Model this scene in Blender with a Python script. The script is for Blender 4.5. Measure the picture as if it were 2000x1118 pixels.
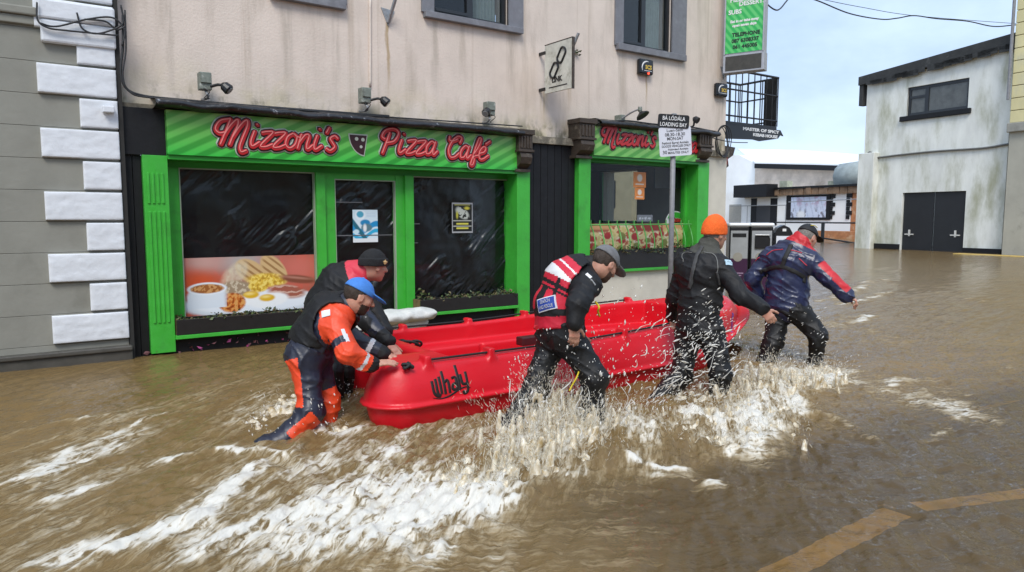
import bpy, bmesh, math, random
import numpy as np
from mathutils import Vector, Matrix

random.seed(7)
RNG = np.random.default_rng(11)
for o in list(bpy.data.objects):
    bpy.data.objects.remove(o)
scene = bpy.context.scene
COL = scene.collection

# ------------------------------------------------------------------ camera
FPX, CAMH = 1400.0, 1.45                       # focal length in photo pixels, eye height above the flood
PITCH, AZ = math.atan(134 / 1400.0), math.radians(55)
cam_d = bpy.data.cameras.new('camera')
cam_d.sensor_width = 36.0
cam_d.lens = 36.0 * FPX / 2000.0
cam_d.clip_start, cam_d.clip_end = 0.05, 2000
cam = bpy.data.objects.new('camera', cam_d)
COL.objects.link(cam)
cam.location = (0, 0, CAMH)
FW = np.array([math.cos(AZ) * math.cos(PITCH), math.sin(AZ) * math.cos(PITCH), -math.sin(PITCH)])
RT = np.array([math.sin(AZ), -math.cos(AZ), 0.0])
UP = np.cross(RT, FW)
cam.rotation_euler = Matrix((RT, UP, -FW)).transposed().to_euler()
scene.camera = cam

# ------------------------------------------------------------------ sky, sun, exposure
SUN_EL, SUN_AZ = math.radians(50), math.radians(-128)     # direction the sun stands in, azimuth from +X
w = bpy.data.worlds.new('World')
scene.world = w
w.use_nodes = True
nt = w.node_tree
for n in list(nt.nodes):
    nt.nodes.remove(n)
wo = nt.nodes.new('ShaderNodeOutputWorld')
bg = nt.nodes.new('ShaderNodeBackground')
sky = nt.nodes.new('ShaderNodeTexSky')
sky.sky_type = 'NISHITA'
sky.sun_disc = False
sky.sun_elevation = SUN_EL
sky.sun_rotation = math.pi / 2 - SUN_AZ
sky.air_density, sky.dust_density, sky.ozone_density = 1.2, 2.0, 1.2
tc = nt.nodes.new('ShaderNodeTexCoord')
mp = nt.nodes.new('ShaderNodeMapping')
mp.inputs['Scale'].default_value = (1.6, 1.6, 3.4)
nz = nt.nodes.new('ShaderNodeTexNoise')
nz.inputs['Scale'].default_value = 1.5
nz.inputs['Detail'].default_value = 7
nz.inputs['Roughness'].default_value = 0.55
cr = nt.nodes.new('ShaderNodeValToRGB')
cr.color_ramp.elements[0].position = 0.33
cr.color_ramp.elements[0].color = (2.9, 3.9, 5.7, 1)
cr.color_ramp.elements[1].position = 0.66
cr.color_ramp.elements[1].color = (5.6, 6.9, 8.8, 1)
mx = nt.nodes.new('ShaderNodeMix')
mx.data_type = 'RGBA'
mx.inputs['Factor'].default_value = 0.86
L = nt.links.new
L(tc.outputs['Generated'], mp.inputs['Vector'])
L(mp.outputs['Vector'], nz.inputs['Vector'])
L(nz.outputs['Fac'], cr.inputs['Fac'])
L(sky.outputs['Color'], mx.inputs['A'])
L(cr.outputs['Color'], mx.inputs['B'])
L(mx.outputs['Result'], bg.inputs['Color'])
bg.inputs['Strength'].default_value = 0.095
L(bg.outputs['Background'], wo.inputs['Surface'])
sun_d = bpy.data.lights.new('sun', 'SUN')
sun_d.energy = 1.5
sun_d.angle = math.radians(24)
sun_d.color = (1.0, 0.96, 0.9)
sun = bpy.data.objects.new('sun', sun_d)
COL.objects.link(sun)
sun.rotation_euler = Vector((math.cos(SUN_EL) * math.cos(SUN_AZ), math.cos(SUN_EL) * math.sin(SUN_AZ), math.sin(SUN_EL))).to_track_quat('Z', 'Y').to_euler()
sun.location = (0, -6, 14)
vs = scene.view_settings
vs.view_transform = 'Standard'
vs.look = 'None'
vs.exposure = 0.88
vs.gamma = 1.0
vs.use_curve_mapping = False
cy_ = scene.cycles
cy_.max_bounces, cy_.diffuse_bounces, cy_.glossy_bounces, cy_.transmission_bounces, cy_.transparent_max_bounces = 6, 3, 3, 3, 8

# ------------------------------------------------------------------ photo pixel -> point in the place
def ray(px, py):
    return FW + RT * (px - 1000) / FPX - UP * (py - 559) / FPX
CAM = np.array([0, 0, CAMH])
def at_y(px, py, Y):
    d = ray(px, py); return CAM + d * (Y / d[1])
def at_z(px, py, z=0.0):
    d = ray(px, py); return CAM + d * ((z - CAMH) / d[2])
def at_d(px, py, dep):
    return CAM + ray(px, py) * dep
def at_pl(px, py, p0, n):
    d = ray(px, py); return CAM + d * (((np.array(p0) - CAM) @ n) / (d @ n))
def FXZ(px, py, Y):
    p = at_y(px, py, Y); return p[0], p[2]

# ------------------------------------------------------------------ numpy noise
def _hash(ix, iy, iz, seed):
    h = (ix.astype(np.int64) * 374761393 + iy.astype(np.int64) * 668265263 + iz.astype(np.int64) * 2147483647 + seed * 974711) & 0xffffffff
    h = ((h ^ (h >> 13)) * 1274126177) & 0xffffffff
    return (h ^ (h >> 16)) & 0xffffffff
def noise2(x, y, seed=0):
    ix, iy = np.floor(x), np.floor(y)
    fx, fy = x - ix, y - iy
    ux, uy = fx * fx * fx * (fx * (fx * 6 - 15) + 10), fy * fy * fy * (fy * (fy * 6 - 15) + 10)
    ix = ix.astype(np.int64); iy = iy.astype(np.int64); z0 = np.zeros_like(ix)
    def g(dx, dy):
        a = _hash(ix + dx, iy + dy, z0, seed) * (2 * np.pi / 4294967296.0)
        return np.cos(a) * (fx - dx) + np.sin(a) * (fy - dy)
    a = g(0, 0) * (1 - ux) + g(1, 0) * ux
    b = g(0, 1) * (1 - ux) + g(1, 1) * ux
    return (a * (1 - uy) + b * uy) * 1.4
def fbm2(x, y, octv=4, seed=0, gain=0.5):
    r = np.zeros_like(x, dtype=float); a = 1.0
    for i in range(octv):
        r += a * noise2(x * 2 ** i + 17.3 * i, y * 2 ** i - 9.1 * i, seed + i); a *= gain
    return r
def ridge2(x, y, octv=4, seed=0, gain=0.55):
    r = np.zeros_like(x, dtype=float); a = 1.0; s = 0
    for i in range(octv):
        r += a * (1 - np.abs(noise2(x * 2 ** i + 7.7 * i, y * 2 ** i + 3.3 * i, seed + i)) * 2.0); s += a; a *= gain
    return r / s
def noise3(x, y, z, seed=0):
    ix, iy, iz = np.floor(x), np.floor(y), np.floor(z)
    fx, fy, fz = x - ix, y - iy, z - iz
    ux, uy, uz = [f * f * (3 - 2 * f) for f in (fx, fy, fz)]
    ix, iy, iz = ix.astype(np.int64), iy.astype(np.int64), iz.astype(np.int64)
    def v(dx, dy, dz):
        return _hash(ix + dx, iy + dy, iz + dz, seed) / 2147483648.0 - 1.0
    def lx(dy, dz):
        return v(0, dy, dz) * (1 - ux) + v(1, dy, dz) * ux
    return (lx(0, 0) * (1 - uy) + lx(1, 0) * uy) * (1 - uz) + (lx(0, 1) * (1 - uy) + lx(1, 1) * uy) * uz
def sstep(a, b, x):
    t = np.clip((x - a) / (b - a), 0, 1); return t * t * (3 - 2 * t)

# ------------------------------------------------------------------ materials
MATS = {}
def lin(c):
    c = [v / 255.0 for v in c]
    return tuple((v / 12.92 if v <= 0.04045 else ((v + 0.055) / 1.055) ** 2.4) for v in c)
def mat(name, col, rough=0.6, var=0.12, scale=6.0, stretch=(1, 1, 1), bump=0.0, bscale=60.0, metal=0.0, spec=0.5, coat=0.0, col2=None, c2pos=(0.45, 0.7), emit=None, trans=0.0, alpha=1.0, sss=0.0, rvar=0.0):
    """procedural Principled: base colour varied by noise, a second stain colour by another noise, fine relief by bump"""
    if name in MATS:
        return MATS[name]
    m = bpy.data.materials.new(name); m.use_nodes = True
    t = m.node_tree; b = t.nodes['Principled BSDF']; k = t.links.new
    N = t.nodes.new
    b.inputs['Roughness'].default_value = rough
    b.inputs['Metallic'].default_value = metal
    b.inputs['Specular IOR Level'].default_value = spec
    b.inputs['Coat Weight'].default_value = coat
    b.inputs['Transmission Weight'].default_value = trans
    b.inputs['Alpha'].default_value = alpha
    if sss:
        b.inputs['Subsurface Weight'].default_value = sss
        b.inputs['Subsurface Radius'].default_value = (0.012, 0.005, 0.003)
    geo = N('ShaderNodeNewGeometry')
    mpn = N('ShaderNodeMapping'); mpn.inputs['Scale'].default_value = stretch
    k(geo.outputs['Position'], mpn.inputs['Vector'])
    n1 = N('ShaderNodeTexNoise'); n1.inputs['Scale'].default_value = scale; n1.inputs['Detail'].default_value = 6; n1.inputs['Roughness'].default_value = 0.6
    k(mpn.outputs['Vector'], n1.inputs['Vector'])
    mr = N('ShaderNodeMapRange'); mr.inputs['From Min'].default_value = 0.25; mr.inputs['From Max'].default_value = 0.75
    mr.inputs['To Min'].default_value = 1 - var; mr.inputs['To Max'].default_value = 1 + var
    k(n1.outputs['Fac'], mr.inputs['Value'])
    sc_ = N('ShaderNodeVectorMath'); sc_.operation = 'SCALE'; sc_.inputs[0].default_value = col[:3]
    k(mr.outputs['Result'], sc_.inputs['Scale'])
    out = sc_.outputs['Vector']
    if col2 is not None:
        n2 = N('ShaderNodeTexNoise'); n2.inputs['Scale'].default_value = scale * 0.6; n2.inputs['Detail'].default_value = 9; n2.inputs['Roughness'].default_value = 0.65
        mp2 = N('ShaderNodeMapping'); mp2.inputs['Scale'].default_value = stretch; mp2.inputs['Location'].default_value = (3.1, 7.7, 1.3)
        k(geo.outputs['Position'], mp2.inputs['Vector']); k(mp2.outputs['Vector'], n2.inputs['Vector'])
        mr2 = N('ShaderNodeMapRange'); mr2.interpolation_type = 'SMOOTHSTEP'
        mr2.inputs['From Min'].default_value = c2pos[0]; mr2.inputs['From Max'].default_value = c2pos[1]
        k(n2.outputs['Fac'], mr2.inputs['Value'])
        mm = N('ShaderNodeMix'); mm.data_type = 'RGBA'
        k(mr2.outputs['Result'], mm.inputs['Factor']); k(out, mm.inputs['A']); mm.inputs['B'].default_value = (*col2[:3], 1)
        out = mm.outputs['Result']
    k(out, b.inputs['Base Color'])
    if rvar:
        mr3 = N('ShaderNodeMapRange'); mr3.inputs['From Min'].default_value = .3; mr3.inputs['From Max'].default_value = .7; mr3.inputs['To Min'].default_value = rough - rvar; mr3.inputs['To Max'].default_value = rough + rvar
        n4 = N('ShaderNodeTexNoise'); n4.inputs['Scale'].default_value = scale * 2.3; n4.inputs['Detail'].default_value = 8; k(mpn.outputs['Vector'], n4.inputs['Vector']); k(n4.outputs['Fac'], mr3.inputs['Value']); k(mr3.outputs['Result'], b.inputs['Roughness'])
    if emit:
        b.inputs['Emission Color'].default_value = (*emit[:3], 1); b.inputs['Emission Strength'].default_value = emit[3]
    if bump:
        n3 = N('ShaderNodeTexNoise'); n3.inputs['Scale'].default_value = bscale; n3.inputs['Detail'].default_value = 5
        k(geo.outputs['Position'], n3.inputs['Vector'])
        bp = N('ShaderNodeBump'); bp.inputs['Strength'].default_value = bump; bp.inputs['Distance'].default_value = 0.01
        k(n3.outputs['Fac'], bp.inputs['Height']); k(bp.outputs['Normal'], b.inputs['Normal'])
    MATS[name] = m
    return m
def vcol_mat(name, rough=0.35, spec=0.4, bump=0.0):
    if name in MATS:
        return MATS[name]
    m = bpy.data.materials.new(name); m.use_nodes = True
    t = m.node_tree; b = t.nodes['Principled BSDF']
    a = t.nodes.new('ShaderNodeAttribute'); a.attribute_name = 'Col'
    t.links.new(a.outputs['Color'], b.inputs['Base Color'])
    b.inputs['Roughness'].default_value = rough; b.inputs['Specular IOR Level'].default_value = spec
    MATS[name] = m
    return m

# ------------------------------------------------------------------ objects
def link(o, parent=None):
    COL.objects.link(o)
    if parent is not None:
        o.parent = parent
    return o
def tag(o, label=None, cat=None, group=None, kind=None):
    if label: o['label'] = label
    if cat: o['category'] = cat
    if group: o['group'] = group
    if kind: o['kind'] = kind
    return o
def thing(name, label, cat, loc=(0, 0, 0), group=None):
    o = bpy.data.objects.new(name, None); o.location = loc; o.empty_display_size = 0.2
    link(o); return tag(o, label, cat, group)
def origin_of(parent):
    v = np.zeros(3)
    while parent is not None:
        v = v + np.array(parent.location); parent = parent.parent
    return v
def mesh_obj(name, verts, faces, mats, parent=None, smooth=False, midx=None, loc=None):
    verts = np.asarray(verts, dtype=np.float64).reshape(-1, 3)
    org = origin_of(parent)
    if parent is None:
        loc = verts.mean(0) * np.array([1, 1, 0]) + np.array([0, 0, verts[:, 2].min()]) if loc is None else np.array(loc)
    else:
        loc = org
    me = bpy.data.meshes.new(name)
    if isinstance(faces, np.ndarray):
        nf, k = faces.shape
        me.vertices.add(len(verts)); me.vertices.foreach_set('co', (verts - loc).ravel())
        me.loops.add(nf * k); me.loops.foreach_set('vertex_index', faces.ravel().astype(np.int32))
        me.polygons.add(nf); me.polygons.foreach_set('loop_start', np.arange(nf, dtype=np.int32) * k)
        me.update(calc_edges=True)
    else:
        me.from_pydata([tuple(v) for v in (verts - loc)], [], faces); me.update()
    for m in (mats if isinstance(mats, (list, tuple)) else [mats]):
        me.materials.append(m)
    if midx is not None:
        me.polygons.foreach_set('material_index', np.asarray(midx, dtype=np.int32))
    if smooth:
        me.polygons.foreach_set('use_smooth', np.ones(len(me.polygons), dtype=bool))
    o = bpy.data.objects.new(name, me)
    if parent is None:
        o.location = loc
    return link(o, parent)
class MB:
    """collects boxes, prisms and tubes of ONE thing or part, then links them as one mesh"""
    def __init__(s):
        s.v = []; s.f = []; s.mi = []
    def add(s, v, f, mi=0):
        b = len(s.v); s.v += [tuple(p) for p in v]; s.f += [tuple(b + i for i in q) for q in f]; s.mi += [mi] * len(f)
        return s
    def box(s, x0, x1, y0, y1, z0, z1, mi=0, fr=None, bev=0.0):
        p = [(x, y, z) for z in (z0, z1) for y in (y0, y1) for x in (x0, x1)]
        f = [(0, 2, 3, 1), (4, 5, 7, 6), (0, 1, 5, 4), (2, 6, 7, 3), (0, 4, 6, 2), (1, 3, 7, 5)]
        if bev:
            bm = bmesh.new(); vs_ = [bm.verts.new(q) for q in p]
            for q in f: bm.faces.new([vs_[i] for i in q])
            bmesh.ops.bevel(bm, geom=bm.edges[:], offset=bev, segments=2, affect='EDGES', profile=0.5)
            bm.verts.index_update(); p = [tuple(q.co) for q in bm.verts]; f = [tuple(q.index for q in fc.verts) for fc in bm.faces]; bm.free()
        if fr is not None:
            p = [fr(q) for q in p]
        return s.add(p, f, mi)
    def prism(s, pts, fr, d0, d1, mi=0):
        """polygon pts (u, v) in the frame fr((u, d, v)), extruded from d0 to d1"""
        n = len(pts); p = [fr((u, d0, v)) for u, v in pts] + [fr((u, d1, v)) for u, v in pts]
        f = [tuple(range(n)), tuple(range(2 * n - 1, n - 1, -1))] + [(i, i + n, (i + 1) % n + n, (i + 1) % n) for i in range(n)]
        return s.add(p, f, mi)
    def tube(s, path, r, n=8, mi=0, cap=True, flat=None):
        path = np.asarray(path, float); m = len(path)
        rr = np.full(m, r) if np.isscalar(r) else np.asarray(r)
        t = np.gradient(path, axis=0); t /= np.linalg.norm(t, axis=1)[:, None] + 1e-12
        ref = np.array([0, 0, 1.0]) if abs(t[0, 2]) < 0.9 else np.array([1.0, 0, 0])
        u = np.cross(t[0], ref); u /= np.linalg.norm(u); vv = []
        for i in range(m):
            u = u - t[i] * (u @ t[i]); u /= np.linalg.norm(u) + 1e-12; w_ = np.cross(t[i], u)
            for k in range(n):
                a = 2 * math.pi * k / n
                vv.append(path[i] + rr[i] * (math.cos(a) * u + math.sin(a) * w_))
        f = [(i * n + k, i * n + (k + 1) % n, (i + 1) * n + (k + 1) % n, (i + 1) * n + k) for i in range(m - 1) for k in range(n)]
        if cap:
            f += [tuple(range(n - 1, -1, -1)), tuple((m - 1) * n + k for k in range(n))]
        return s.add(vv, f, mi)
    def ribbon(s, path, nrm, half, thick, mi=0, n=8):
        """flattened rounded band: half-width across, thick along the normals nrm"""
        path = np.asarray(path, float); m = len(path); nrm = np.broadcast_to(np.asarray(nrm, float), path.shape)
        hh = np.full(m, half) if np.isscalar(half) else np.asarray(half)
        t = np.gradient(path, axis=0); t /= np.linalg.norm(t, axis=1)[:, None] + 1e-12
        vv = []
        for i in range(m):
            sd = np.cross(t[i], nrm[i]); sd /= np.linalg.norm(sd) + 1e-12
            for k in range(n):
                a = 2 * math.pi * k / n
                vv.append(path[i] + sd * hh[i] * math.cos(a) + nrm[i] * thick * math.sin(a))
        f = [(i * n + k, i * n + (k + 1) % n, (i + 1) * n + (k + 1) % n, (i + 1) * n + k) for i in range(m - 1) for k in range(n)]
        f += [tuple(range(n - 1, -1, -1)), tuple((m - 1) * n + k for k in range(n))]
        return s.add(vv, f, mi)
    def lathe(s, prof, c, axis=(0, 0, 1), n=16, mi=0):
        ax = np.array(axis, float); ax /= np.linalg.norm(ax)
        u = np.cross(ax, (0, 0, 1) if abs(ax[2]) < 0.9 else (1, 0, 0)); u /= np.linalg.norm(u); v_ = np.cross(ax, u)
        vv = [np.array(c) + ax * h + r * (math.cos(2 * math.pi * k / n) * u + math.sin(2 * math.pi * k / n) * v_) for r, h in prof for k in range(n)]
        f = [(i * n + k, i * n + (k + 1) % n, (i + 1) * n + (k + 1) % n, (i + 1) * n + k) for i in range(len(prof) - 1) for k in range(n)]
        f += [tuple(range(n - 1, -1, -1)), tuple((len(prof) - 1) * n + k for k in range(n))]
        return s.add(vv, f, mi)
    def build(s, name, mats, parent=None, smooth=False, loc=None):
        return mesh_obj(name, s.v, s.f, mats, parent, smooth, s.mi if len(set(s.mi)) > 1 else None, loc)
def frame(o, u, v):
    """frame: (a, d, b) -> o + a*u + d*n + b*v, n pointing out of the surface (u x v)"""
    o, u, v = np.array(o, float), np.array(u, float), np.array(v, float)
    u = u / np.linalg.norm(u); v = v - u * (v @ u); v /= np.linalg.norm(v); n = np.cross(u, v)
    return lambda q: o + q[0] * u + q[1] * n + q[2] * v
def crom(pts, k=6):
    """Catmull-Rom through the points"""
    p = np.asarray(pts, float); q = np.vstack([2 * p[0] - p[1], p, 2 * p[-1] - p[-2]]); out = []
    for i in range(1, len(q) - 2):
        for j in range(k):
            t = j / k
            out.append(0.5 * ((2 * q[i]) + (q[i + 1] - q[i - 1]) * t + (2 * q[i - 1] - 5 * q[i] + 4 * q[i + 1] - q[i + 2]) * t * t + (3 * q[i] - q[i - 1] - 3 * q[i + 1] + q[i + 2]) * t ** 3))
    out.append(p[-1]); return np.array(out)
def text(name, s, fr, size, m, parent, depth=0.004, bold=0.0, align='CENTER', off=0.0, width=None):
    """lettering as a thin raised mesh; fr maps (u, d, v)"""
    c = bpy.data.curves.new('t', 'FONT'); c.body = s; c.size = size; c.align_x = align; c.extrude = depth / 2; c.offset = bold; c.resolution_u = 3
    o = bpy.data.objects.new('t', c); COL.objects.link(o)
    dg = bpy.context.evaluated_depsgraph_get(); me = o.evaluated_get(dg).to_mesh()
    v = np.array([tuple(q.co) for q in me.vertices]); f = [tuple(p.vertices) for p in me.polygons]
    o.evaluated_get(dg).to_mesh_clear(); bpy.data.objects.remove(o); bpy.data.curves.remove(c)
    if not len(v):
        return None
    k = 1.0
    if width:
        k = width / (v[:, 0].max() - v[:, 0].min())
    P = [fr((p[0] * k, p[2] + depth / 2 + off, p[1])) for p in v]
    return mesh_obj(name, P, f, m, parent)
def painted(name, fr, u0, u1, v0, v1, nu, nv, fn, parent, m, off=0.0, fold=None):
    """a flat print: a fine sheet whose colours are painted by fn(u01, v01)"""
    U, V = np.meshgrid(np.linspace(0, 1, nu), np.linspace(0, 1, nv))
    col = np.clip(fn(U, V), 0, 1).reshape(-1, 3)
    uu, vv = (u0 + U * (u1 - u0)).ravel(), (v0 + V * (v1 - v0)).ravel()
    dd = np.full(len(uu), off) + (fold(U, V).ravel() if fold else 0)
    P = np.array([fr((a, d, b)) for a, d, b in zip(uu, dd, vv)])
    I = np.arange(nu * nv).reshape(nv, nu)
    F = np.stack([I[:-1, :-1], I[:-1, 1:], I[1:, 1:], I[1:, :-1]], -1).reshape(-1, 4)
    o = mesh_obj(name, P, F, m, parent, smooth=True)
    a = o.data.color_attributes.new('Col', 'FLOAT_COLOR', 'POINT')
    a.data.foreach_set('color', np.hstack([col, np.ones((len(col), 1))]).ravel().astype(np.float32))
    return o

# ------------------------------------------------------------------ implicit surfaces -> one smooth continuous mesh
class Field:
    def __init__(s, lo, hi, h):
        s.lo = np.array(lo, float); s.h = h
        s.n = np.ceil((np.array(hi) - s.lo) / h).astype(int) + 1
        s.f = np.full(s.n, 0.5, np.float32)
        s.ax = [s.lo[i] + np.arange(s.n[i]) * h for i in range(3)]
    def sub(s, lo, hi):
        a = np.clip(np.floor((np.array(lo) - s.lo) / s.h).astype(int), 0, s.n - 1)
        b = np.clip(np.ceil((np.array(hi) - s.lo) / s.h).astype(int) + 1, 1, s.n)
        sl = tuple(slice(a[i], b[i]) for i in range(3))
        P = np.meshgrid(*[s.ax[i][sl[i]] for i in range(3)], indexing='ij', copy=False)
        return sl, P
    def put(s, lo, hi, fn, k=0.03, cut=False):
        m = k + 0.03
        sl, P = s.sub(np.array(lo) - m, np.array(hi) + m)
        if 0 in P[0].shape: return
        d = fn(*P).astype(np.float32); f = s.f[sl]
        if cut:
            d = -d; h = np.clip(0.5 + 0.5 * (d - f) / k, 0, 1)
            s.f[sl] = f + (d - f) * h + k * h * (1 - h)
        else:
            h = np.clip(0.5 + 0.5 * (f - d) / k, 0, 1)
            s.f[sl] = f + (d - f) * h - k * h * (1 - h)
    def cone(s, a, b, ra, rb, k=0.03, cut=False):
        a, b = np.array(a, float), np.array(b, float); ab = b - a; L2 = ab @ ab + 1e-9; r = max(ra, rb)
        def fn(x, y, z):
            t = np.clip(((x - a[0]) * ab[0] + (y - a[1]) * ab[1] + (z - a[2]) * ab[2]) / L2, 0, 1)
            return np.sqrt((x - a[0] - t * ab[0]) ** 2 + (y - a[1] - t * ab[1]) ** 2 + (z - a[2] - t * ab[2]) ** 2) - (ra + (rb - ra) * t)
        s.put(np.minimum(a, b) - r, np.maximum(a, b) + r, fn, k, cut)
    def econe(s, a, b, ra, rb, u, k=0.04):
        """tapered limb of elliptical section: ra = (radius along u, radius across)"""
        a, b = np.array(a, float), np.array(b, float); ab = b - a; Ln = np.linalg.norm(ab); w_ = ab / Ln
        u = np.array(u, float); u = u - w_ * (u @ w_); u /= np.linalg.norm(u); v = np.cross(w_, u); r = max(*ra, *rb)
        def fn(x, y, z):
            X, Y, Z = x - a[0], y - a[1], z - a[2]
            l = X * w_[0] + Y * w_[1] + Z * w_[2]; t = np.clip(l / Ln, 0, 1); e = l - t * Ln
            ru, rv = ra[0] + (rb[0] - ra[0]) * t, ra[1] + (rb[1] - ra[1]) * t
            q = np.sqrt(((X * u[0] + Y * u[1] + Z * u[2]) / ru) ** 2 + ((X * v[0] + Y * v[1] + Z * v[2]) / rv) ** 2 + (e / np.minimum(ru, rv)) ** 2)
            return (q - 1) * np.minimum(ru, rv)
        s.put(np.minimum(a, b) - r, np.maximum(a, b) + r, fn, k)
    def ell(s, c, r, M, k=0.02, cut=False):
        """ellipsoid: rows of M are its axes"""
        c = np.array(c, float); M = np.array(M, float); rm = max(r)
        def fn(x, y, z):
            X, Y, Z = x - c[0], y - c[1], z - c[2]
            q = sum(((X * M[i][0] + Y * M[i][1] + Z * M[i][2]) / r[i]) ** 2 for i in range(3))
            return (np.sqrt(q) - 1) * min(r)
        s.put(c - rm, c + rm, fn, k, cut)
    def wrinkle(s, amp, fn):
        """cloth folds: displace the surface by fn(x, y, z) * amp near the zero set"""
        i = np.where(np.abs(s.f) < 0.05)
        s.f[i] += (amp * fn(s.ax[0][i[0]], s.ax[1][i[1]], s.ax[2][i[2]])).astype(np.float32)
    def val(s, p):
        q = (np.asarray(p) - s.lo) / s.h; i = np.clip(np.floor(q).astype(int), 0, s.n - 2); t = q - i; r = 0
        for dx in (0, 1):
            for dy in (0, 1):
                for dz in (0, 1):
                    r = r + s.f[i[..., 0] + dx, i[..., 1] + dy, i[..., 2] + dz] * (t[..., 0] if dx else 1 - t[..., 0]) * (t[..., 1] if dy else 1 - t[..., 1]) * (t[..., 2] if dz else 1 - t[..., 2])
        return r
    def grad(s, p):
        e = s.h * 0.8
        g = np.stack([s.val(p + np.eye(3)[i] * e) - s.val(p - np.eye(3)[i] * e) for i in range(3)], -1)
        return g / (np.linalg.norm(g, axis=-1, keepdims=True) + 1e-9)
    def drape(s, pts, off=0.004, it=14, k=8):
        """lay a curve on the surface; returns points and outward normals"""
        p = crom(pts, k)
        for _ in range(it):
            p = p - s.grad(p) * (s.val(p) - off)[:, None] * 0.8
        return p, s.grad(p)
    def mesh(s):
        f = s.f; n = f.shape; S = f < 0
        cnt = np.zeros(tuple(np.array(n) - 1), np.int8)
        for dx in (0, 1):
            for dy in (0, 1):
                for dz in (0, 1):
                    cnt += S[dx:n[0] - 1 + dx, dy:n[1] - 1 + dy, dz:n[2] - 1 + dz]
        act = (cnt > 0) & (cnt < 8); idx = np.full(act.shape, -1, np.int64); I = np.argwhere(act); idx[act] = np.arange(len(I))
        cv = {(a, b, c): f[I[:, 0] + a, I[:, 1] + b, I[:, 2] + c] for a in (0, 1) for b in (0, 1) for c in (0, 1)}
        acc = np.zeros((len(I), 3)); num = np.zeros(len(I))
        for ax in range(3):
            o1, o2 = [i for i in range(3) if i != ax]
            for p in (0, 1):
                for q in (0, 1):
                    k0 = [0, 0, 0]; k0[o1], k0[o2] = p, q; k1 = list(k0); k1[ax] = 1
                    a, b = cv[tuple(k0)], cv[tuple(k1)]; m = (a < 0) != (b < 0)
                    t = np.where(m, a / np.where(m, a - b, 1), 0)
                    e = np.zeros((len(I), 3)); e[:, o1], e[:, o2], e[:, ax] = p, q, t
                    acc += e * m[:, None]; num += m
        V = s.lo + (I + acc / num[:, None]) * s.h; F = []
        for ax in range(3):
            o1, o2 = [(1, 2), (2, 0), (0, 1)][ax]
            sl0 = [slice(1, n[i] - 1) for i in range(3)]; sl0[ax] = slice(0, n[ax] - 1); sl1 = list(sl0); sl1[ax] = slice(1, n[ax])
            a, b = S[tuple(sl0)], S[tuple(sl1)]; E = np.argwhere(a != b); fl = a[a != b]
            if not len(E): continue
            E = E + np.array([0 if i == ax else 1 for i in range(3)])
            def c(d1, d2):
                q = E.copy(); q[:, o1] -= d1; q[:, o2] -= d2; return idx[q[:, 0], q[:, 1], q[:, 2]]
            Q = np.stack([c(1, 1), c(0, 1), c(0, 0), c(1, 0)], -1); Q[~fl] = Q[~fl][:, ::-1]; F.append(Q)
        return V, np.concatenate(F)
    def build(s, name, mats, parent=None, region=None, smooth_it=1):
        V, F = s.mesh()
        for _ in range(smooth_it):                 # one Laplacian pass takes the voxel steps away
            A = np.zeros_like(V); C = np.zeros(len(V))
            for a, b in ((0, 1), (1, 2), (2, 3), (3, 0)):
                for p, q in ((a, b), (b, a)):
                    A += np.stack([np.bincount(F[:, p], V[F[:, q], i], len(V)) for i in range(3)], -1); C += np.bincount(F[:, p], minlength=len(V))
            V = V * 0.5 + 0.5 * A / np.maximum(C, 1)[:, None]
        mi = region(V[F].mean(1)) if region else None
        return mesh_obj(name, V, F, mats, parent, True, mi)

# ================================================================== ground and flood water
BOAT_X0, BOAT_X1, BOAT_YC, BOAT_B = 1.98, 6.72, 5.2, 0.86
def boat_half(x):
    """half beam of the hull in plan"""
    t = np.clip((x - 4.3) / (BOAT_X1 - 4.3), 0, 1)
    return BOAT_B * np.sqrt(np.clip(1 - t ** 2.3, 0, 1))
def road_z(x, y):
    return -0.36 + 0.29 * sstep(3.5, 2.3, y + 0.06 * (x - 4)) * sstep(1.2, 2.4, x) + 0.05 * sstep(14, 30, x)

def graded(a, b, h, lo, hi, g=1.045, hmax=1.6):
    c = list(np.arange(a, b, h)); s = h; x = c[-1]
    while x < hi: s = min(s * g, hmax); x += s; c.append(x)
    s = h; x = c[0]
    while x > lo: s = min(s * g, hmax); x -= s; c.insert(0, x)
    return np.array(c)

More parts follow.
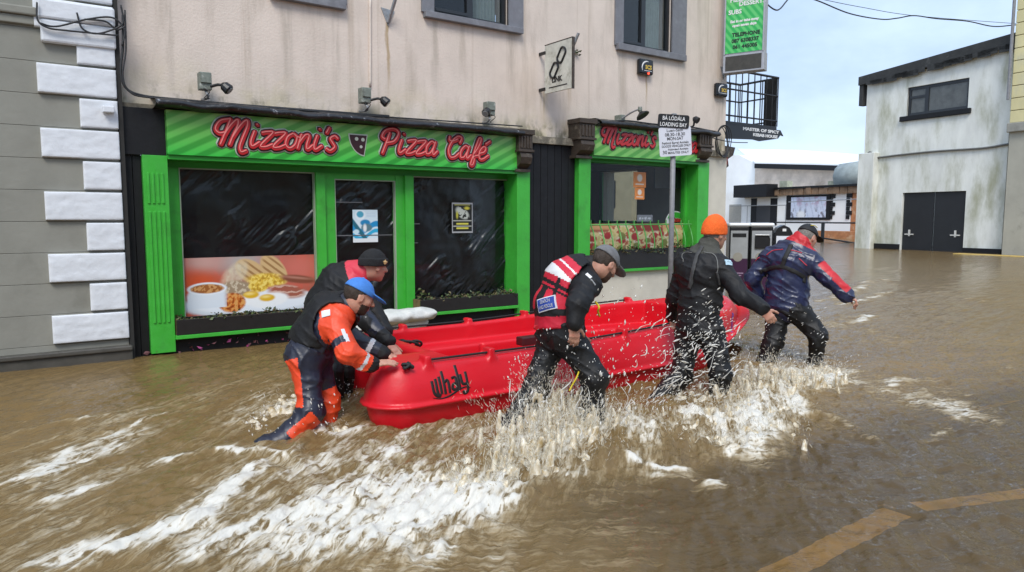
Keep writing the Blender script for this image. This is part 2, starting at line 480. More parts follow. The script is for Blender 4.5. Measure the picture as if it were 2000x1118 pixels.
asphalt = mat('wet_asphalt', (0.05, 0.05, 0.048), 0.35, 0.3, 30, bump=0.4, bscale=180)
gx, gy = graded(1.0, 9.0, 0.12, -30, 90, 1.15, 6), graded(0.0, 5.0, 0.12, -20, 80, 1.15, 6)
GX, GY = np.meshgrid(gx, gy); GZ = road_z(GX, GY) + 0.006 * fbm2(GX * 1.3, GY * 1.3, 3, 5)
I = np.arange(GX.size).reshape(GX.shape)
road = mesh_obj('road', np.stack([GX, GY, GZ], -1).reshape(-1, 3), np.stack([I[:-1, :-1], I[:-1, 1:], I[1:, 1:], I[1:, :-1]], -1).reshape(-1, 4), asphalt, smooth=True)
tag(road, kind='structure')
yline = mat('yellow_road_paint', (0.9, 0.62, 0.24), 0.5, 0.15, 14, col2=(0.4, 0.26, 0.1), c2pos=(0.62, 0.8))
def paint_line(p, q, wd, nm):
    a, b = at_z(*p, -0.07), at_z(*q, -0.07); n = 40; t = np.linspace(0, 1, n)[:, None]
    c = a[:2] * (1 - t) + b[:2] * t; d = (b - a)[:2]; d /= np.linalg.norm(d); s = np.array([-d[1], d[0]]) * wd / 2
    V = []
    for sg in (-1, 1):
        r = c + sg * s * (1 + .16 * fbm2(c[:, :1] * 9 + sg, c[:, 1:] * 9, 3, 2)); V.append(np.column_stack([r, road_z(r[:, 0], r[:, 1]) + 0.006 * fbm2(r[:, 0] * 1.3, r[:, 1] * 1.3, 3, 5) + 0.006]))
    V = np.concatenate(V); i = np.arange(n - 1)
    o = mesh_obj('road_marking', V, np.stack([i, i + 1, i + n + 1, i + n], -1), yline)
    tag(o, kind='structure')
for a in (((1500, 1135), (1752, 1003), 0.14, 0), ((1792, 992), (2120, 952), 0.11, 0), ((1800, 812), (1975, 768), 0.16, 0)):
    paint_line(*a)

# ---- the water surface: a fine sheet with real waves, crests and foam
wx, wy = graded(-0.3, 7.6, 0.0145, -14, 90), graded(0.95, 6.4, 0.0145, -12, 75)
WX, WY = np.meshgrid(wx, wy)
fa = math.radians(41); S = WX * math.cos(fa) + WY * math.sin(fa); T = -WX * math.sin(fa) + WY * math.cos(fa)
near = sstep(26, 7, np.hypot(WX, WY)) * sstep(0.02, 0.4, 1 - 0 * WX)
FOAM = np.zeros_like(WX); HGT = np.zeros_like(WX); TURB = np.zeros_like(WX)
def near_box(P, r):
    x0, x1, y0, y1 = P[:, 0].min() - r, P[:, 0].max() + r, P[:, 1].min() - r, P[:, 1].max() + r
    a, b = np.searchsorted(wx, [x0, x1]); c, d = np.searchsorted(wy, [y0, y1])
    return slice(c, d), slice(a, b)
def crest(pts, wd, foam, h, seed=0, k=8):
    """a foaming crest line through points of the flood"""
    P = crom([at_z(*p)[:2] for p in pts], k); sl = near_box(P, wd * 5)
    x, y = WX[sl], WY[sl]
    if not x.size: return
    jx, jy = 0.5 * wd * fbm2(x * 5, y * 5, 3, seed + 3), 0.5 * wd * fbm2(x * 5, y * 5, 3, seed + 9)
    d = np.full(x.shape, 9.0); along = np.zeros(x.shape)
    for i in range(len(P) - 1):
        a, b = P[i], P[i + 1]; ab = b - a; t = np.clip(((x + jx - a[0]) * ab[0] + (y + jy - a[1]) * ab[1]) / (ab @ ab + 1e-9), 0, 1)
        dd = np.hypot(x + jx - a[0] - t * ab[0], y + jy - a[1] - t * ab[1]); m = dd < d
        d[m] = dd[m]; along[m] = i + t[m]
    fade = np.clip(np.minimum(along, len(P) - 1 - along) / 5.0, 0.25, 1)
    g = (0.68 * np.exp(-(d / (wd * .8)) ** 2) + 0.34 * np.exp(-(d / (wd * 2.6)) ** 2)) * fade * np.clip(0.80 + 0.75 * fbm2(x * 5, y * 5, 3, seed), .15, 1.15)
    FOAM[sl] = np.maximum(FOAM[sl], foam * g); HGT[sl] += h * np.exp(-(d / (wd * 1.3)) ** 2) * fade
def blob(p, rx, ry, foam, h=0.0, turb=0.0, ang=41):
    c = at_z(*p); a = math.radians(ang); u = (WX - c[0]) * math.cos(a) + (WY - c[1]) * math.sin(a); v = -(WX - c[0]) * math.sin(a) + (WY - c[1]) * math.cos(a)
    g = np.exp(-((u / rx) ** 2 + (v / ry) ** 2))
    FOAM[:] = FOAM + (1 - FOAM) * foam * g; HGT[:] += h * g; TURB[:] = np.maximum(TURB, turb * g)
for i, a in enumerate([
    ([(168, 1107), (235, 1072), (313, 1040), (384, 1013), (431, 978), (470, 939), (501, 907), (521, 899)], 0.05, 1.0, 0.035),
    ([(305, 903), (352, 891), (411, 878), (490, 880), (509, 899)], 0.035, 0.9, 0.02),
    ([(490, 880), (548, 893), (576, 884), (599, 848), (584, 825), (611, 817)], 0.04, 1.0, 0.05),
    ([(611, 817), (640, 850), (680, 845), (720, 835)], 0.04, 0.85, 0.03),
    ([(184, 864), (250, 837), (298, 817), (423, 793)], 0.035, 0.75, 0.012),
    ([(27, 938), (94, 923), (141, 872), (219, 856)], 0.035, 0.75, 0.012),
    ([(59, 844), (106, 833), (192, 817), (250, 809)], 0.03, 0.7, 0.01),
    ([(0, 830), (78, 822)], 0.03, 0.6, 0.01),
    ([(60, 985), (130, 968), (180, 950), (260, 935)], 0.03, 0.55, 0.01),
    ([(321, 1115), (443, 1056), (493, 1032), (564, 1009), (666, 989)], 0.05, 0.95, 0.03),
    ([(642, 1072), (700, 1048), (760, 1020)], 0.04, 0.85, 0.02),
    ([(600, 1002), (642, 991), (687, 988), (747, 967)], 0.045, 0.95, 0.04),
    ([(600, 1114), (635, 1068), (705, 1047)], 0.04, 0.85, 0.02),
    ([(845, 1086), (904, 1037), (932, 1016), (985, 995), (1060, 985)], 0.05, 0.8, 0.03),
    ([(733, 1114), (827, 1093), (915, 1072)], 0.05, 0.7, 0.02),
    ([(860, 985), (930, 978), (1000, 975), (1060, 962)], 0.07, 0.95, 0.05),
    ([(1079, 956), (1160, 928), (1247, 883), (1300, 869)], 0.04, 0.55, 0.03),
    ([(1090, 940), (1200, 905), (1290, 930), (1377, 928)], 0.045, 0.85, 0.03),
    ([(1240, 930), (1300, 942), (1370, 953), (1433, 963)], 0.04, 0.85, 0.025),
    ([(1400, 905), (1450, 895), (1490, 880), (1530, 850)], 0.06, 1.0, 0.05),
    ([(1510, 837), (1580, 823), (1650, 837), (1678, 855), (1740, 880)], 0.04, 0.45, 0.03),
    ([(1807, 869), (1846, 844), (1895, 802)], 0.05, 0.6, 0.01),
    ([(1586, 597), (1628, 585), (1670, 570), (1700, 552), (1727, 550), (1760, 561)], 0.11, 0.9, 0.06),
    ([(1610, 600), (1670, 594), (1715, 579), (1739, 570)], 0.10, 0.85, 0.04),
    ([(1661, 639), (1688, 624), (1712, 616)], 0.09, 0.75, 0.03),
    ([(1760, 561), (1830, 575), (1900, 590), (1980, 610)], 0.10, 0.35, 0.04),
    ([(1590, 770), (1640, 740), (1700, 720)], 0.06, 0.5, 0.01),
    ([(800, 835), (860, 815), (920, 800), (1000, 790)], 0.05, 0.8, 0.02),
    ([(700, 830), (780, 850), (840, 835)], 0.06, 0.75, 0.02),
    ([(690, 860), (760, 880), (830, 905)], 0.05, 0.6, 0.02),
    ([(520, 815), (560, 800), (600, 775)], 0.05, 0.8, 0.02),
    ([(1930, 735), (1960, 722), (2000, 715)], 0.05, 0.5, 0.01),
    ([(1700, 775), (1760, 750), (1830, 745)], 0.06, 0.4, 0.01),
]):
    crest(*a, seed=31 * i)
for a in [
    ((120, 1090), 0.25, 0.12, 0.35, 0, 0.3), ((330, 1000), 0.6, 0.5, 0.16, 0, 0.35), ((250, 860), 1.1, 0.35, 0.2, 0, 0.25), ((540, 800), 0.45, 0.3, 0.4, 0.02, 0.6),
    ((620, 1040), 0.6, 0.5, 0.3, 0, 0.7), ((760, 960), 0.55, 0.4, 0.34, 0.02, 0.9), ((780, 880), 0.8, 0.3, 0.3, 0, 0.8), ((850, 1040), 0.5, 0.35, 0.32, 0, 0.8),
    ((560, 910), 0.5, 0.3, 0.25, 0, 0.5), ((1000, 905), 0.62, 0.3, 0.5, 0.05, 1.0), ((1110, 875), 0.5, 0.32, 0.65, 0.07, 1.0), ((1190, 840), 0.55, 0.3, 0.6, 0.05, 1.0),
    ((1330, 845), 0.55, 0.35, 0.68, 0.06, 1.0), ((1420, 840), 0.65, 0.4, 0.65, 0.07, 1.0), ((1500, 790), 0.75, 0.35, 0.75, 0.08, 1.0), ((1540, 745), 0.6, 0.3, 0.6, 0.04, 0.8),
    ((1460, 740), 0.5, 0.3, 0.55, 0.03, 0.8), ((1590, 735), 0.3, 0.25, 0.5, 0.02, 0.6), ((1650, 640), 1.3, 0.6, 0.3, 0, 0.35), ((1700, 760), 0.9, 0.5, 0.34, 0, 0.25),
    ((1880, 800), 0.8, 0.3, 0.34, 0, 0.2), ((1790, 690), 1.4, 0.6, 0.12, 0, 0.2), ((1620, 490), 5, 2, 0.12, 0, 0.2), ((960, 830), 0.4, 0.2, 0.3, 0, 0.6), ((1250, 960), 0.5, 0.3, 0.06, 0, 0.4),
]:
    blob(*a)
# waves: long swell, flow-drawn ripples, choppy turbulence where the men wade
wv = 0.020 * fbm2(S * 0.7, T * 1.5, 3, 1) + 0.019 * ridge2(S * 1.6 + 0.6 * fbm2(S, T, 2, 8), T * 5.0, 4, 21) * sstep(0, 1.0, 1.2 - 0 * S)
wv += 0.011 * fbm2(S * 4, T * 9, 4, 40, 0.6)
cx = WX * math.cos(-0.5) + WY * math.sin(-0.5); cy = -WX * math.sin(-0.5) + WY * math.cos(-0.5)
wv += 0.023 * ridge2(cx * 2.2, cy * 6 + fbm2(cx * 2, cy * 2, 2, 77), 4, 63) * sstep(1.5, 3.5, WX)
tw = TURB * (0.032 * fbm2(S * 4 + fbm2(S * 3, T * 3, 2, 5), T * 7, 5, 90, 0.6) + 0.05 * (ridge2(S * 3.2, T * 5.5 + 0.7 * fbm2(S * 2, T * 2, 2, 4), 5, 55, 0.6) - 0.6))
far_fade = sstep(30, 9, np.hypot(WX, WY))
WZ = (wv + HGT * (0.7 + 0.5 * fbm2(WX * 6, WY * 6, 3, 14))) * (0.25 + 0.75 * far_fade) + tw
FOAM = np.clip(FOAM * (0.80 + 0.75 * fbm2(S * 1.4, T * 3.2, 4, 70)) * (1 - 0.12 * sstep(3.9, 2.6, WY) * sstep(3.2, 2.0, WX)) + 0.22 * np.clip(tw, 0, 0.05) / 0.05 * TURB + (0.18 + 0.30 * np.clip(fbm2(S * 0.8, T * 2.2, 4, 33), -.4, 1)) * sstep(5.0, 2.2, np.hypot(WX - 1.4, WY - 3.0)) * sstep(3.0, 2.0, WX - .35 * (WY - 3)) + 0.10 * np.clip(fbm2(S * .7, T * 1.6, 3, 35), 0, 1) * sstep(12, 5, np.hypot(WX - 5, WY - 3.5)), 0, 1)
wall_calm = sstep(8.25, 7.4, WY); WZ *= 0.35 + 0.65 * np.where(WX < 10.6, wall_calm, 1)
inb = (np.abs(WY - BOAT_YC) < boat_half(WX) - 0.09) & (WX > BOAT_X0 + 0.12) & (WX < BOAT_X1)
inb &= ~((WX < BOAT_X0 + 0.62) & (np.abs(WY - BOAT_YC - 0.02) < 0.36))
WZ = np.where(inb, -0.09, WZ)
I = np.arange(WX.size).reshape(WX.shape)

def water_material():
    m = bpy.data.materials.new('flood_water'); m.use_nodes = True; t = m.node_tree; N = t.nodes.new; k = t.links.new
    for n in list(t.nodes): t.nodes.remove(n)
    out = N('ShaderNodeOutputMaterial')
    geo = N('ShaderNodeNewGeometry')
    rot = N('ShaderNodeMapping'); rot.vector_type = 'TEXTURE'; rot.inputs['Rotation'].default_value = (0, 0, fa)
    k(geo.outputs['Position'], rot.inputs['Vector'])
    rot2 = N('ShaderNodeMapping'); rot2.vector_type = 'TEXTURE'; rot2.inputs['Rotation'].default_value = (0, 0, math.radians(-30)); k(geo.outputs['Position'], rot2.inputs['Vector'])
    at2 = N('ShaderNodeAttribute'); at2.attribute_name = 'turn'
    def noise(sc, s, det=6, ro=0.6, dist=0.0):
        """streaky noise drawn out along the current; the current turns round the waders"""
        o_ = []
        for r_ in (rot, rot2):
            q = N('ShaderNodeMapping'); q.inputs['Scale'].default_value = s; k(r_.outputs['Vector'], q.inputs['Vector'])
            n = N('ShaderNodeTexNoise'); n.inputs['Scale'].default_value = sc; n.inputs['Detail'].default_value = det; n.inputs['Roughness'].default_value = ro; n.inputs['Distortion'].default_value = dist
            k(q.outputs['Vector'], n.inputs['Vector']); o_.append(n.outputs['Fac'])
        m_ = N('ShaderNodeMix'); m_.data_type = 'FLOAT'; k(at2.outputs['Fac'], m_.inputs[0]); k(o_[0], m_.inputs[2]); k(o_[1], m_.inputs[3]); return m_.outputs[0]
    def mapping(s): return s
    def math_(op, a, b=None, c=None, clamp=False):
        q = N('ShaderNodeMath'); q.operation = op; q.use_clamp = clamp
        for i, v in enumerate((a, b, c)):
            if v is None: continue
            if isinstance(v, (int, float)): q.inputs[i].default_value = v
            else: k(v, q.inputs[i])
        return q.outputs[0]
    def rng(v, a, b, c=0.0, d=1.0):
        q = N('ShaderNodeMapRange'); q.interpolation_type = 'SMOOTHSTEP'
        for i, z in zip(('From Min', 'From Max', 'To Min', 'To Max'), (a, b, c, d)): q.inputs[i].default_value = z
        k(v, q.inputs['Value']); return q.outputs['Result']
    at = N('ShaderNodeAttribute'); at.attribute_name = 'foam'; fo = at.outputs['Fac']
    ad = N('ShaderNodeAttribute'); ad.attribute_name = 'deep'; deep = ad.outputs['Fac']
    n1 = noise(5.0, mapping((0.55, 1.5, 1)), 9, 0.66, 0.7)
    n2 = noise(16.0, mapping((0.5, 1.4, 1)), 7, 0.65, 0.9)
    n3 = noise(11.0, mapping((0.16, 1.9, 1)), 6, 0.7, 0.35)                                                     # drawn-out streaks
    rd = math_('SUBTRACT', 1.0, math_('MULTIPLY', math_('ABSOLUTE', math_('SUBTRACT', n1, 0.5)), 5.0))       # veins
    rd2 = math_('SUBTRACT', 1.0, math_('MULTIPLY', math_('ABSOLUTE', math_('SUBTRACT', n2, 0.5)), 5.0))
    pat = math_('ADD', math_('MULTIPLY', rd, 0.26), math_('MULTIPLY', rd2, 0.22))
    pat = math_('ADD', pat, math_('MULTIPLY', math_('SUBTRACT', n2, 0.5), 2.0))
    pat = math_('ADD', pat, math_('MULTIPLY', math_('SUBTRACT', n3, 0.5), 2.2))
    val = math_('ADD', math_('MULTIPLY', fo, 0.98), math_('MULTIPLY', math_('SUBTRACT', pat, 0.22), math_('ADD', 0.30, math_('MULTIPLY', fo, 0.75))))
    foam = rng(val, 0.20, 0.80)
    # relief
    b1 = noise(9.0, mapping((0.45, 1.6, 1)), 6, 0.6, 0.6)
    b2 = noise(34.0, mapping((0.6, 1.3, 1)), 4, 0.6, 0.4)
    hsum = math_('ADD', math_('MULTIPLY', b1, 0.7), math_('MULTIPLY', b2, 0.22))
    hsum = math_('ADD', hsum, math_('MULTIPLY', foam, 0.5))
    bp = N('ShaderNodeBump'); bp.inputs['Strength'].default_value = 0.75; bp.inputs['Distance'].default_value = 0.035
    k(hsum, bp.inputs['Height'])
    # silt: clouds of lighter and darker mud
    silt = N('ShaderNodeMix'); silt.data_type = 'RGBA'
    k(noise(1.6, mapping((0.5, 1.2, 1)), 5, 0.6, 1.0), silt.inputs['Factor'])
    silt.inputs['A'].default_value = (0.130, 0.080, 0.028, 1); silt.inputs['B'].default_value = (0.250, 0.165, 0.068, 1)
    pw = N('ShaderNodeBsdfPrincipled'); k(silt.outputs['Result'], pw.inputs['Base Color'])
    pw.inputs['Roughness'].default_value = 0.09; pw.inputs['IOR'].default_value = 1.333; k(bp.outputs['Normal'], pw.inputs['Normal'])
    tr = N('ShaderNodeBsdfTransparent'); tr.inputs['Color'].default_value = (0.80, 0.68, 0.47, 1)
    gl = N('ShaderNodeBsdfGlossy'); gl.inputs['Roughness'].default_value = 0.06; k(bp.outputs['Normal'], gl.inputs['Normal'])
    fr = N('ShaderNodeFresnel'); fr.inputs['IOR'].default_value = 1.333; k(bp.outputs['Normal'], fr.inputs['Normal'])
    clear = N('ShaderNodeMixShader'); k(fr.outputs[0], clear.inputs['Fac']); k(tr.outputs[0], clear.inputs[1]); k(gl.outputs[0], clear.inputs[2])
    body = N('ShaderNodeMixShader'); k(deep, body.inputs['Fac']); k(clear.outputs[0], body.inputs[1]); k(pw.outputs[0], body.inputs[2])
    pf = N('ShaderNodeBsdfPrincipled'); pf.inputs['Roughness'].default_value = 0.45; k(bp.outputs['Normal'], pf.inputs['Normal'])
    fc = N('ShaderNodeMix'); fc.data_type = 'RGBA'; k(rng(val, 0.35, 1.05), fc.inputs['Factor'])
    fc.inputs['A'].default_value = (0.45, 0.335, 0.17, 1); fc.inputs['B'].default_value = (0.68, 0.65, 0.575, 1)
    k(fc.outputs['Result'], pf.inputs['Base Color'])
    fin = N('ShaderNodeMixShader'); k(foam, fin.inputs['Fac']); k(body.outputs[0], fin.inputs[1]); k(pf.outputs[0], fin.inputs[2])
    k(fin.outputs[0], out.inputs['Surface'])
    return m
water = mesh_obj('water', np.stack([WX, WY, WZ], -1).reshape(-1, 3), np.stack([I[:-1, :-1], I[:-1, 1:], I[1:, 1:], I[1:, :-1]], -1).reshape(-1, 4), water_material(), smooth=True)
tag(water, kind='structure')
la, lb = at_z(930, 1010)[:2], at_z(1500, 850)[:2]; ld = (lb - la) / np.linalg.norm(lb - la)
TURN = np.maximum(sstep(-.1, .45, (WX - la[0]) * ld[1] - (WY - la[1]) * ld[0]), sstep(1.45, 1.75, WX / np.maximum(WY, .3)))
a = water.data.attributes.new('turn', 'FLOAT', 'POINT'); a.data.foreach_set('value', TURN.ravel().astype(np.float32))
a = water.data.attributes.new('foam', 'FLOAT', 'POINT'); a.data.foreach_set('value', FOAM.ravel().astype(np.float32))
dp = np.clip(1 - np.exp(-6.0 * np.clip(0.02 - road_z(WX, WY), 0.01, 1)), 0, 1); dp = np.clip(dp / 0.88, 0, 1)
a = water.data.attributes.new('deep', 'FLOAT', 'POINT'); a.data.foreach_set('value', dp.ravel().astype(np.float32))

# ================================================================== materials of the street
def glass_mat(name='window_glass', tint=(0.75, 0.78, 0.78), rough=0.02, boost=1.0):
    if name in MATS: return MATS[name]
    m = bpy.data.materials.new(name); m.use_nodes = True; t = m.node_tree; k = t.links.new
    for n in list(t.nodes): t.nodes.remove(n)
    o = t.nodes.new('ShaderNodeOutputMaterial'); tr = t.nodes.new('ShaderNodeBsdfTransparent'); tr.inputs['Color'].default_value = (*tint, 1)
    gl = t.nodes.new('ShaderNodeBsdfGlossy'); gl.inputs['Roughness'].default_value = rough
    fr = t.nodes.new('ShaderNodeFresnel'); n0_ = 1.5 * boost; ge = t.nodes.new('ShaderNodeNewGeometry'); ma = t.nodes.new('ShaderNodeMath'); ma.operation = 'MULTIPLY_ADD'; k(ge.outputs['Backfacing'], ma.inputs[0]); ma.inputs[1].default_value = 1 / n0_ - n0_; ma.inputs[2].default_value = n0_; k(ma.outputs[0], fr.inputs['IOR'])
    nz_ = t.nodes.new('ShaderNodeTexNoise'); nz_.inputs['Scale'].default_value = 1.3
    bp = t.nodes.new('ShaderNodeBump'); bp.inputs['Strength'].default_value = 0.06; bp.inputs['Distance'].default_value = 0.05
    k(nz_.outputs['Fac'], bp.inputs['Height']); k(bp.outputs['Normal'], gl.inputs['Normal'])
    mx_ = t.nodes.new('ShaderNodeMixShader'); k(fr.outputs[0], mx_.inputs['Fac']); k(tr.outputs[0], mx_.inputs[1]); k(gl.outputs[0], mx_.inputs[2]); k(mx_.outputs[0], o.inputs['Surface'])
    MATS[name] = m; return m
def plaster_mat():
    """pale painted render: vertical rain streaks, algae and grime climbing from the shop cornice"""
    m = mat('stained_pink_render', (0.66, 0.565, 0.485), 0.85, 0.10, 2.2, bump=0.35, bscale=38, spec=0.2)
    t = m.node_tree; k = t.links.new; N = t.nodes.new; b = t.nodes['Principled BSDF']
    src = b.inputs['Base Color'].links[0].from_socket
    geo = N('ShaderNodeNewGeometry'); sp = N('ShaderNodeSeparateXYZ'); k(geo.outputs['Position'], sp.inputs[0])
    def nz_(s, sc, det=6, loc=(0, 0, 0)):
        q = N('ShaderNodeMapping'); q.inputs['Scale'].default_value = s; q.inputs['Location'].default_value = loc; k(geo.outputs['Position'], q.inputs['Vector'])
        n = N('ShaderNodeTexNoise'); n.inputs['Scale'].default_value = sc; n.inputs['Detail'].default_value = det; n.inputs['Roughness'].default_value = 0.62; k(q.outputs['Vector'], n.inputs['Vector']); return n.outputs['Fac']
    def mr(v, a, b_, c=0., d=1.):
        q = N('ShaderNodeMapRange'); q.interpolation_type = 'SMOOTHSTEP'
        for i, z in zip(('From Min', 'From Max', 'To Min', 'To Max'), (a, b_, c, d)): q.inputs[i].default_value = z
        k(v, q.inputs['Value']); return q.outputs['Result']
    def mul(a, b_):
        q = N('ShaderNodeMath'); q.operation = 'MULTIPLY'
        for i, v in enumerate((a, b_)):
            if isinstance(v, float): q.inputs[i].default_value = v
            else: k(v, q.inputs[i])
        return q.outputs[0]
    def mix(f, a, col):
        q = N('ShaderNodeMix'); q.data_type = 'RGBA'; k(f, q.inputs['Factor']); k(a, q.inputs['A']); q.inputs['B'].default_value = (*col, 1); return q.outputs['Result']
    o = mix(mul(mr(nz_((2.2, 1, 0.35), 2.0, 9), 0.48, 0.75), 0.5), src, (0.36, 0.30, 0.235))          # rain streaks
    o = mix(mul(mr(nz_((4.5, 1, 0.10), 1.3, 4, (4, 0, 2)), 0.56, 0.70), 0.45), o, (0.40, 0.32, 0.24))
    o = mix(mul(mul(mr(sp.outputs['Z'], 3.25, 2.55), mr(nz_((1, 1, 1), 2.4, 8, (7, 1, 1)), 0.38, 0.66)), 0.75), o, (0.52, 0.45, 0.27))  # algae yellow
    o = mix(mul(mul(mr(sp.outputs['Z'], 2.95, 2.58), mr(nz_((1.6, 1, 1), 3.2, 9, (1, 5, 3)), 0.47, 0.62)), 0.85), o, (0.12, 0.115, 0.07))   # dark algae on the ledge
    def ab(v, x0):
        q = N('ShaderNodeMath'); q.operation = 'SUBTRACT'; k(v, q.inputs[0]); q.inputs[1].default_value = x0; r = N('ShaderNodeMath'); r.operation = 'ABSOLUTE'; k(q.outputs[0], r.inputs[0]); return r.outputs[0]
    wob = N('ShaderNodeMath'); wob.operation = 'MULTIPLY_ADD'; k(nz_((1, 1, 1.2), 2.0, 3, (2, 2, 2)), wob.inputs[0]); wob.inputs[1].default_value = .10; k(sp.outputs['X'], wob.inputs[2])
    for px, py, wd_, ln_, col_, st_ in ((757, 50, .035, 1.1, (.36, .25, .12), .8), (1113, 112, .05, .9, (.34, .24, .12), .85), (1263, 150, .03, .7, (.40, .29, .16), .7), (1062, 182, .10, .55, (.40, .31, .19), .7), (850, 45, .09, 1.2, (.37, .32, .26), .6), (1000, 70, .10, 1.1, (.37, .31, .25), .6), (1212, 110, .07, .9, (.38, .33, .27), .55), (560, 20, .10, 1.3, (.38, .33, .27), .5), (655, 20, .07, 1.2, (.38, .33, .27), .5), (330, 0, .05, 1.3, (.38, .33, .27), .5), (1413, 190, .05, .6, (.33, .3, .24), .6)):
        xx, zz_ = FXZ(px, py, YW0); mk = mul(mr(ab(wob.outputs[0], xx + .05), wd_, wd_ * .2), mul(mr(sp.outputs['Z'], zz_ - ln_, zz_ - ln_ * .2), mr(sp.outputs['Z'], zz_ + .06, zz_)))
        o = mix(mul(mul(mk, mr(nz_((6, 1, .5), 3., 6, (px * .1, 0, 0)), .3, .6)), st_), o, col_)
    k(o, b.inputs['Base Color']); return m
YW0 = 8.34
plaster = plaster_mat()
GREEN = mat('green_shopfront_paint', (0.048, 0.40, 0.04), 0.42, 0.10, 5, bump=0.22, bscale=26, col2=(0.04, 0.26, 0.032), c2pos=(0.50, 0.75), rvar=.12)
GREEND = mat('green_window_frame_paint', (0.03, 0.34, 0.03), 0.4, 0.10, 5, bump=0.08, bscale=30)
BLACKP = mat('black_board_paint', (0.009, 0.009, 0.0105), 0.55, 0.3, 8, bump=0.2, bscale=25, spec=.3, col2=(0.03, 0.03, 0.031), c2pos=(0.6, 0.8))
BROWN = mat('weathered_brown_corbel', (0.05, 0.036, 0.025), 0.6, 0.35, 18, bump=0.4, bscale=50, col2=(0.13, 0.11, 0.08), c2pos=(0.58, 0.7))
LEAD = mat('worn_black_lead', (0.02, 0.021, 0.024), 0.35, 0.4, 20, bump=0.6, bscale=30, col2=(0.22, 0.23, 0.25), c2pos=(0.60, 0.68))
GREYS = mat('grey_window_surround', (0.17, 0.17, 0.185), 0.6, 0.15, 9, bump=0.1, col2=(0.24, 0.245, 0.26), c2pos=(0.5, 0.75))
DFRAME = mat('anthracite_window_frame', (0.018, 0.02, 0.023), 0.35, 0.1)
GLASS = glass_mat()
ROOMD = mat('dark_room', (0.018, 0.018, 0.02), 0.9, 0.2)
CURT = mat('pale_curtain', (0.42, 0.46, 0.44), 0.9, 0.15, 8)
PLASTIC = mat('black_plastic_sheeting', (0.008, 0.008, 0.009), 0.3, 0.15, 4, spec=0.5)
WIRE = mat('black_cable', (0.02, 0.02, 0.021), 0.5, 0.2)
METAL = mat('galvanised_steel', (0.33, 0.34, 0.35), 0.45, 0.25, 20, metal=0.6, col2=(0.16, 0.13, 0.1), c2pos=(0.6, 0.72))
LETTER_R, LETTER_D, LETTER_P = mat('letter_red', (0.5, 0.018, 0.022), 0.4, 0.06), mat('letter_dark_maroon', (0.03, 0.004, 0.006), 0.5, 0.1), mat('letter_pale_halo', (0.42, 0.45, 0.38), 0.5, 0.06)
LETTER_H = mat('letter_highlight', (0.78, 0.22, 0.2), 0.4, 0.05)
def fascia_mat():
    m = mat('striped_green_fascia', (0.05, 0.4, 0.05), 0.35, 0.05, 4)
    t = m.node_tree; k = t.links.new; N = t.nodes.new; b = t.nodes['Principled BSDF']
    geo = N('ShaderNodeNewGeometry'); sp = N('ShaderNodeSeparateXYZ'); k(geo.outputs['Position'], sp.inputs[0])
    def m_(op, a, b_=None):
        q = N('ShaderNodeMath'); q.operation = op
        for i, v in enumerate((a, b_)):
            if v is None: continue
            if isinstance(v, float): q.inputs[i].default_value = v
            else: k(v, q.inputs[i])
        return q.outputs[0]
    ph = m_('SUBTRACT', sp.outputs['X'], m_('MULTIPLY', sp.outputs['Z'], 2.0))
    sn = m_('SINE', m_('MULTIPLY', ph, 6.2832 / 0.27)); f = N('ShaderNodeMapRange'); f.interpolation_type = 'SMOOTHSTEP'
    f.inputs['From Min'].default_value = -0.6; f.inputs['From Max'].default_value = 0.6; k(sn, f.inputs['Value'])
    zf = N('ShaderNodeMapRange'); zf.inputs['From Min'].default_value = 2.08; zf.inputs['From Max'].default_value = 2.56; k(sp.outputs['Z'], zf.inputs['Value'])
    a = N('ShaderNodeMix'); a.data_type = 'RGBA'; a.inputs['A'].default_value = (0.018, 0.30, 0.03, 1); a.inputs['B'].default_value = (0.10, 0.33, 0.05, 1); k(zf.outputs[0], a.inputs['Factor'])
    c = N('ShaderNodeMix'); c.data_type = 'RGBA'; c.inputs['A'].default_value = (0.035, 0.50, 0.055, 1); c.inputs['B'].default_value = (0.24, 0.47, 0.12, 1); k(zf.outputs[0], c.inputs['Factor'])
    d = N('ShaderNodeMix'); d.data_type = 'RGBA'; k(f.outputs[0], d.inputs['Factor']); k(a.outputs['Result'], d.inputs['A']); k(c.outputs['Result'], d.inputs['B'])
    k(d.outputs['Result'], b.inputs['Base Color']); return m
FASCIA = fascia_mat()
PRINT = vcol_mat('printed_sheet')

# ================================================================== the café building
YP, YF, YW, YG = 8.20, 8.15, 8.34, 8.48         # pilaster face, fascia face, wall face, glass
F0 = frame((0, 0, 0), (1, 0, 0), (0, 0, 1))     # (X, -Y offset, Z): d points to the street
def at_face(Y):
    return frame((0, Y, 0), (1, 0, 0), (0, 0, 1))
cafe = thing('cafe_building', 'pink rendered café building with black and bright green shopfronts standing in the flood', 'building', (5.7, 8.5, 0))
XL, XR = 0.985, 10.42
# upper windows: surround outer rectangle, opening rectangle (on the wall face)
wins = []
for (ol, orr, ob), (gl_, gr_, gb) in ((((520, 5), (676, 5), (600, 8)), ((540, 0), (655, 0), (600, -8))), (((822, 10), (1020, 10), (930, 52)), ((846, 10), (992, 10), (920, 40))), (((1200, 20), (1339, 20), (1270, 109)), ((1216, 20), (1312, 20), (1265, 97)))):
    wins.append((FXZ(*ol, YW)[0], FXZ(*orr, YW)[0], FXZ(*ob, YW)[1], FXZ(*gl_, YW)[0], FXZ(*gr_, YW)[0], FXZ(*gb, YW)[1]))
ZT = 6.4; WT = 5.35
mb = MB(); xs = XL
for o0, o1, ob, g0, g1, gb in wins:
    mb.box(xs, g0, YW, YW + 0.3, 2.5, ZT); mb.box(g0, g1, YW, YW + 0.3, 2.5, gb); mb.box(g0, g1, YW, YW + 0.3, WT, ZT); xs = g1
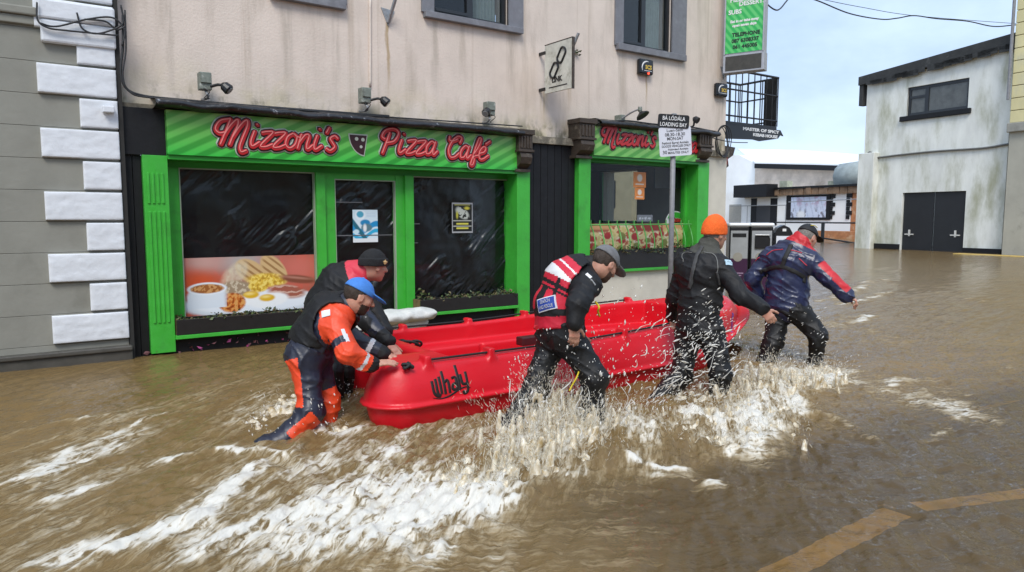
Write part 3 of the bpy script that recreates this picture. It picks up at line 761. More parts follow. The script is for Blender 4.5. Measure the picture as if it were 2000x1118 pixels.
mb.box(xs, XR, YW, YW + 0.3, 2.5, ZT)
mb.box(XL, XR, YW + 0.3, 14.5, ZT - 0.2, ZT - 0.001)
mb.build('plaster_wall', plaster, cafe)
CREAM = mat('cream_painted_plinth', (0.60, 0.56, 0.47), 0.7, 0.12, 3, bump=0.2, col2=(0.25, 0.235, 0.2), c2pos=(0.6, 0.78))
x1383 = FXZ(1384, 380, YP)[0]
MB().box(x1383 - 0.02, XR - 0.002, YW - 0.05, YW + 0.28, -0.5, 2.5).build('end_pier', CREAM, cafe)
for i, (o0, o1, ob, g0, g1, gb) in enumerate(wins):
    wn = MB().box(o0, g0, YW - 0.03, YW + 0.02, ob + 0.06, WT + 0.1).box(g1, o1, YW - 0.03, YW + 0.02, ob + 0.06, WT + 0.1).box(o0 + 0.03, o1 - 0.03, YW - 0.08, YW + 0.10, ob - 0.01, gb, bev=0.006).build('window_surround', GREYS, cafe)
    f = MB(); t = 0.055; md = g0 + (g1 - g0) * (0.5 if i != 2 else 0.46)
    for a, b in ((g0, g0 + t), (g1 - t, g1), (md - t * 0.8, md + t * 0.8)): f.box(a, b, YW + 0.05, YW + 0.12, gb, WT)
    for a, b in ((g0 + t, md - t * 0.8), (md + t * 0.8, g1 - t)): f.box(a, b, YW + 0.052, YW + 0.118, gb, gb + t)
    f.box(g0 + t, md - t * 0.8, YW + 0.04, YW + 0.11, gb + t, gb + t * 1.7)
    f.build('frame', DFRAME, wn)
    MB().box(g0 + t, md - t, YW + 0.085, YW + 0.09, gb + t, WT).build('pane', GLASS, wn); MB().box(md + t, g1 - t, YW + 0.085, YW + 0.09, gb + t, WT).build('pane', GLASS, wn)
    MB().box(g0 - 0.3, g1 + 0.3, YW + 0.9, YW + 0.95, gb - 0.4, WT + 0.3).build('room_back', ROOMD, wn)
    u = np.linspace(0, 1, 60)
    for (ca, cb) in ((md + 0.06, md + 0.2), (g1 - 0.42, g1 - 0.07)) if i else ((md, g1),):
        X = ca + u * (cb - ca); Yc = YW + 0.2 + 0.02 * np.sin(u * 40)
        V = np.concatenate([np.column_stack([X, Yc, np.full(60, gb)]), np.column_stack([X, Yc, np.full(60, WT)])]); j = np.arange(59)
        mesh_obj('curtain', V, np.stack([j, j + 1, j + 61, j + 60], -1), CURT, wn, True)

# ---- shopfront carcass
def pilaster(x0, x1, z0, z1, flutes=True):
    p = MB().box(x0, x1, YP, YG + 0.1, z0, z1, bev=0.004)
    o = p.build('pilaster', GREEN, cafe)
    if flutes:
        for za, zb in ((z0 + 0.32, z0 + (z1 - z0) * 0.72), (z0 + (z1 - z0) * 0.76, z1 - 0.18)):
            fl = MB(); wd = (x1 - x0); n = 4
            for k in range(n):
                a = x0 + wd * (0.14 + 0.76 * k / n); fl.box(a, a + wd * 0.10, YP - 0.012, YP + 0.01, za, zb, bev=0.004)
            fl.build('fluting', GREEN, o)
    return o
a0, a1 = FXZ(283, 400, YP)[0], FXZ(331, 400, YP)[0]
b0, b1 = FXZ(1010, 450, YP)[0], FXZ(1035, 450, YP)[0]
c0, c1 = FXZ(1130, 420, YP)[0], FXZ(1153, 420, YP)[0]
d0, d1 = FXZ(1362, 420, YP)[0], FXZ(1383, 420, YP)[0]
ZF0, ZF1 = 2.085, 2.55
pilaster(a0 - 0.005, a1, 0.03, ZF0); pilaster(b0, b1, -0.1, ZF0, False); 
z2 = FXZ(1150, 305, YF)[1]
pilaster(c0, c1, 0.45, z2 + 0.02, False); pilaster(d0, d1, 0.45, z2 + 0.02, False)
f1a, f1b = FXZ(326, 260, YF)[0], FXZ(1010, 300, YF)[0]
fa_ = thing('fascia_sign', 'long striped green café fascia with big red script lettering', 'sign', (3.6, YF, ZF0))
MB().box(f1a, f1b, YF, YF + 0.2, ZF0 + 0.012, ZF1).build('panel', FASCIA, fa_)
f2a, f2b = FXZ(1160, 275, YF)[0], FXZ(1367, 290, YF)[0]; z2t = FXZ(1160, 246, YF)[1]; z2b = FXZ(1158, 303, YF)[1]
fb_ = thing('fascia_sign', 'short striped green café fascia partly hidden behind the parking sign', 'sign', (8.3, YF, z2b))
MB().box(f2a, f2b, YF, YF + 0.2, z2b, z2t).build('panel', FASCIA, fb_)
# heads over the openings
MB().box(a1, b0, YF + 0.03, YG + 0.12, ZF0 - 0.035, ZF0 + 0.01).box(a1, b0, YG - 0.03, YG + 0.1, FXZ(480, 333, YG)[1], ZF0 - 0.036).build('window_head', GREEND, cafe)
MB().box(c1, d0, YF + 0.03, YG + 0.12, z2b - 0.04, z2b - 0.002).box(c1, d0, YG - 0.03, YG + 0.1, FXZ(1160, 318, YG)[1], z2b - 0.041).build('window_head', GREEND, cafe)
# black cornice with worn lead over both signs
n = 90; xs_ = np.linspace(FXZ(303, 200, 8.1)[0], FXZ(1040, 265, 8.1)[0], n)
def cornice(x0, x1, z, nm):
    xs_ = np.linspace(x0, x1, int((x1 - x0) * 18)); rng_ = fbm2(xs_ * 3.0, xs_ * 0 + z, 4, 3); V = []; prof = [(YW, 0.11), (8.16, 0.10), (8.02, 0.055), (8.0, 0.02), (8.03, 0.0), (YF - 0.012, -0.012), (YF + 0.1, -0.012)]
    for x, r in zip(xs_, rng_): V += [(x, y - 0.02 * r * (y < 8.1), z + dz + 0.016 * r * (dz < 0.08) + 0.006 * random.random()) for y, dz in prof]
    m_ = len(prof); i = np.arange(len(xs_) - 1)[:, None] * m_ + np.arange(m_ - 1)[None]; i = i.ravel()
    return mesh_obj(nm, V, np.stack([i, i + 1, i + m_ + 1, i + m_], -1), LEAD, cafe)
cornice(FXZ(303, 210, 8.05)[0], FXZ(1018, 262, 8.1)[0], ZF1 + 0.015, 'cornice')
cornice(FXZ(1168, 235, 8.1)[0], FXZ(1400, 260, 8.1)[0], z2t + 0.012, 'cornice')
MB().box(XL, XR, YW - 0.10, YW - 0.001, 2.50, 2.60).build('ledge', mat('grimy_ledge', (0.14, 0.125, 0.095), 0.8, 0.4, 10, bump=0.5, bscale=30, col2=(0.4, 0.35, 0.26), c2pos=(0.5, 0.7)), cafe)
# corbels
def corbel(x0, x1, z0, z1):
    z_ = z0 + (z1 - z0) * 0.50
    c = MB().box(x0, x1, YF - 0.08, YW, z_, z1, bev=0.01).box(x0 - 0.02, x1 + 0.02, YF - 0.11, YW - 0.002, z1 - 0.05, z1 + 0.02, bev=0.006).box(x0 - 0.015, x1 + 0.015, YF - 0.1, YW - 0.003, z_ - 0.02, z_ + 0.012, bev=0.004)
    wd = x1 - x0
    c.prism([(YF - 0.075, z_ - 0.022), (YF - 0.10, z_ - 0.09), (YF - 0.07, z0 + 0.09), (YF + 0.03, z0 + 0.02), (YW - 0.004, z0 + 0.02), (YW - 0.004, z_ - 0.022)], lambda q: np.array([x0 + q[1], q[0], q[2]]), 0.02, wd - 0.02)
    c.box(x0 - 0.01, x1 + 0.01, YF - 0.01, YW - 0.005, z0 - 0.02, z0 + 0.018)
    o = c.build('corbel', BROWN, cafe)
    g = MB()
    for k in range(4): a = x0 + wd * (0.12 + 0.21 * k); g.box(a, a + wd * 0.12, YF - 0.095, YF - 0.07, z_ + 0.03, z1 - 0.07, bev=0.004)
    g.build('fluting', BROWN, o)
for p, q in (((1014, 258), (1043, 334)), ((1133, 236), (1165, 308)), ((1368, 258), (1394, 316))):
    A, B = FXZ(*p, YF - 0.08), FXZ(q[0], q[1], YF - 0.02); corbel(A[0], FXZ(q[0], p[1], YF - 0.08)[0] - 0.02, B[1], A[1] + 0.02)
# black boarding: left end post, between the shops
def boards(x0, x1, z0, z1, n, y):
    for k in range(n):
        a = x0 + (x1 - x0) * k / n; b = x0 + (x1 - x0) * (k + 1) / n
        MB().box(a + 0.003, b - 0.003, y + random.uniform(0, 0.004), YW + 0.02, z0, z1, bev=0.003).build('board', BLACKP, cafe)
boards(XL, a0 - 0.006, -0.45, 2.50, 2, 8.27)
MB().box(XL, FXZ(330, 215, 8.22)[0], 8.235, 8.268, ZF0 + 0.0, 2.56, bev=0.004).build('end_panel', BLACKP, cafe)
boards(b1 + 0.002, c0 - 0.002, -0.45, 2.50, 7, 8.29)
MB().box(b1 + 0.002, c0 - 0.002, 8.331, 8.345, -0.4, 2.5).build('board_backing', BLACKP, cafe)

# ---- windows and door of the first shop
g0 = FXZ(352, 450, YG)[0]; g1 = FXZ(614, 450, YG)[0]; e0 = FXZ(652, 450, YG)[0]; e1 = FXZ(770, 450, YG)[0]; h0 = FXZ(802, 450, YG)[0]; h1 = b0
ZH = FXZ(480, 333, YG)[1]; ZD = FXZ(710, 352, YG)[1]
zs1, zs3 = 0.20, FXZ(900, 606, YP - 0.05)[1]
MB().box(a1, g0, YG - 0.05, YG + 0.08, -0.4, ZH).build('window_jamb', GREEN, cafe)
fr_ = MB()
fr_.box(g1, g1 + (e0 - g1) * 0.45, YG - 0.10, YG + 0.08, -0.4, ZH); fr_.box(g1 + (e0 - g1) * 0.45, e0, YG - 0.06, YG + 0.079, -0.4, ZH)
fr_.box(e0, e1, YG - 0.05, YG + 0.078, ZD, ZH); fr_.box(e1, e1 + (h0 - e1) * 0.5, YG - 0.06, YG + 0.079, -0.4, ZH); fr_.box(e1 + (h0 - e1) * 0.5, h0, YG - 0.10, YG + 0.08, -0.4, ZH)
fr_.build('window_frame', GREEN, cafe)
BEAD = mat('pale_putty_bead', (0.30, 0.36, 0.26), 0.6, 0.2)
bd = MB()
for x in (g0, e0, h0): bd.box(x, x + 0.012, YG - 0.055, YG, 0.2, ZH if x != e0 else ZD)
for x in (g1, e1): bd.box(x - 0.012, x, YG - 0.056, YG, 0.2, ZH if x == g1 else ZD)
for x, y, z in ((g0, g1, ZH), (e0, e1, ZD), (h0, h1, ZH)): bd.box(x + 0.012, y - 0.012, YG - 0.054, YG, z - 0.012, z)
bd.build('glazing_bead', BEAD, cafe)
for x, y, z0, z1 in ((g0, g1, 0.3, ZH), (e0, e1, -0.3, ZD), (h0, h1, 0.3, ZH)):
    MB().box(x, y, YG - 0.004, YG + 0.002, z0, z1).build('pane', glass_mat('shop_glass', (0.94, 0.95, 0.95), 0.015, .82), cafe)
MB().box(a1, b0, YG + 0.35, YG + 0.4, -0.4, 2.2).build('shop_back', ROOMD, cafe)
def sheet(x0, x1, z0, z1, seed, parent):
    """creased plastic sheeting taped behind the glass"""
    nu, nv = int((x1 - x0) * 90), int((z1 - z0) * 90); U, V = np.meshgrid(np.linspace(0, x1 - x0, nu), np.linspace(0, z1 - z0, nv))
    a = 0.8; s = U * math.cos(a) + V * math.sin(a); t = -U * math.sin(a) + V * math.cos(a)
    D = 0.040 * (ridge2(s * 1.2 + 0.4 * fbm2(U * 2, V * 2, 2, seed), t * 6, 4, seed) - 0.5) * sstep(-0.3, 0.5, fbm2(U * 1.7, V * 1.7, 2, seed + 4)) + 0.012 * fbm2(U * 2.2, V * 2.2, 3, seed + 9)
    I_ = np.arange(nu * nv).reshape(nv, nu)
    mesh_obj('plastic_sheet', np.stack([x0 + U, YG + 0.035 + D, z0 + V], -1).reshape(-1, 3), np.stack([I_[:-1, :-1], I_[:-1, 1:], I_[1:, 1:], I_[1:, :-1]], -1).reshape(-1, 4), PLASTIC, parent, True)
sheet(g0, g1, 0.3, ZH, 3, cafe); sheet(e0, e1, -0.35, ZD, 13, cafe); sheet(h0, h1, 0.3, ZH, 29, cafe)
# sills and black bases under the windows
MB().box(a1, g1 + 0.06, YP - 0.05, YG, 0.165, 0.205, bev=0.004).build('sill', GREEN, cafe)
MB().box(h0 - 0.06, b0, YP - 0.05, YG, zs3 - 0.04, zs3, bev=0.004).build('sill', GREEN, cafe)
MB().box(a0 + 0.02, g1 + 0.04, YP + 0.06, YG + 0.05, -0.45, 0.164).build('stall_riser', BLACKP, cafe)
MB().box(h0 - 0.04, b0, YP + 0.06, YG + 0.05, -0.45, zs3 - 0.041).build('stall_riser', BLACKP, cafe)
# door: frame bars inside the sheeted glass
dr = MB().box(e0 + 0.012, e1 - 0.012, YG - 0.045, YG - 0.005, -0.35, 0.12).build('door_rail', BLACKP, cafe)
TAPE = mat('grey_tape', (0.12, 0.12, 0.125), 0.4, 0.2)
for x0, x1, z in ((e0 + 0.02, e0 + 0.38, 1.63), (e0 + 0.02, e1 - 0.03, 1.22), (h0 + 0.01, h0 + 0.13, 1.36), (h0 + 0.01, h0 + 0.1, 1.11)):
    MB().box(x0, x1, YG - 0.008, YG - 0.0045, z, z + 0.012).build('tape_strip', TAPE, cafe)

# ---- second shop window
k0, k1 = c1, d0; ZH2 = FXZ(1160, 319, YG)[1]; zsill = FXZ(1250, 524, YP - 0.05)[1]
MB().box(k0, k0 + 0.05, YG - 0.04, YG + 0.06, zsill, ZH2).build('window_jamb', GREEN, cafe); MB().box(k1 - 0.04, k1, YG - 0.041, YG + 0.06, zsill, ZH2).build('window_jamb', GREEN, cafe)
MB().box(k0 + 0.05, k1 - 0.04, YG - 0.004, YG + 0.002, zsill, ZH2).build('pane', glass_mat('shop_glass'), cafe)
MB().box(c0, d1, YP - 0.05, YG + 0.05, zsill - 0.045, zsill, bev=0.004).build('sill', GREEN, cafe)
MB().box(c0 + 0.005, x1383 - 0.025, YP + 0.02, YG + 0.1, -0.5, zsill - 0.046).build('plinth', CREAM, cafe)
MB().box(c0, XR - .31, 13.9, 13.95, -0.4, 2.5).box(c0 - 0.02, c0, YG + 0.12, 13.9, -0.4, 2.5).box(c0, XR - .31, YG + 0.12, 13.9, 2.4, 2.45).box(d1 + .01, XR - .31, YG + .12, YG + .14, -.4, 2.4).build('shop_interior', mat('dim_shop_interior', (0.075, 0.068, 0.06), 0.9, 0.3, 2), cafe)
# green return pier of the side street and its downpipe
MB().box(XR + 0.001, XR + 0.09, YW + 0.05, YW + 0.32, -0.5, 2.2, bev=0.004).build('side_pilaster', GREEND, cafe)

# ================================================================== script lettering of the café signs
GL = {
 'M': (1.95, [[(.62, .8), (.3, .72), (.05, 1.0), (.2, 1.5), (.72, 1.68)], [(.72, 1.68), (.62, .8), (.5, 0)], [(.55, .5), (.8, 1.25), (1.08, 1.66), (1.18, 1.3), (1.06, .6), (.98, 0)], [(1.05, .5), (1.3, 1.25), (1.58, 1.66), (1.7, 1.3), (1.6, .5), (1.55, -.1), (1.7, -.42), (1.95, -.3)]]),
 'i': (.62, [[(.2, 1), (.14, .3), (.28, .0), (.62, .3)], [(.25, 1.42), (.27, 1.46)]]),
 'z': (.72, [[(.02, .92), (.3, 1.0), (.62, .95), (.1, .08), (.4, .0), (.75, .2)]]),
 'o': (.74, [[(.35, 1.0), (.08, .75), (.06, .25), (.33, 0), (.6, .25), (.62, .75), (.35, 1.0), (.6, .8), (.8, .75)]]),
 'n': (.86, [[(.1, 1), (.08, .5), (.06, 0)], [(.08, .4), (.35, .95), (.58, .9), (.56, .3), (.66, .0), (.92, .3)]]),
 "'": (.3, [[(.2, 1.6), (.1, 1.2)]]),
 's': (.62, [[(.58, .85), (.35, 1.02), (.12, .82), (.32, .52), (.5, .25), (.28, -.02), (.0, .12)]]),
 'P': (1.25, [[(.5, 1.45), (.42, .7), (.3, -.1)], [(.25, .95), (.02, 1.15), (.2, 1.6), (.75, 1.75), (1.12, 1.45), (.95, .85), (.45, .68)]]),
 'a': (.84, [[(.6, .85), (.32, 1.), (.06, .6), (.12, .08), (.4, .1), (.6, .6)], [(.62, 1.0), (.57, .3), (.68, 0), (.92, .3)]]),
 'C': (1.1, [[(.02, 1.7), (.05, 1.4), (.35, 1.32), (.7, 1.5)], [(.92, 1.2), (.98, 1.6), (.65, 1.72), (.3, 1.3), (.16, .6), (.4, .05), (.75, .05), (1.05, .4)]]),
 'f': (.66, [[(.25, .3), (.55, 1.0), (.62, 1.6), (.45, 1.7), (.34, 1.1), (.26, .2), (.2, -.45), (.38, -.5), (.42, -.1), (.3, .15), (.7, .3)]]),
 'é': (.8, [[(.08, .45), (.45, .6), (.5, .92), (.28, 1.0), (.06, .6), (.15, .08), (.45, .0), (.85, .35)], [(.42, 1.25), (.75, 1.55)]]),
}
def word(s, fr, u0, u1, v, xh, parent, slant=0.22, wd=(0.026, 0.040, 0.054), highlight=True):
    pen = 0; st = []
    for ch in s:
        w_, strokes = GL[ch]
        for p in strokes: st.append([(pen + x + slant * y, y) for x, y in p])
        pen += w_
    k = (u1 - u0) / pen
    for li, (h, m, nm) in enumerate(((wd[2], LETTER_P, 'lettering_halo'), (wd[1], LETTER_D, 'lettering_shadow'), (wd[0], LETTER_R, 'lettering')) + (((wd[0] * 0.25, LETTER_H, 'lettering_shine'),) if highlight else ())):
        b = MB()
        for si, p in enumerate(st):
            q = crom([(u0 + x * k, v + y * xh) for x, y in p], 5)
            if li == 3: q = q + np.array([-0.006, 0.009])
            q = np.vstack([q[0] + (q[0] - q[1]) / (np.linalg.norm(q[0] - q[1]) + 1e-9) * h * 0.55, q, q[-1] + (q[-1] - q[-2]) / (np.linalg.norm(q[-1] - q[-2]) + 1e-9) * h * 0.55])
            hh = np.full(len(q), h); hh[0] = hh[-1] = h * 0.5
            P = [fr((a, 0.004 + 0.006 * li + 0.0004 * (si % 5), c)) for a, c in q]; nn = fr((0, 1, 0)) - fr((0, 0, 0))
            b.ribbon(P, nn, hh, 0.0022, n=10)
        b.build(nm, m, parent, smooth=True)
FF = at_face(YF)
def span(p, q): return FXZ(*p, YF)[0], FXZ(*q, YF)[0]
zl = FXZ(560, 291, YF)[1]
u = span((412, 280), (655, 285)); word("Mizzoni's", FF, u[0], u[1], zl, 0.165, fa_)
u = span((738, 290), (850, 300)); word('Pizza', FF, u[0], u[1], FXZ(790, 301, YF)[1], 0.165, fa_)
u = span((868, 300), (950, 305)); word('Café', FF, u[0], u[1], FXZ(910, 311, YF)[1], 0.16, fa_)
u = span((1170, 275), (1278, 285)); word("Mizzoni's", FF, u[0], u[1], FXZ(1210, 282, YF)[1], 0.15, fb_, wd=(0.022, 0.036, 0.046), highlight=False)
u = span((1298, 290), (1360, 295)); word('Pizza', FF, u[0], u[1], FXZ(1320, 295, YF)[1], 0.15, fb_, wd=(0.022, 0.036, 0.046), highlight=False)
# pizza slice between the words
cx0, cz0 = FXZ(700, 282, YF)
def slice_pts(s): 
    return [(cx0 - 0.11 * s, cz0 + 0.105 * s)] + [(cx0 - 0.11 * s + 0.24 * s * (1 - math.cos(t)) * 0.78, cz0 + 0.105 * s - 0.23 * s * math.sin(t)) for t in np.linspace(0.1, 1.5, 9)] + [(cx0 + 0.105 * s, cz0 + 0.105 * s)]
for s_, m_, d_, nm in ((1.14, LETTER_P, 0.003, 'slice_halo'), (1.0, LETTER_D, 0.007, 'slice')):
    MB().prism(slice_pts(s_), FF, 0.0006, d_).build(nm, m_, fa_)
for dx, dz, r in ((-0.025, 0.06, 0.022), (0.055, 0.055, 0.022), (0.03, -0.03, 0.018)):
    MB().lathe([(r, 0), (r, 0.003)], FF((cx0 + dx, 0.0072, cz0 + dz)), (0, -1, 0), 12).build('slice_topping', LETTER_P, fa_)

# ================================================================== prints in the windows
def disc(U, V, cx, cy, rx, ry, soft=0.02, rot=0.0):
    c, s = math.cos(rot), math.sin(rot); x, y = (U - cx), (V - cy); a, b = (x * c + y * s) / rx, (-x * s + y * c) / ry
    return sstep(1 + soft / min(rx, ry), 1 - soft / min(rx, ry), np.sqrt(a * a + b * b))
def over(C, col, m):
    return C * (1 - m[..., None]) + np.array(col) * m[..., None]
def breakfast(U, V):
    A = 2.6; x = U * A; n1 = fbm2(x * 4, V * 4, 3, 2); n2 = fbm2(x * 14, V * 14, 3, 7)
    C = np.zeros(U.shape + (3,)) + np.array([0.42, 0.12, 0.08])
    C = over(C, (0.55, 0.10, 0.06), sstep(-.2, .4, n1)); C = over(C, (0.42, 0.38, 0.36), disc(x, V, 1.1, .93, .5, .2, .2)); C = over(C, (0.55, 0.32, 0.28), disc(x, V, .35, .95, .35, .18, .15)); C = over(C, (0.6, 0.09, 0.03), disc(x, V, .25, .55, .4, .2, .15)); C = over(C, (0.60, .16, .12), disc(x, V, 2.3, .75, .4, .25, .2))
    C = over(C, (0.68, 0.72, 0.76), disc(x, V, 1.32, .16, 1.38, .23, .02)); C = over(C, (0.80, 0.83, 0.86), disc(x, V, 1.32, .20, 1.3, .20, .02))
    for cx, cy, rot in ((1.28, .72, -.5), (1.74, .74, -.8)):          # grilled bread
        m = disc(x, V, cx, cy, .34, .20, .02, rot); C = over(C, (0.62, 0.42, 0.2), m)
        st = (np.sin((x * .7 + V) * 48) > .35) * disc(x, V, cx, cy, .30, .17, .03, rot); C = over(C, (0.28, 0.13, 0.04), st * .8)
    m = disc(x, V, .95, .68, .30, .16, .05, .7); C = over(C, (0.66, .58, .42), m * (0.7 + .3 * n2))
    m = disc(x, V, .98, .42, .34, .16, .03); C = over(C, (0.34, .25, .16), m); C = over(C, (0.6, .5, .36), m * (n2 > .12))
    m = np.maximum(disc(x, V, 1.6, .56, .38, .12, .03, -.05), disc(x, V, 1.42, .47, .2, .12, .02)); C = over(C, (0.74, .48, .06), m); C = over(C, (0.86, .66, .16), m * (n2 > .15)); C = over(C, (.5, .28, .03), m * sstep(-.1, -.35, n2))
    m = disc(x, V, 2.25, .55, .38, .075, .02, -.12); C = over(C, (0.22, .07, .04), m); C = over(C, (.45, .2, .14), disc(x, V, 2.2, .58, .3, .02, .02, -.12))
    m = disc(x, V, 2.0, .33, .38, .12, .03, -.12); C = over(C, (0.36, .11, .07), m); C = over(C, (.7, .48, .38), m * (np.sin(V * 60 + n1 * 3) > .5) * .8)
    m = np.maximum(disc(x, V, 1.62, .19, .4, .13, .02, .1), disc(x, V, 1.3, .22, .25, .1, .02)); C = over(C, (0.88, .88, .86), m)
    for cx, cy in ((1.58, .24), (1.26, .31)): C = over(C, (0.72, .42, .02), disc(x, V, cx, cy, .16, .065, .015)); C = over(C, (.9, .68, .2), disc(x, V, cx - .03, cy + .02, .09, .025, .02))
    m = disc(x, V, .88, .19, .26, .17, .02); C = over(C, (0.60, .17, .03), m); C = over(C, (.72, .34, .1), m * (n2 > .1)); C = over(C, (.3, .06, .01), m * (n2 < -.25))
    m = np.maximum(disc(x, V, .42, .32, .38, .2, .02), ((np.abs(x - .42) < .36) & (V > .12) & (V < .34)) * 1.0); C = over(C, (0.72, .77, .82), m * sstep(.86, .7, x)); C = over(C, (0.80, .84, .88), disc(x, V, .42, .46, .37, .11, .01)); m = disc(x, V, .42, .46, .31, .08, .01); C = over(C, (0.34, .12, .03), m); C = over(C, (.62, .32, .12), m * (n2 > .05))
    return C
def pizza_print(U, V):
    n = fbm2(U * 9, V * 3.4, 3, 5); n2 = fbm2(U * 22, V * 9, 3, 9); C = np.zeros(U.shape + (3,)) + np.array([0.62, .50, .26])
    C = over(C, (.68, .62, .46), sstep(.0, .3, n)); C = over(C, (.45, .40, .12), sstep(.1, .4, n2) * .7); C = over(C, (.38, .1, .05), sstep(.2, .4, -n2))
    rg = np.random.default_rng(4)
    for _ in range(46):
        cx, cy = rg.random(), rg.random() * .75; C = over(C, (.36, .03, .03) if rg.random() < .75 else (.2, .2, .05), disc(U * 3, V, cx * 3, cy, .07 + .05 * rg.random(), .06 + .03 * rg.random(), .012))
    C = over(C, (.25, .04, .03), sstep(.78, .84, V) * sstep(-.1, .1, np.sin(U * 12) + n)); C = over(C, (.55, .3, .14), sstep(.82, .9, V) * (np.sin(U * 7 + 1) > .2)); return C
def blue_poster(U, V):
    C = np.zeros(U.shape + (3,)) + np.array([.62, .74, .80]); w_ = V + .12 * np.sin(U * 5)
    C = over(C, (.02, .25, .52), sstep(.34, .38, w_) * sstep(.56, .52, w_)); C = over(C, (.03, .38, .62), sstep(.16, .2, w_) * sstep(.32, .28, w_)); C = over(C, (.75, .82, .86), disc(U, V, .3, .84, .2, .16, .02)); C = over(C, (.08, .36, .5), disc(U, V, .3, .86, .14, .1, .02))
    s = np.abs((U - .02) * .8 + (V - .62) * .75); C = over(C, (.02, .14, .2), sstep(.09, .06, s) * (U < .62)); C = over(C, (.02, .22, .45), disc(U, V, .5, .6, .2, .1, .02)); C = over(C, (.1, .2, .24), disc(U, V, .55, .45, .22, .12, .02)); C = over(C, (.75, .76, .76), disc(U, V, .48, .44, .07, .12, .03))
    C = over(C, (.5, .62, .72), ((U > .55) & (U < .92) & (V > .76) & (V < .93)) * (np.sin(V * 130) > 0) * .8); C = over(C, (.55, .72, .8), disc(U, V, .14, .33, .11, .07, .02)); return over(C, (.72, .74, .75), (V < .12) * 1.0)
def dark_poster(U, V):
    C = np.zeros(U.shape + (3,)) + np.array([.012, .012, .01]); b = np.minimum(np.minimum(U, 1 - U), np.minimum(V, 1 - V))
    n = fbm2(U * 5, V * 6, 3, 2); C = over(C, (.5, .52, .46), disc(U, V, .5, .66, .33, .17, .04, -.4) * (n > -.12)); C = over(C, (.62, .55, .06), disc(U, V, .72, .82, .12, .05, .03)); C = over(C, (.5, .46, .05), disc(U, V, .25, .6, .05, .12, .03))
    for y in (.30, .16): C = over(C, (.6, .55, .08), (np.abs(V - y) < .028) * (np.abs(U - .5) < .28) * 1.0)
    for y in (.40, .225): C = over(C, (.42, .42, .36), (np.abs(V - y) < .016) * (np.abs(U - .5) < .44) * 1.0)
    C = over(C, (.5, .46, .1), (np.abs(V - .93) < .012) * (np.abs(U - .5) < .38) * 1.0); return over(C, (.36, .36, .37), (b < .05) * 1.0)
def orange_print(U, V):
    C = np.zeros(U.shape + (3,)) + np.array([.72, .24, .05]); C = over(C, (.78, .70, .6), disc(U, V, .5, .62, .2, .24, .05)); return over(C, (.75, .62, .5), (np.abs(V - .22) < .045) * (np.abs(U - .5) < .33) * 1.0)
def notice_print(U, V):
    C = np.zeros(U.shape + (3,)) + np.array([.16, .17, .19]); n = fbm2(U * 8, V * 5, 2, 3); return over(C, (.45, .48, .52), (n > .1) * disc(U, V, .5, .45, .4, .28, .05))
FGp = at_face(YG - 0.0045)
def sheet_print(nm, label, cat, px0, px1, fn, nu, nv, back=0.0, Y=None):
    fr = at_face(Y if Y else YG - 0.0055); A = FXZ(px0[0], px0[1], Y or YG); B = FXZ(px1[0], px1[1], Y or YG)
    o = painted(nm, fr, A[0], B[0], B[1], A[1], nu, nv, fn, None, PRINT); tag(o, label, cat); return o
zpb = 0.36
A, B = FXZ(356, 505, YG), FXZ(619, 498, YG)
o = painted('food_poster', at_face(YG - 0.006), g0 + 0.015, g1 - 0.015, zpb, A[1], 300, 110, breakfast, None, PRINT); tag(o, 'wide photo print of a fried breakfast plate in café window', 'poster')
sheet_print('poster', 'blue and white notice taped inside the café door', 'poster', (688, 410), (738, 473), blue_poster, 60, 80)
sheet_print('poster', 'black and yellow notice in pale frame on dark window', 'poster', (882, 396), (923, 455), dark_poster, 60, 90)
sheet_print('hanging_notice', 'upper orange card hanging in the second shop window', 'notice', (1237, 336), (1261, 367), orange_print, 40, 50)
sheet_print('hanging_notice', 'lower smaller orange card hanging below another orange card', 'notice', (1239.5, 367), (1258, 390), orange_print, 40, 50)
sheet_print('window_notice', 'small grey notice standing at the bottom of shop window', 'notice', (1244, 420), (1274, 433), notice_print, 40, 24)
o = painted('food_print', at_face(YG - 0.006), k0 + 0.052, k1 - 0.045, zsill + 0.02, FXZ(1240, 437, YG)[1], 260, 70, pizza_print, None, PRINT); tag(o, 'long photo print of pizza toppings along shop window bottom', 'poster')

# domed green tent card behind the second window
tcx, tcz = FXZ(1318, 425, YG + 0.1)
tc_ = thing('display_topper', 'domed green and white display card with red lettering in shop window', 'sign', (tcx, YG + 0.1, tcz - 0.1))
dome = [(tcx + 0.24 * math.cos(t), tcz - 0.1 + 0.21 * math.sin(t)) for t in np.linspace(0, math.pi, 17)]
MB().prism(dome, at_face(YG + 0.10), 0, 0.02).build('card', mat('white_card', (.7, .7, .68), .5), tc_)
MB().prism([(tcx + 0.2 * math.cos(t), tcz - 0.03 + 0.12 * math.sin(t)) for t in np.linspace(0.1, math.pi - .1, 15)], at_face(YG + 0.10), 0.0205, 0.024).build('green_dome', GREEN, tc_)
word('Mizzoni', at_face(YG + 0.075), tcx - 0.18, tcx + 0.16, tcz - 0.075, 0.045, tc_, wd=(0.008, 0.014, 0.018), highlight=False)
# menu board inside
MB().box(FXZ(1280, 330, 8.9)[0], FXZ(1330, 330, 8.9)[0], 8.9, 8.93, FXZ(1300, 368, 8.9)[1], FXZ(1300, 330, 8.9)[1]).build('menu_board', mat('grey_board', (.16, .16, .165), .6), cafe)
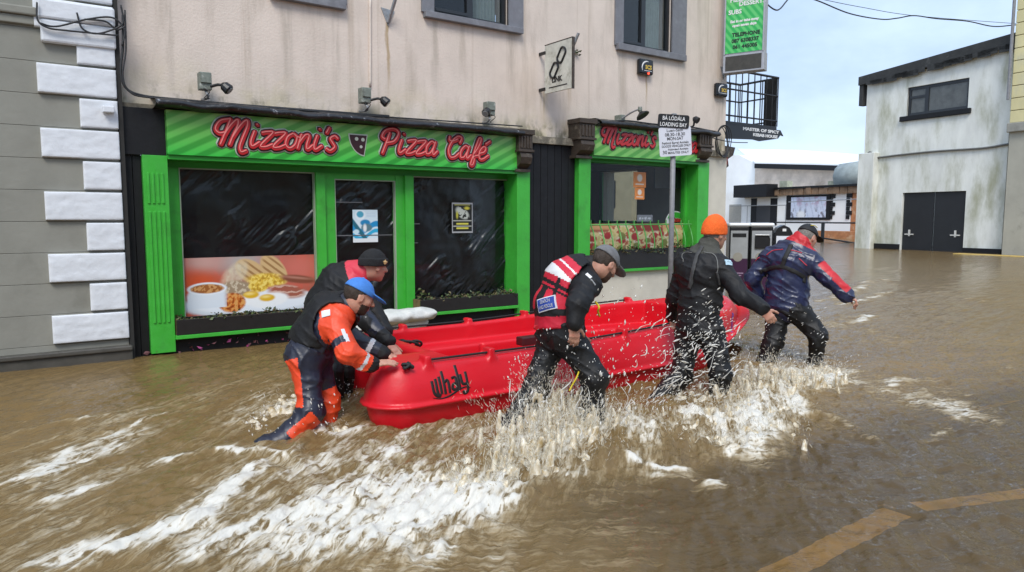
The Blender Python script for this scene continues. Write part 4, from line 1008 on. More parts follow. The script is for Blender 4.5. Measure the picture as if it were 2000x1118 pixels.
# window onto the side street, seen through the shop
A, B = at_pl(1185, 365, (XR - .3, 0, 0), np.array([1., 0, 0])), at_pl(1243, 432, (XR - .3, 0, 0), np.array([1., 0, 0]))
SY0, SY1, SZ0, SZ1 = B[1], A[1] + .1, B[2], A[2] + .3
MB().box(XR - .3, XR, YW + .3, SY0, -.5, ZT - .2).box(XR - .3, XR, SY1, 14.5, -.5, ZT - .2).box(XR - .3, XR, SY0, SY1, -.5, SZ0).box(XR - .3, XR, SY0, SY1, SZ1, ZT - .2).build('side_wall', mat('cream_side_wall', (.5, .46, .38), .8, .1), cafe)
MB().box(XR - .34, XR - .301, SY0 - .02, SY1 + .12, SZ0 - .08, SZ0).box(XR - .33, XR - .301, SY1, SY1 + .1, SZ0, SZ1).build('side_window_frame', GREEN, cafe)
MB().box(XR - .2, XR - .19, SY0, SY1, SZ0, SZ1).build('pane', GLASS, cafe)

# ---- little green railing before the second window
rl = thing('window_guard', 'curved green iron guard rail before the second shop window', 'railing', ((k0 + k1) / 2, YP + 0.1, zsill))
zr = FXZ(1250, 439, YP + .1)[1]
GIRON = mat('pale_green_iron', (0.09, 0.36, 0.08), 0.45, .2)
MB().tube([(k0 + 0.03, YP + .10, zr), (k1 - .03, YP + .10, zr)], 0.011).build('top_rail', GIRON, rl)
for i in range(13):
    x = k0 + 0.1 + (k1 - k0 - 0.2) * i / 12; s = .03
    q = crom([(x, YP + .10, zr + .07), (x, YP + .10, zr), (x + s, YP + .07, zr - .12), (x + s * .8, YP + .02, zr - .3), (x + s * 1.6, YP + .06, zsill + .13)], 4); MB().tube(q, 0.0105, 6).build('bar', GIRON, rl)

# ---- window boxes with straggling plants
SOIL = mat('dark_soil', (.03, .022, .015), .95, .4, 40, bump=.6, bscale=60); TRGH = mat('black_planter_timber', (.012, .010, .009), .5, .3, 12, bump=.1); ENDW = mat('bare_timber_end', (.2, .12, .06), .7, .3, 15)
LEAFM = [mat('leaf_%s' % n_, c, .55, .3, 20) for n_, c in (('olive', (.07, .10, .025)), ('dry', (.14, .11, .05)), ('dull', (.045, .07, .03)))]
def leaf_tuft(name, pts_fn, n, size, parent, seed, mats=LEAFM):
    rg = random.Random(seed); V = []; F = []; mi = []
    for _ in range(n):
        c = np.array(pts_fn(rg)); a = rg.uniform(0, 6.28); d = np.array([math.cos(a), math.sin(a), rg.uniform(-.3, .9)]); d /= np.linalg.norm(d); s = np.cross(d, [rg.uniform(-1, 1), rg.uniform(-1, 1), .6]); s /= np.linalg.norm(s) + 1e-9
        l = size * rg.uniform(.5, 1.4); w_ = l * rg.uniform(.22, .4); b = len(V); up_ = np.cross(d, s) * l * .15
        V += [c, c + d * l * .5 + s * w_ + up_, c + d * l, c + d * l * .5 - s * w_ + up_]; F.append((b, b + 1, b + 2, b + 3)); mi.append(rg.randrange(len(mats)))
    o = mesh_obj(name, V, F, list(mats), parent, False, mi); o['kind'] = 'stuff'; return o
def planter(x0, x1, z0, z1, y0, y1, label, seed, dens=150, tall=.10, trail=False):
    t = thing('window_box', label, 'planter', ((x0 + x1) / 2, (y0 + y1) / 2, z0))
    b = MB().box(x0, x1, y0, y0 + .025, z0, z1, bev=.003).box(x0, x1, y1 - .025, y1, z0, z1).box(x0 + .001, x0 + .025, y0 + .025, y1 - .025, z0, z1, 1).box(x1 - .025, x1 - .001, y0 + .025, y1 - .025, z0, z1).box(x0 + .02, x1 - .02, y0 + .02, y1 - .02, z0 + .001, z0 + .02)
    b.build('trough', [TRGH, ENDW], t); MB().box(x0 + .026, x1 - .026, y0 + .026, y1 - .026, z0 + .03, z1 - .02).build('soil', SOIL, t)
    def pf(rg):
        x = rg.uniform(x0, x1); h = max(0, noise2(np.array([x * 4.]), np.array([seed * 1.]), 3)[0] + .35) * tall
        return (x, rg.uniform(y0, y1) - (.04 if trail else 0), z1 - .03 + rg.random() * h - (rg.random() * .05 if trail else 0))
    leaf_tuft('plants', pf, dens, .045, t, seed); return t
A = FXZ(346, 625, YP - .03)
planter(a1 + .01, g1 + .0, 0.207, 0.37, YP - .04, YP + .2, 'long black window box under the breakfast print', 5, 420, .10)
zc = FXZ(900, 583, YP - .02)[1]
planter(h0 - .03, b0 - .01, zs3 + .002, zs3 + .165, YP - .04, YP + .2, 'black window box with dry plants and bare timber end by café door', 9, 420, .14)
planter(c1 + .05, d0 + .02, zsill + .002, FXZ(1250, 487, YP)[1], YP - .05, YP + .17, 'dark window box with trailing leaves under the pizza print', 15, 1100, .17, True)
# pink blossom litter caught at the foot of the pilaster
leaf_tuft('fallen_petals', lambda rg: (rg.uniform(a0 - .1, g1), YP + rg.uniform(.0, .05), rg.choice([.03, .06, .12]) + rg.uniform(-.02, .03)), 46, .05, cafe, 77, [mat('pink_petal', (.38, .06, .2), .6, .4, 30), mat('brown_petal', (.16, .06, .07), .7, .4)])
# white sandbags on the doorstep
SACK = mat('white_woven_sack', (.6, .6, .57), .7, .15, 10, bump=.5, bscale=45)
def sandbag(c, rx, ry, rz, rot, lab):
    F_ = Field(np.array(c) - .5, np.array(c) + .5, .014); a = math.radians(rot); M_ = [(math.cos(a), math.sin(a), 0), (-math.sin(a), math.cos(a), 0), (0, 0, 1)]
    F_.ell(c, (rx, ry, rz), M_, .02); F_.econe(np.array(c) - np.array(M_[0]) * rx * .75, np.array(c) + np.array(M_[0]) * rx * .75, (ry * .85, rz * .8), (ry * .85, rz * .8), M_[1], .04); F_.wrinkle(.012, lambda x, y, z: noise3(x * 11, y * 11, z * 18, 3)); o = F_.build('sandbag', SACK); tag(o, lab, 'sandbag', 'sandbags on the doorstep'); return o
LB_ = ['lower white sandbag against the left door jamb of the café', 'white sandbag lying on top at the left of doorstep heap', 'lower white sandbag beside the timber end of window box', 'white sandbag lying on top beside the window box']
for (x, y, z, r) in ((3.55, 8.05, .12, 5), (3.72, 7.9, .25, -12), (4.02, 8.02, .13, 10), (4.05, 7.88, .26, 2)): sandbag((x, y, z), .27, .17, .085, r, LB_.pop(0))

# ================================================================== things fixed on the café wall
LBLK, LGRY = mat('lamp_black', (.012, .012, .013), .4, .2), mat('lamp_grey_housing', (.17, .19, .16), .6, .3, 25, col2=(.4, .42, .38), c2pos=(.55, .7))
def flood(px, py, flip, lab, kind=0):
    x, z = FXZ(px, py, 8.12); t = thing('floodlight', lab, 'lamp', (x, 8.22, z - .12))
    b = MB().box(x - .06, x + .06, 8.12, 8.24, z - .09, z + .09, bev=.008).box(x - .05, x + .05, 8.10, 8.119, z - .02, z + .07)
    b.build('housing', LGRY, t); MB().tube(crom([(x, 8.18, z - .09), (x + .02 * flip, 8.14, z - .14), (x + .02 * flip, 8.2, z - .17), (x, 8.34, z - .16)], 4), .014, 6).build('bracket', METAL, t)
    sx = flip
    h = MB().tube(crom([(x + .04 * sx, 8.1, z - .06), (x + .11 * sx, 8.05, z - .04), (x + .15 * sx, 8.0, z - .06)], 4), .016, 6)
    h.lathe([(.02, -.06), (.05, -.03), (.058, .03), (.05, .045)], (x + .17 * sx, 7.98, z - .075), (.55 * sx, -.3, -.55), 12); h.build('lamp_head', LBLK, t)
    MB().lathe([(.044, 0), (.04, .004)], np.array((x + .17 * sx, 7.98, z - .075)) + np.array((.55 * sx, -.3, -.55)) / np.linalg.norm((.55, -.3, -.55)) * .047, (.55 * sx, -.3, -.55), 12).build('lens', mat('lamp_lens', (.25, .26, .26), .15), t)
    MB().tube(crom([(x - .03, 8.1, z - .08), (x + .02, 8.06, z - .12), (x - .02, 8.12, z - .18), (x + .05, 8.2, z - .17)], 5), .005, 5).build('cable', WIRE, t)
flood(402, 158, 1, 'grey and black floodlight above the M of the long café sign'); flood(716, 186, 1, 'pale boxy floodlight above the pizza slice on the sign'); flood(960, 212, -1, 'small floodlight above the accented é of the long café sign')
# long-armed lamp over the second shop
x, z = FXZ(1215, 232, 8.2); t = thing('floodlight', 'black lamp on a bent arm above the short café sign', 'lamp', (x, 8.25, z - .1))
MB().box(x - .03, x + .07, 8.2, 8.34, z - .06, z + .06, bev=.006).build('base', LGRY, t)
x2, z2_ = FXZ(1250, 213, 7.95); MB().tube(crom([(x, 8.2, z), (x * .5 + x2 * .5, 8.06, z * .5 + z2_ * .5 + .02), (x2, 7.95, z2_)], 5), .014, 6).build('arm', METAL, t)
MB().lathe([(.02, -.03), (.035, 0), (.03, .05)], (x2, 7.95, z2_ - .02), (0, 0, 1), 10).build('knuckle', LGRY, t)
MB().lathe([(.03, -.05), (.10, 0), (.11, .02)], (x2 + .03, 7.93, z2_ - .09), (.2, -.5, -.8), 14).build('lamp_head', LBLK, t)
x, z = FXZ(1356, 234, 8.15); t = thing('floodlight', 'small dark lamp cluster beside the parking sign', 'lamp', (x, 8.2, z - .1)); MB().lathe([(.02, -.05), (.05, -.02), (.055, .05)], (x, 8.12, z), (.2, -.8, -.5), 12).build('lamp_head', LBLK, t); MB().tube(crom([(x, 8.15, z - .03), (x + .03, 8.2, z - .1), (x, 8.34, z - .12)], 4), .016, 6).build('bracket', LBLK, t)
# empty sign brackets
def bracket(px, py, lab, sgn=1):
    x, z = FXZ(px, py, YW); t = thing('sign_bracket', lab, 'bracket', (x, YW, z))
    fr = lambda q: np.array([x + q[0], YW - q[1], z + q[2]])
    MB().prism([(-.09, .09), (.09, .07), (0, -.12)], fr, .0, .012).build('plate', METAL, t)
    MB().tube([(x, YW - .02, z - .08), (x + .03, YW - .16, z + .17)], .022, 8).build('stub_pipe', METAL, t)
bracket(757, 32, 'rusty stub bracket on the render left of the upper window'); bracket(1113, 92, 'rusty stub bracket with a weed beside the chain link sign'); bracket(1413, 142, 'angled stub bracket under the tall projecting sign')
x, z = FXZ(1118, 104, YW); leaf_tuft('weed', lambda rg: (x + rg.uniform(-.02, .1), YW - rg.uniform(0, .05), z + rg.uniform(-.03, .03)), 24, .05, cafe, 8)
# alarm boxes
WHT = mat('white_print', (.75, .75, .74), .5, .03); YEL = mat('yellow_print', (.6, .42, .06), .5, .05)
def alarm(px, py, s, lab, led):
    x, z = FXZ(px, py, YW - .08); t = thing('alarm_box', lab, 'alarm', (x, YW - .04, z - .12))
    MB().box(x - .15 * s, x + .15 * s, YW - .09, YW - .001, z - .12 * s, z + .12 * s, bev=.03).build('case', mat('alarm_black', (.008, .009, .011), .25, .1), t)
    fr = frame((x, YW - .0902, z), (1, 0, 0), (0, 0, 1)); MB().ribbon([fr((.0 + .11 * s * math.cos(a), .001, -.02 + .10 * s * math.sin(a))) for a in np.linspace(1.3, 3.6, 14)], (0, -1, 0), [.003 + .009 * math.sin(math.pi * i / 13) for i in range(14)], .002).build('arc_mark', WHT, t)
    text('lettering', 'SCS', frame((x + .03, YW - .091, z - .035 * s), (1, 0, 0), (0, 0, 1)), .085 * s, YEL, t, .003, .003); MB().box(x - .06, x + .1, YW - .092, YW - .0895, z - .065 * s, z - .058 * s).build('text_line', WHT, t)
    if led: MB().lathe([(.014, 0), (.016, .01), (.01, .02)], (x + .03, YW - .088, z - .10 * s), (0, -1, 0), 10).build('red_lamp', mat('red_led', (.6, .02, .01), .3, emit=(1, .05, .02, 3.0)), t)
alarm(1263, 131, 1.0, 'black alarm box with glowing red light under the upper window', True); alarm(1411, 176, .95, 'black alarm box at the corner of the building', False)
# chain link sign hanging square to the wall
lx, lz = FXZ(1056, 130, YW); ls = thing('projecting_sign', 'grubby white hanging sign with a black chain link emblem', 'sign', (lx, YW - .3, lz - .35))
za, zb = FXZ(1056, 178, YW - .12)[1], FXZ(1056, 94, YW - .12)[1]
yo, yi = YW - .72, YW - .12
# tilt of the panel is slight: it juts square from the wall
xo = lx - .02
SGNW = mat('grubby_white_panel', (.55, .54, .47), .6, .2, 8, col2=(.27, .26, .2), c2pos=(.5, .7))
fl = frame((xo, yi, (za + zb) / 2), (0, -1, 0), (0, 0, 1))     # u towards the street; its normal faces -X, to the viewer
MB().box(0, .6, -.03, 0, -.33, .33, fr=fl).build('panel', SGNW, ls)
MB().box(.6, .615, -.035, .004, -.34, .34, fr=fl).box(0, .6, -.035, .003, .331, .342, fr=fl).build('edge_trim', BROWN, ls)
for u_, v_ in ((.22, -.04), (.38, .14)):
    q = []
    for a in np.linspace(0, 2 * math.pi, 27):
        e1, e2 = .062 * math.cos(a), .05 * math.sin(a) + (.055 if math.sin(a) > .001 else (-.055 if math.sin(a) < -.001 else 0)); q.append(fl((u_ + e1 * .80 + e2 * .60, .006, v_ - e1 * .60 + e2 * .80)))
    MB().tube(q, .016, 6).build('chain_link', LBLK, ls)
text('lettering', 'LINK', frame(fl((.28, .001, -.2)), (0, -1, 0), (0, 0, 1)), .10, LBLK, ls, .003, .004); MB().box(.1, .5, .001, .003, -.27, -.255, fr=fl).build('text_line', LBLK, ls)
for z_ in (za + .03, zb - .06): MB().box(xo - .015, xo + .015, yi - .02, YW + .02, z_ - .02, z_ + .02).build('arm', LBLK, ls)
# tall projecting light box at the corner
SW, SWX = .62, 9.95
px_ = at_y(1421, 60, YW - .2)
ts = thing('projecting_sign', 'tall green light box sign with food list and phone numbers at building corner', 'sign', (px_[0], YW - .45, 3.9))
fx_ = px_[0]; zb1 = at_y(1421, 108, YW - .2)[2]
th = math.radians(22)
fs = frame((fx_, YW - .16, zb1), (math.sin(th), -math.cos(th), 0), (0, 0, 1))
SIL = mat('silver_sign_frame', (.42, .42, .44), .4, .1, metal=.4)
MB().box(-.02, SW + .02, -.2, -.012, .005, 1.8, fr=fs).build('light_box', SIL, ts)
MB().box(-.02, 0, -.011, .012, 0, 1.8, fr=fs).box(SW, SW + .02, -.011, .012, 0, 1.8, fr=fs).build('frame', SIL, ts)
def menu_paint(U, V):
    st = sstep(-.4, .4, np.sin((U * 1.0 + V * 2.2) * 34)); C = np.zeros(U.shape + (3,)) + np.array([.03, .40, .09]); C = over(C, (.12, .55, .16), st); C = over(C, (.40, .55, .14), sstep(.35, .9, V) * .75); C = over(C, (.35, .05, .06), disc(U, V, .3, .62, .14, .04, .02) * (fbm2(U * 14, V * 40, 2, 2) > 0)); return C
painted('face', fs, 0, SW, .02, 1.78, 60, 160, menu_paint, ts, PRINT, off=-.004)
for s_, u_, v_, sz, m_ in (('PIZZA', .2, .86, .10, WHT), ('PASTA', .42, .99, .10, WHT), ('SUBS', .15, .66, .10, WHT), ('DESSERTS', .43, .78, .10, WHT), ('Eat in or take away', .31, .52, .06, WHT), ('open seven days', .31, .45, .06, WHT), ('TELEPHONE', .34, .29, .085, LBLK), ('087 6308337', .33, .19, .085, LBLK), ('061 445005', .33, .09, .085, LBLK)):
    text('lettering', s_, frame(fs((u_, -.002, v_)), fs((1, 0, 0)) - fs((0, 0, 0)), (0, 0, 1)), sz, m_, ts, .002, .003)
MB().box(-.03, SW + .03, -.22, -.0, -.30, 0, fr=fs, bev=.006).build('lower_box', SIL, ts); MB().box(.01, SW - .01, .0005, .004, -.27, -.03, fr=fs).build('lower_panel', mat('grimy_brown_panel', (.05, .045, .035), .4, .35, 12), ts)
# conduits and cables on the render
def cable(pts, r, lab, nm='cable', Y=None, m=WIRE, cat='cable'):
    P = [at_y(a, b, Y if Y else YW - .015) for a, b in pts]; o = MB().tube(crom(P, 8), r, 6).build(nm, m, smooth=True); tag(o, lab, cat); return o
MB().tube(crom([at_y(723, y, YW - .012) for y in (-5, 60, 120, 170)], 4), .014, 8).build('conduit', plaster, cafe, True)
cable([(240, 30), (240, 90), (236, 140), (246, 172), (275, 186), (330, 193), (480, 206), (640, 218), (760, 227)], .013, 'black cable sagging round the corner onto the long cornice', Y=8.13)
cable([(244, 20), (246, 95), (240, 150), (256, 182), (300, 192), (420, 203), (560, 213), (690, 224), (860, 236), (1020, 247)], .009, 'thin second cable running above the long café sign', Y=8.11)
cable([(1168, 240), (1220, 236), (1280, 243), (1340, 247), (1400, 258)], .012, 'black cable above the short café sign', Y=8.1)
x, z = FXZ(1411, 277, 8.22); t = thing('cable_coil', 'coil of black cable hanging at the building corner', 'cable', (x, 8.24, z - .25))
for i in range(4): MB().tube([(x + (.15 + .012 * i) * math.cos(a), 8.24 - .02 * i + .02 * math.sin(a * 2 + i), z + (.24 + .012 * i) * math.sin(a)) for a in np.linspace(0, 2 * math.pi, 34)], .008, 6).build('loop', WIRE, t, True)
cable([(1370, 262), (1400, 272), (1430, 278), (1460, 279)], .008, 'grey cable crossing the coil at the corner', Y=8.18)

# ================================================================== grey neighbour with white quoins
GREYW = mat('sage_grey_painted_render', (0.255, 0.25, 0.215), 0.8, 0.09, 3, bump=.6, bscale=7, spec=.25, col2=(.19, .185, .155), c2pos=(.52, .8))
QUO = mat('white_painted_quoin', (0.68, 0.70, 0.73), 0.75, 0.05, 5, bump=.6, bscale=16, spec=.3, col2=(.44, .44, .42), c2pos=(.56, .8))
PLN = mat('dark_wet_plinth', (0.075, 0.07, 0.06), 0.5, .3, 5, bump=.3, bscale=25, col2=(.045, .045, .035), c2pos=(.5, .7))
nb = thing('neighbour_building', 'grey rendered building with white quoins beside the café', 'building', (-1, 8.5, 0))
YN = 8.215
zt_ = at_y(236, 137, YN)[2]; zb_ = at_y(260, 661, YN)[2]; ph = (zt_ - zb_) / 9.0
MB().box(-9, XL - .01, YN + .012, 14, -.5, 6.4).build('wall_core', PLN, nb)
for k in range(-6, 10):
    z1 = zt_ - k * ph; z0 = z1 - ph
    MB().box(-9, XL - .035, YN, YN + .05, z0 + .0015, z1 - .0015, bev=.003).build('course', GREYW, nb)
for k in range(-8, 9):
    z1 = zt_ - k * ph; lng = (k % 2 == 0); wd = (at_y(237, 250, YN)[0] - at_y(84, 250, YN)[0]) if lng else (at_y(237, 220, YN)[0] - at_y(163, 220, YN)[0])
    x0 = XL - .03 - wd; q = MB(); nu, nv = int(wd * 40), 14
    us = np.concatenate([[0, .004 / wd], np.linspace(.012 / wd, 1 - .012 / wd, nu), [1 - .004 / wd, 1]]); vs_ = np.concatenate([[0, .012], np.linspace(.04, .96, nv), [.988, 1]]); nu, nv = len(us), len(vs_)
    U, V = np.meshgrid(us, vs_); e = np.minimum(np.minimum(U * wd, (1 - U) * wd), np.minimum(V, 1 - V) * ph)
    P = np.stack([x0 + U * wd, YN + .01 - .05 * sstep(-.001, .0035, e) - .004 * sstep(0, .012, e) - .0035 * fbm2(U * wd * 6 + k * 5, V * ph * 12, 4, k + 20), (z1 - ph + .012) + V * (ph - .026)], -1)
    P[..., 1] = np.where(e < 1e-6, YN + .01, P[..., 1]); I_ = np.arange(nu * nv).reshape(nv, nu)
    mesh_obj('quoin', P.reshape(-1, 3), np.stack([I_[:-1, :-1], I_[:-1, 1:], I_[1:, 1:], I_[1:, :-1]], -1).reshape(-1, 4), QUO, nb, False)
pz = at_y(130, 686, YN - .06)[2]
MB().box(-9, XL - .012, YN - .06, YN + .1, -.5, pz - .05, bev=.01).box(-9, XL - .013, YN - .085, YN + .1, pz - .05, pz, bev=.012).build('plinth', PLN, nb)
zc_ = at_y(40, 22, YN)[2]
MB().box(-9, XL - .66, YN - .07, YN + .02, zc_ - .04, zc_ + .04, bev=.015).box(-9, XL - .66, YN - .04, YN + .02, zc_ - .12, zc_ - .04, bev=.01).build('string_course', GREYW, nb)
MB().box(XL - .66, XL - .02, YN - .085, YN + .02, zc_ - .05, zc_ + .13, bev=.02).box(XL - .64, XL - .02, YN - .07, YN + .02, zc_ - .26, zc_ - .05, bev=.02).build('string_course_block', QUO, nb)
MB().box(XL - .03, XL + .012, 8.19, 8.45, -.4, 6.4).build('corner_shadow_gap', mat('dark_gap', (.025, .024, .022), .9), nb)
x, z = FXZ(207, 213, YN - .08); MB().box(x - .03, x + .07, YN - .12, YN - .04, z - .035, z + .025, bev=.008).build('junction_box', QUO, nb)
for i, p in enumerate(([(72, 5), (74, 40), (95, 55), (130, 60), (190, 66), (232, 70)], [(150, 25), (160, 55), (185, 66), (215, 60), (240, 45), (236, 10)], [(76, 45), (110, 52), (170, 38), (220, 35), (243, 60), (238, 90)], [(165, 38), (205, 42), (228, 58), (244, 52)])):
    cable(p, .009, ('tangled black cable strung across the white string course of grey building', 'looping black cable below the grey building string course', 'slack cable crossing the quoins at the café corner', 'short black cable end beside the string course block')[i], Y=YN - .11)

# ================================================================== loading bay sign on its pole
ps = thing('parking_sign', 'tilted white and black loading bay sign plates on a grey pole', 'sign', (*at_y(1308, 560, 7.2)[:2], 0))
PY = 7.2; pb = at_y(1309, 560, PY); pt = at_y(1310, 228, PY)
MB().tube([(pb[0], PY, -.4), (pb[0], PY, pt[2])], .038, 12).build('pole', mat('grey_pole_paint', (.21, .21, .22), .5, .2, 12, col2=(.12, .12, .12), c2pos=(.55, .7)), ps, True)
MB().lathe([(.044, 0), (.044, .05), (.02, .06)], (pb[0], PY, pt[2] - .01), (0, 0, 1), 12).build('cap', METAL, ps)
def plate(px0, px1, px2, m, nm, rim):
    o0 = at_y(*px0, PY - .06); o1 = at_y(*px1, PY - .06); o2 = at_y(*px2, PY - .06); th = math.radians(-36)
    f = at_pl; n_ = np.array([math.sin(th) * -1, -math.cos(th), 0]); n_ = np.array([-.50, -.866, 0]); c_ = at_y((px0[0] + px1[0]) / 2, (px0[1] + px2[1]) / 2, PY - .055)
    a, b, c = at_pl(*px0, c_, n_), at_pl(*px1, c_, n_), at_pl(*px2, c_, n_); W_, H_ = np.linalg.norm(b - a), np.linalg.norm(c - a); fr = frame(a, b - a, a - c)
    r = .03; pts = [(cx_ + r * math.cos(t), cz_ + r * math.sin(t)) for cx_, cz_, t0 in ((r, -r, math.pi / 2), (r, -H_ + r, math.pi), (W_ - r, -H_ + r, 1.5 * math.pi), (W_ - r, -r, 0)) for t in np.linspace(t0, t0 + math.pi / 2, 5)]
    MB().prism(pts, fr, -.004, 0).build(nm, m, ps); return fr, W_, H_
SWHT = mat('white_sign_plate', (.62, .64, .70), .45, .06, 6); SBLK = mat('black_sign_plate', (.012, .012, .013), .4, .1)
fr, W_, H_ = plate((1286, 222), (1347, 226), (1287, 248), SBLK, 'upper_plate', False)
def signtext(s_, u_, v_, sz, m_, fr, wd=None): text('lettering', s_, frame(fr((u_, .001, v_)), fr((1, 0, 0)) - fr((0, 0, 0)), fr((0, 0, 1)) - fr((0, 0, 0))), sz, m_, ps, .002, sz * .006, width=wd)
signtext('BÁ LÓDÁLA', W_ / 2, -H_ * .44, H_ * .42, WHT, fr, W_ * .72); signtext('LOADING BAY', W_ / 2, -H_ * .90, H_ * .42, WHT, fr, W_ * .86)
fr, W_, H_ = plate((1286, 250), (1349, 246), (1290, 307), SWHT, 'lower_plate', True)
for s_, u_, v_, h_, wd in (('Luan-Sath', .5, -.16, .12, .5), ('08.30-18.30', .5, -.31, .14, .62), ('MON-SAT', .5, -.45, .14, .5), ('Feithiclí Earraí Amháin', .5, -.58, .10, .82), ('GOODS VEHICLES ONLY', .52, -.69, .10, .9), ('Nóiméad Amháin', .58, -.80, .09, .62), ('MINUTES ONLY', .58, -.92, .10, .64), ('30', .16, -.91, .15, .13)):
    signtext(s_, W_ * u_, H_ * v_, H_ * h_ * 1.1, LBLK, fr, W_ * wd)

# ================================================================== balcony of the side street
bl = thing('balcony', 'black iron balcony with bar railing jutting from the side wall', 'balcony', (11.6, 8.9, 3.0))
IRON = mat('black_iron', (.012, .012, .013), .45, .2)
BX, BY0, BY1 = 12.3, 8.62, 9.5; zb_0, zb_1 = 3.2, 4.12
MB().box(XR, BX, BY0, BY1, zb_0 - .07, zb_0, bev=.01).build('floor', IRON, bl)
for nm, zz, r in (('top_rail', zb_1, .022), ('mid_rail', zb_0 + (zb_1 - zb_0) * .62, .016), ('bottom_rail', zb_0 + .1, .016)):
    MB().tube([(XR, BY0, zz), (BX, BY0, zz)], r, 6).tube([(BX, BY0, zz), (BX, BY1, zz)], r, 6).tube([(XR, BY1, zz), (BX, BY1, zz)], r, 6).build(nm, IRON, bl)
for i in range(10):
    x = XR + .25 + (BX - XR - .25) * i / 9; MB().tube([(x, BY0, zb_0), (x, BY0, zb_1)], .011, 6).build('bar', IRON, bl)
for i in range(7):
    x = XR + .3 + (BX - XR - .35) * i / 6; MB().tube([(x, BY1, zb_0), (x, BY1, zb_1)], .011, 6).build('bar', IRON, bl)
for i in range(1, 6):
    y = BY0 + (BY1 - BY0) * i / 5; MB().tube([(BX, y, zb_0), (BX, y, zb_1)], .011, 6).build('bar', IRON, bl)
MB().box(BX - .02, BX + .01, BY0 + .02, BY0 + .3, zb_0, zb_1, bev=.004).build('corner_post_panel', IRON, bl)
hs = thing('hanging_sign', 'black board with broken white lettering under the iron balcony', 'sign', (11.9, 8.6, 2.75))
MB().prism([(10.5, 3.125), (12.32, 3.125), (12.42, 3.02), (12.33, 3.04), (12.25, 2.96), (11.7, 2.88), (11.5, 2.90), (10.5, 2.86)], at_face(8.58), 0, .03).build('board', SBLK, hs)
text('lettering', 'MASTER OF SPICY', frame((11.72, 8.549, 3.055), (1, 0, 0), (0, 0, 1)), .075, WHT, hs, .003, .003, width=1.1); text('lettering', 'KEBAB HOUSE', frame((11.85, 8.549, 2.965), (1, 0, 0), (0, 0, 1)), .075, WHT, hs, .003, .003, width=.75)
cb = thing('side_corbel', 'dark carved corbel with red panel on the side street corner', 'corbel', (10.7, 8.6, 2.1))
REDP = mat('faded_red_panel', (.3, .03, .03), .5, .3, 8)
MB().prism([(10.43, 2.75), (10.95, 2.72), (10.9, 2.58), (10.75, 2.5), (10.78, 2.38), (10.62, 2.28), (10.56, 2.12), (10.43, 2.05)], at_face(8.55), -.2, .02).build('bracket', BROWN, cb)
MB().box(10.5, 10.72, 8.515, 8.53, 2.40, 2.62).build('red_panel', REDP, cb)

# ================================================================== litter bins
bn_n = np.array([-.72, -.69, 0]); bn_n /= np.linalg.norm(bn_n); bn_u = np.cross((0, 0, 1), bn_n) * 1.0
bp0 = at_d(1428, 520, 14.0); bp0[2] = -.2
BINK, BING, BINP = mat('bin_black', (.012, .012, .014), .35, .15), mat('bin_grey_panel', (.33, .34, .35), .4, .1, 8), mat('bin_purple_panel', (.045, .012, .045), .4, .15)
bd_ = frame(bp0, bn_u, (0, 0, 1))
if (bd_((1, 0, 0)) - bd_((0, 0, 0))) @ RT < 0: bn_u = -bn_u
# frame with u to the right of the picture, normal to the viewer
bd_ = frame(bp0, np.cross((0, 0, 1), bn_n), (0, 0, 1))
def u_of(px, py): 
    p = at_pl(px, py, bp0, bn_n) - bp0; e1 = bd_((1, 0, 0)) - bd_((0, 0, 0)); return p @ e1, p[2]
def litter_bin(pxa, pxb, lab, kind):
    ua, zt = u_of(pxa, 443); ub, _ = u_of(pxb, 443); t = thing('litter_bin', lab, 'bin', bd_(((ua + ub) / 2, 0, 0)), 'street bins at the corner')
    MB().box(ua, ub, -.62, -.002, 0, zt, fr=bd_, bev=.02).build('body', BINK, t)
    MB().box(ua - .02, ub + .02, -.66, .03, zt, zt + .07, fr=bd_, bev=.03).build('lid', mat('bin_white_lid', (.72, .74, .76), .3, .05), t)
    w_ = ub - ua; MB().box(ua + w_ * .07, ub - w_ * .06, -.001, .012, zt * .58, zt - .08, fr=bd_, bev=.004).build('grey_panel', BING, t)
    MB().box(ua + w_ * .07, ub - w_ * .06, -.001, .011, .1, zt * .579, fr=bd_, bev=.004).build('purple_panel', BINP, t)
    if kind == 0: MB().box(ua + w_ * .16, ub - w_ * .15, .0125, .02, zt - .2, zt - .13, fr=bd_).build('slot', BINK, t)
    else: MB().box(ua + w_ * .2, ub - w_ * .14, .0125, .05, zt - .42, zt - .16, fr=bd_, bev=.012).build('hopper', BINK, t); MB().tube([bd_((ua + w_ * .2, .06, zt - .16)), bd_((ub - w_ * .2, .07, zt - .16)), bd_((ub - w_ * .14, .06, zt - .24))], .012, 6).build('handle', METAL, t)
    MB().lathe([(.09, 0), (.09, .003)], bd_((ua + w_ * .45, .0125, zt * .6)), bn_n, 14).build('emblem', mat('faded_print', (.3, .28, .24), .5), t)
    for k in range(2): MB().box(ua + w_ * .3, ua + w_ * (.75 - .1 * k), .0115, .014, zt * .38 - k * .045, zt * .38 - k * .045 + .018, fr=bd_).build('text_line', mat('lilac_print', (.35, .25, .36), .5), t)
    MB().box(ua + w_ * .12, ua + w_ * .25, .0115, .014, zt * .345, zt * .40, fr=bd_).build('logo_mark', mat('lilac_print', (.35, .25, .36), .5), t)
litter_bin(1425, 1464, 'black street bin with narrow slot and purple lower panel', 0); litter_bin(1466, 1511, 'black street bin with pull-down hopper and chrome handle', 1)
ua, zt = u_of(1514, 445); ub, _ = u_of(1549, 445); ip = thing('info_panel', 'rounded black information panel with white notice beside bins', 'sign', bd_(((ua + ub) / 2, -.3, 0)))
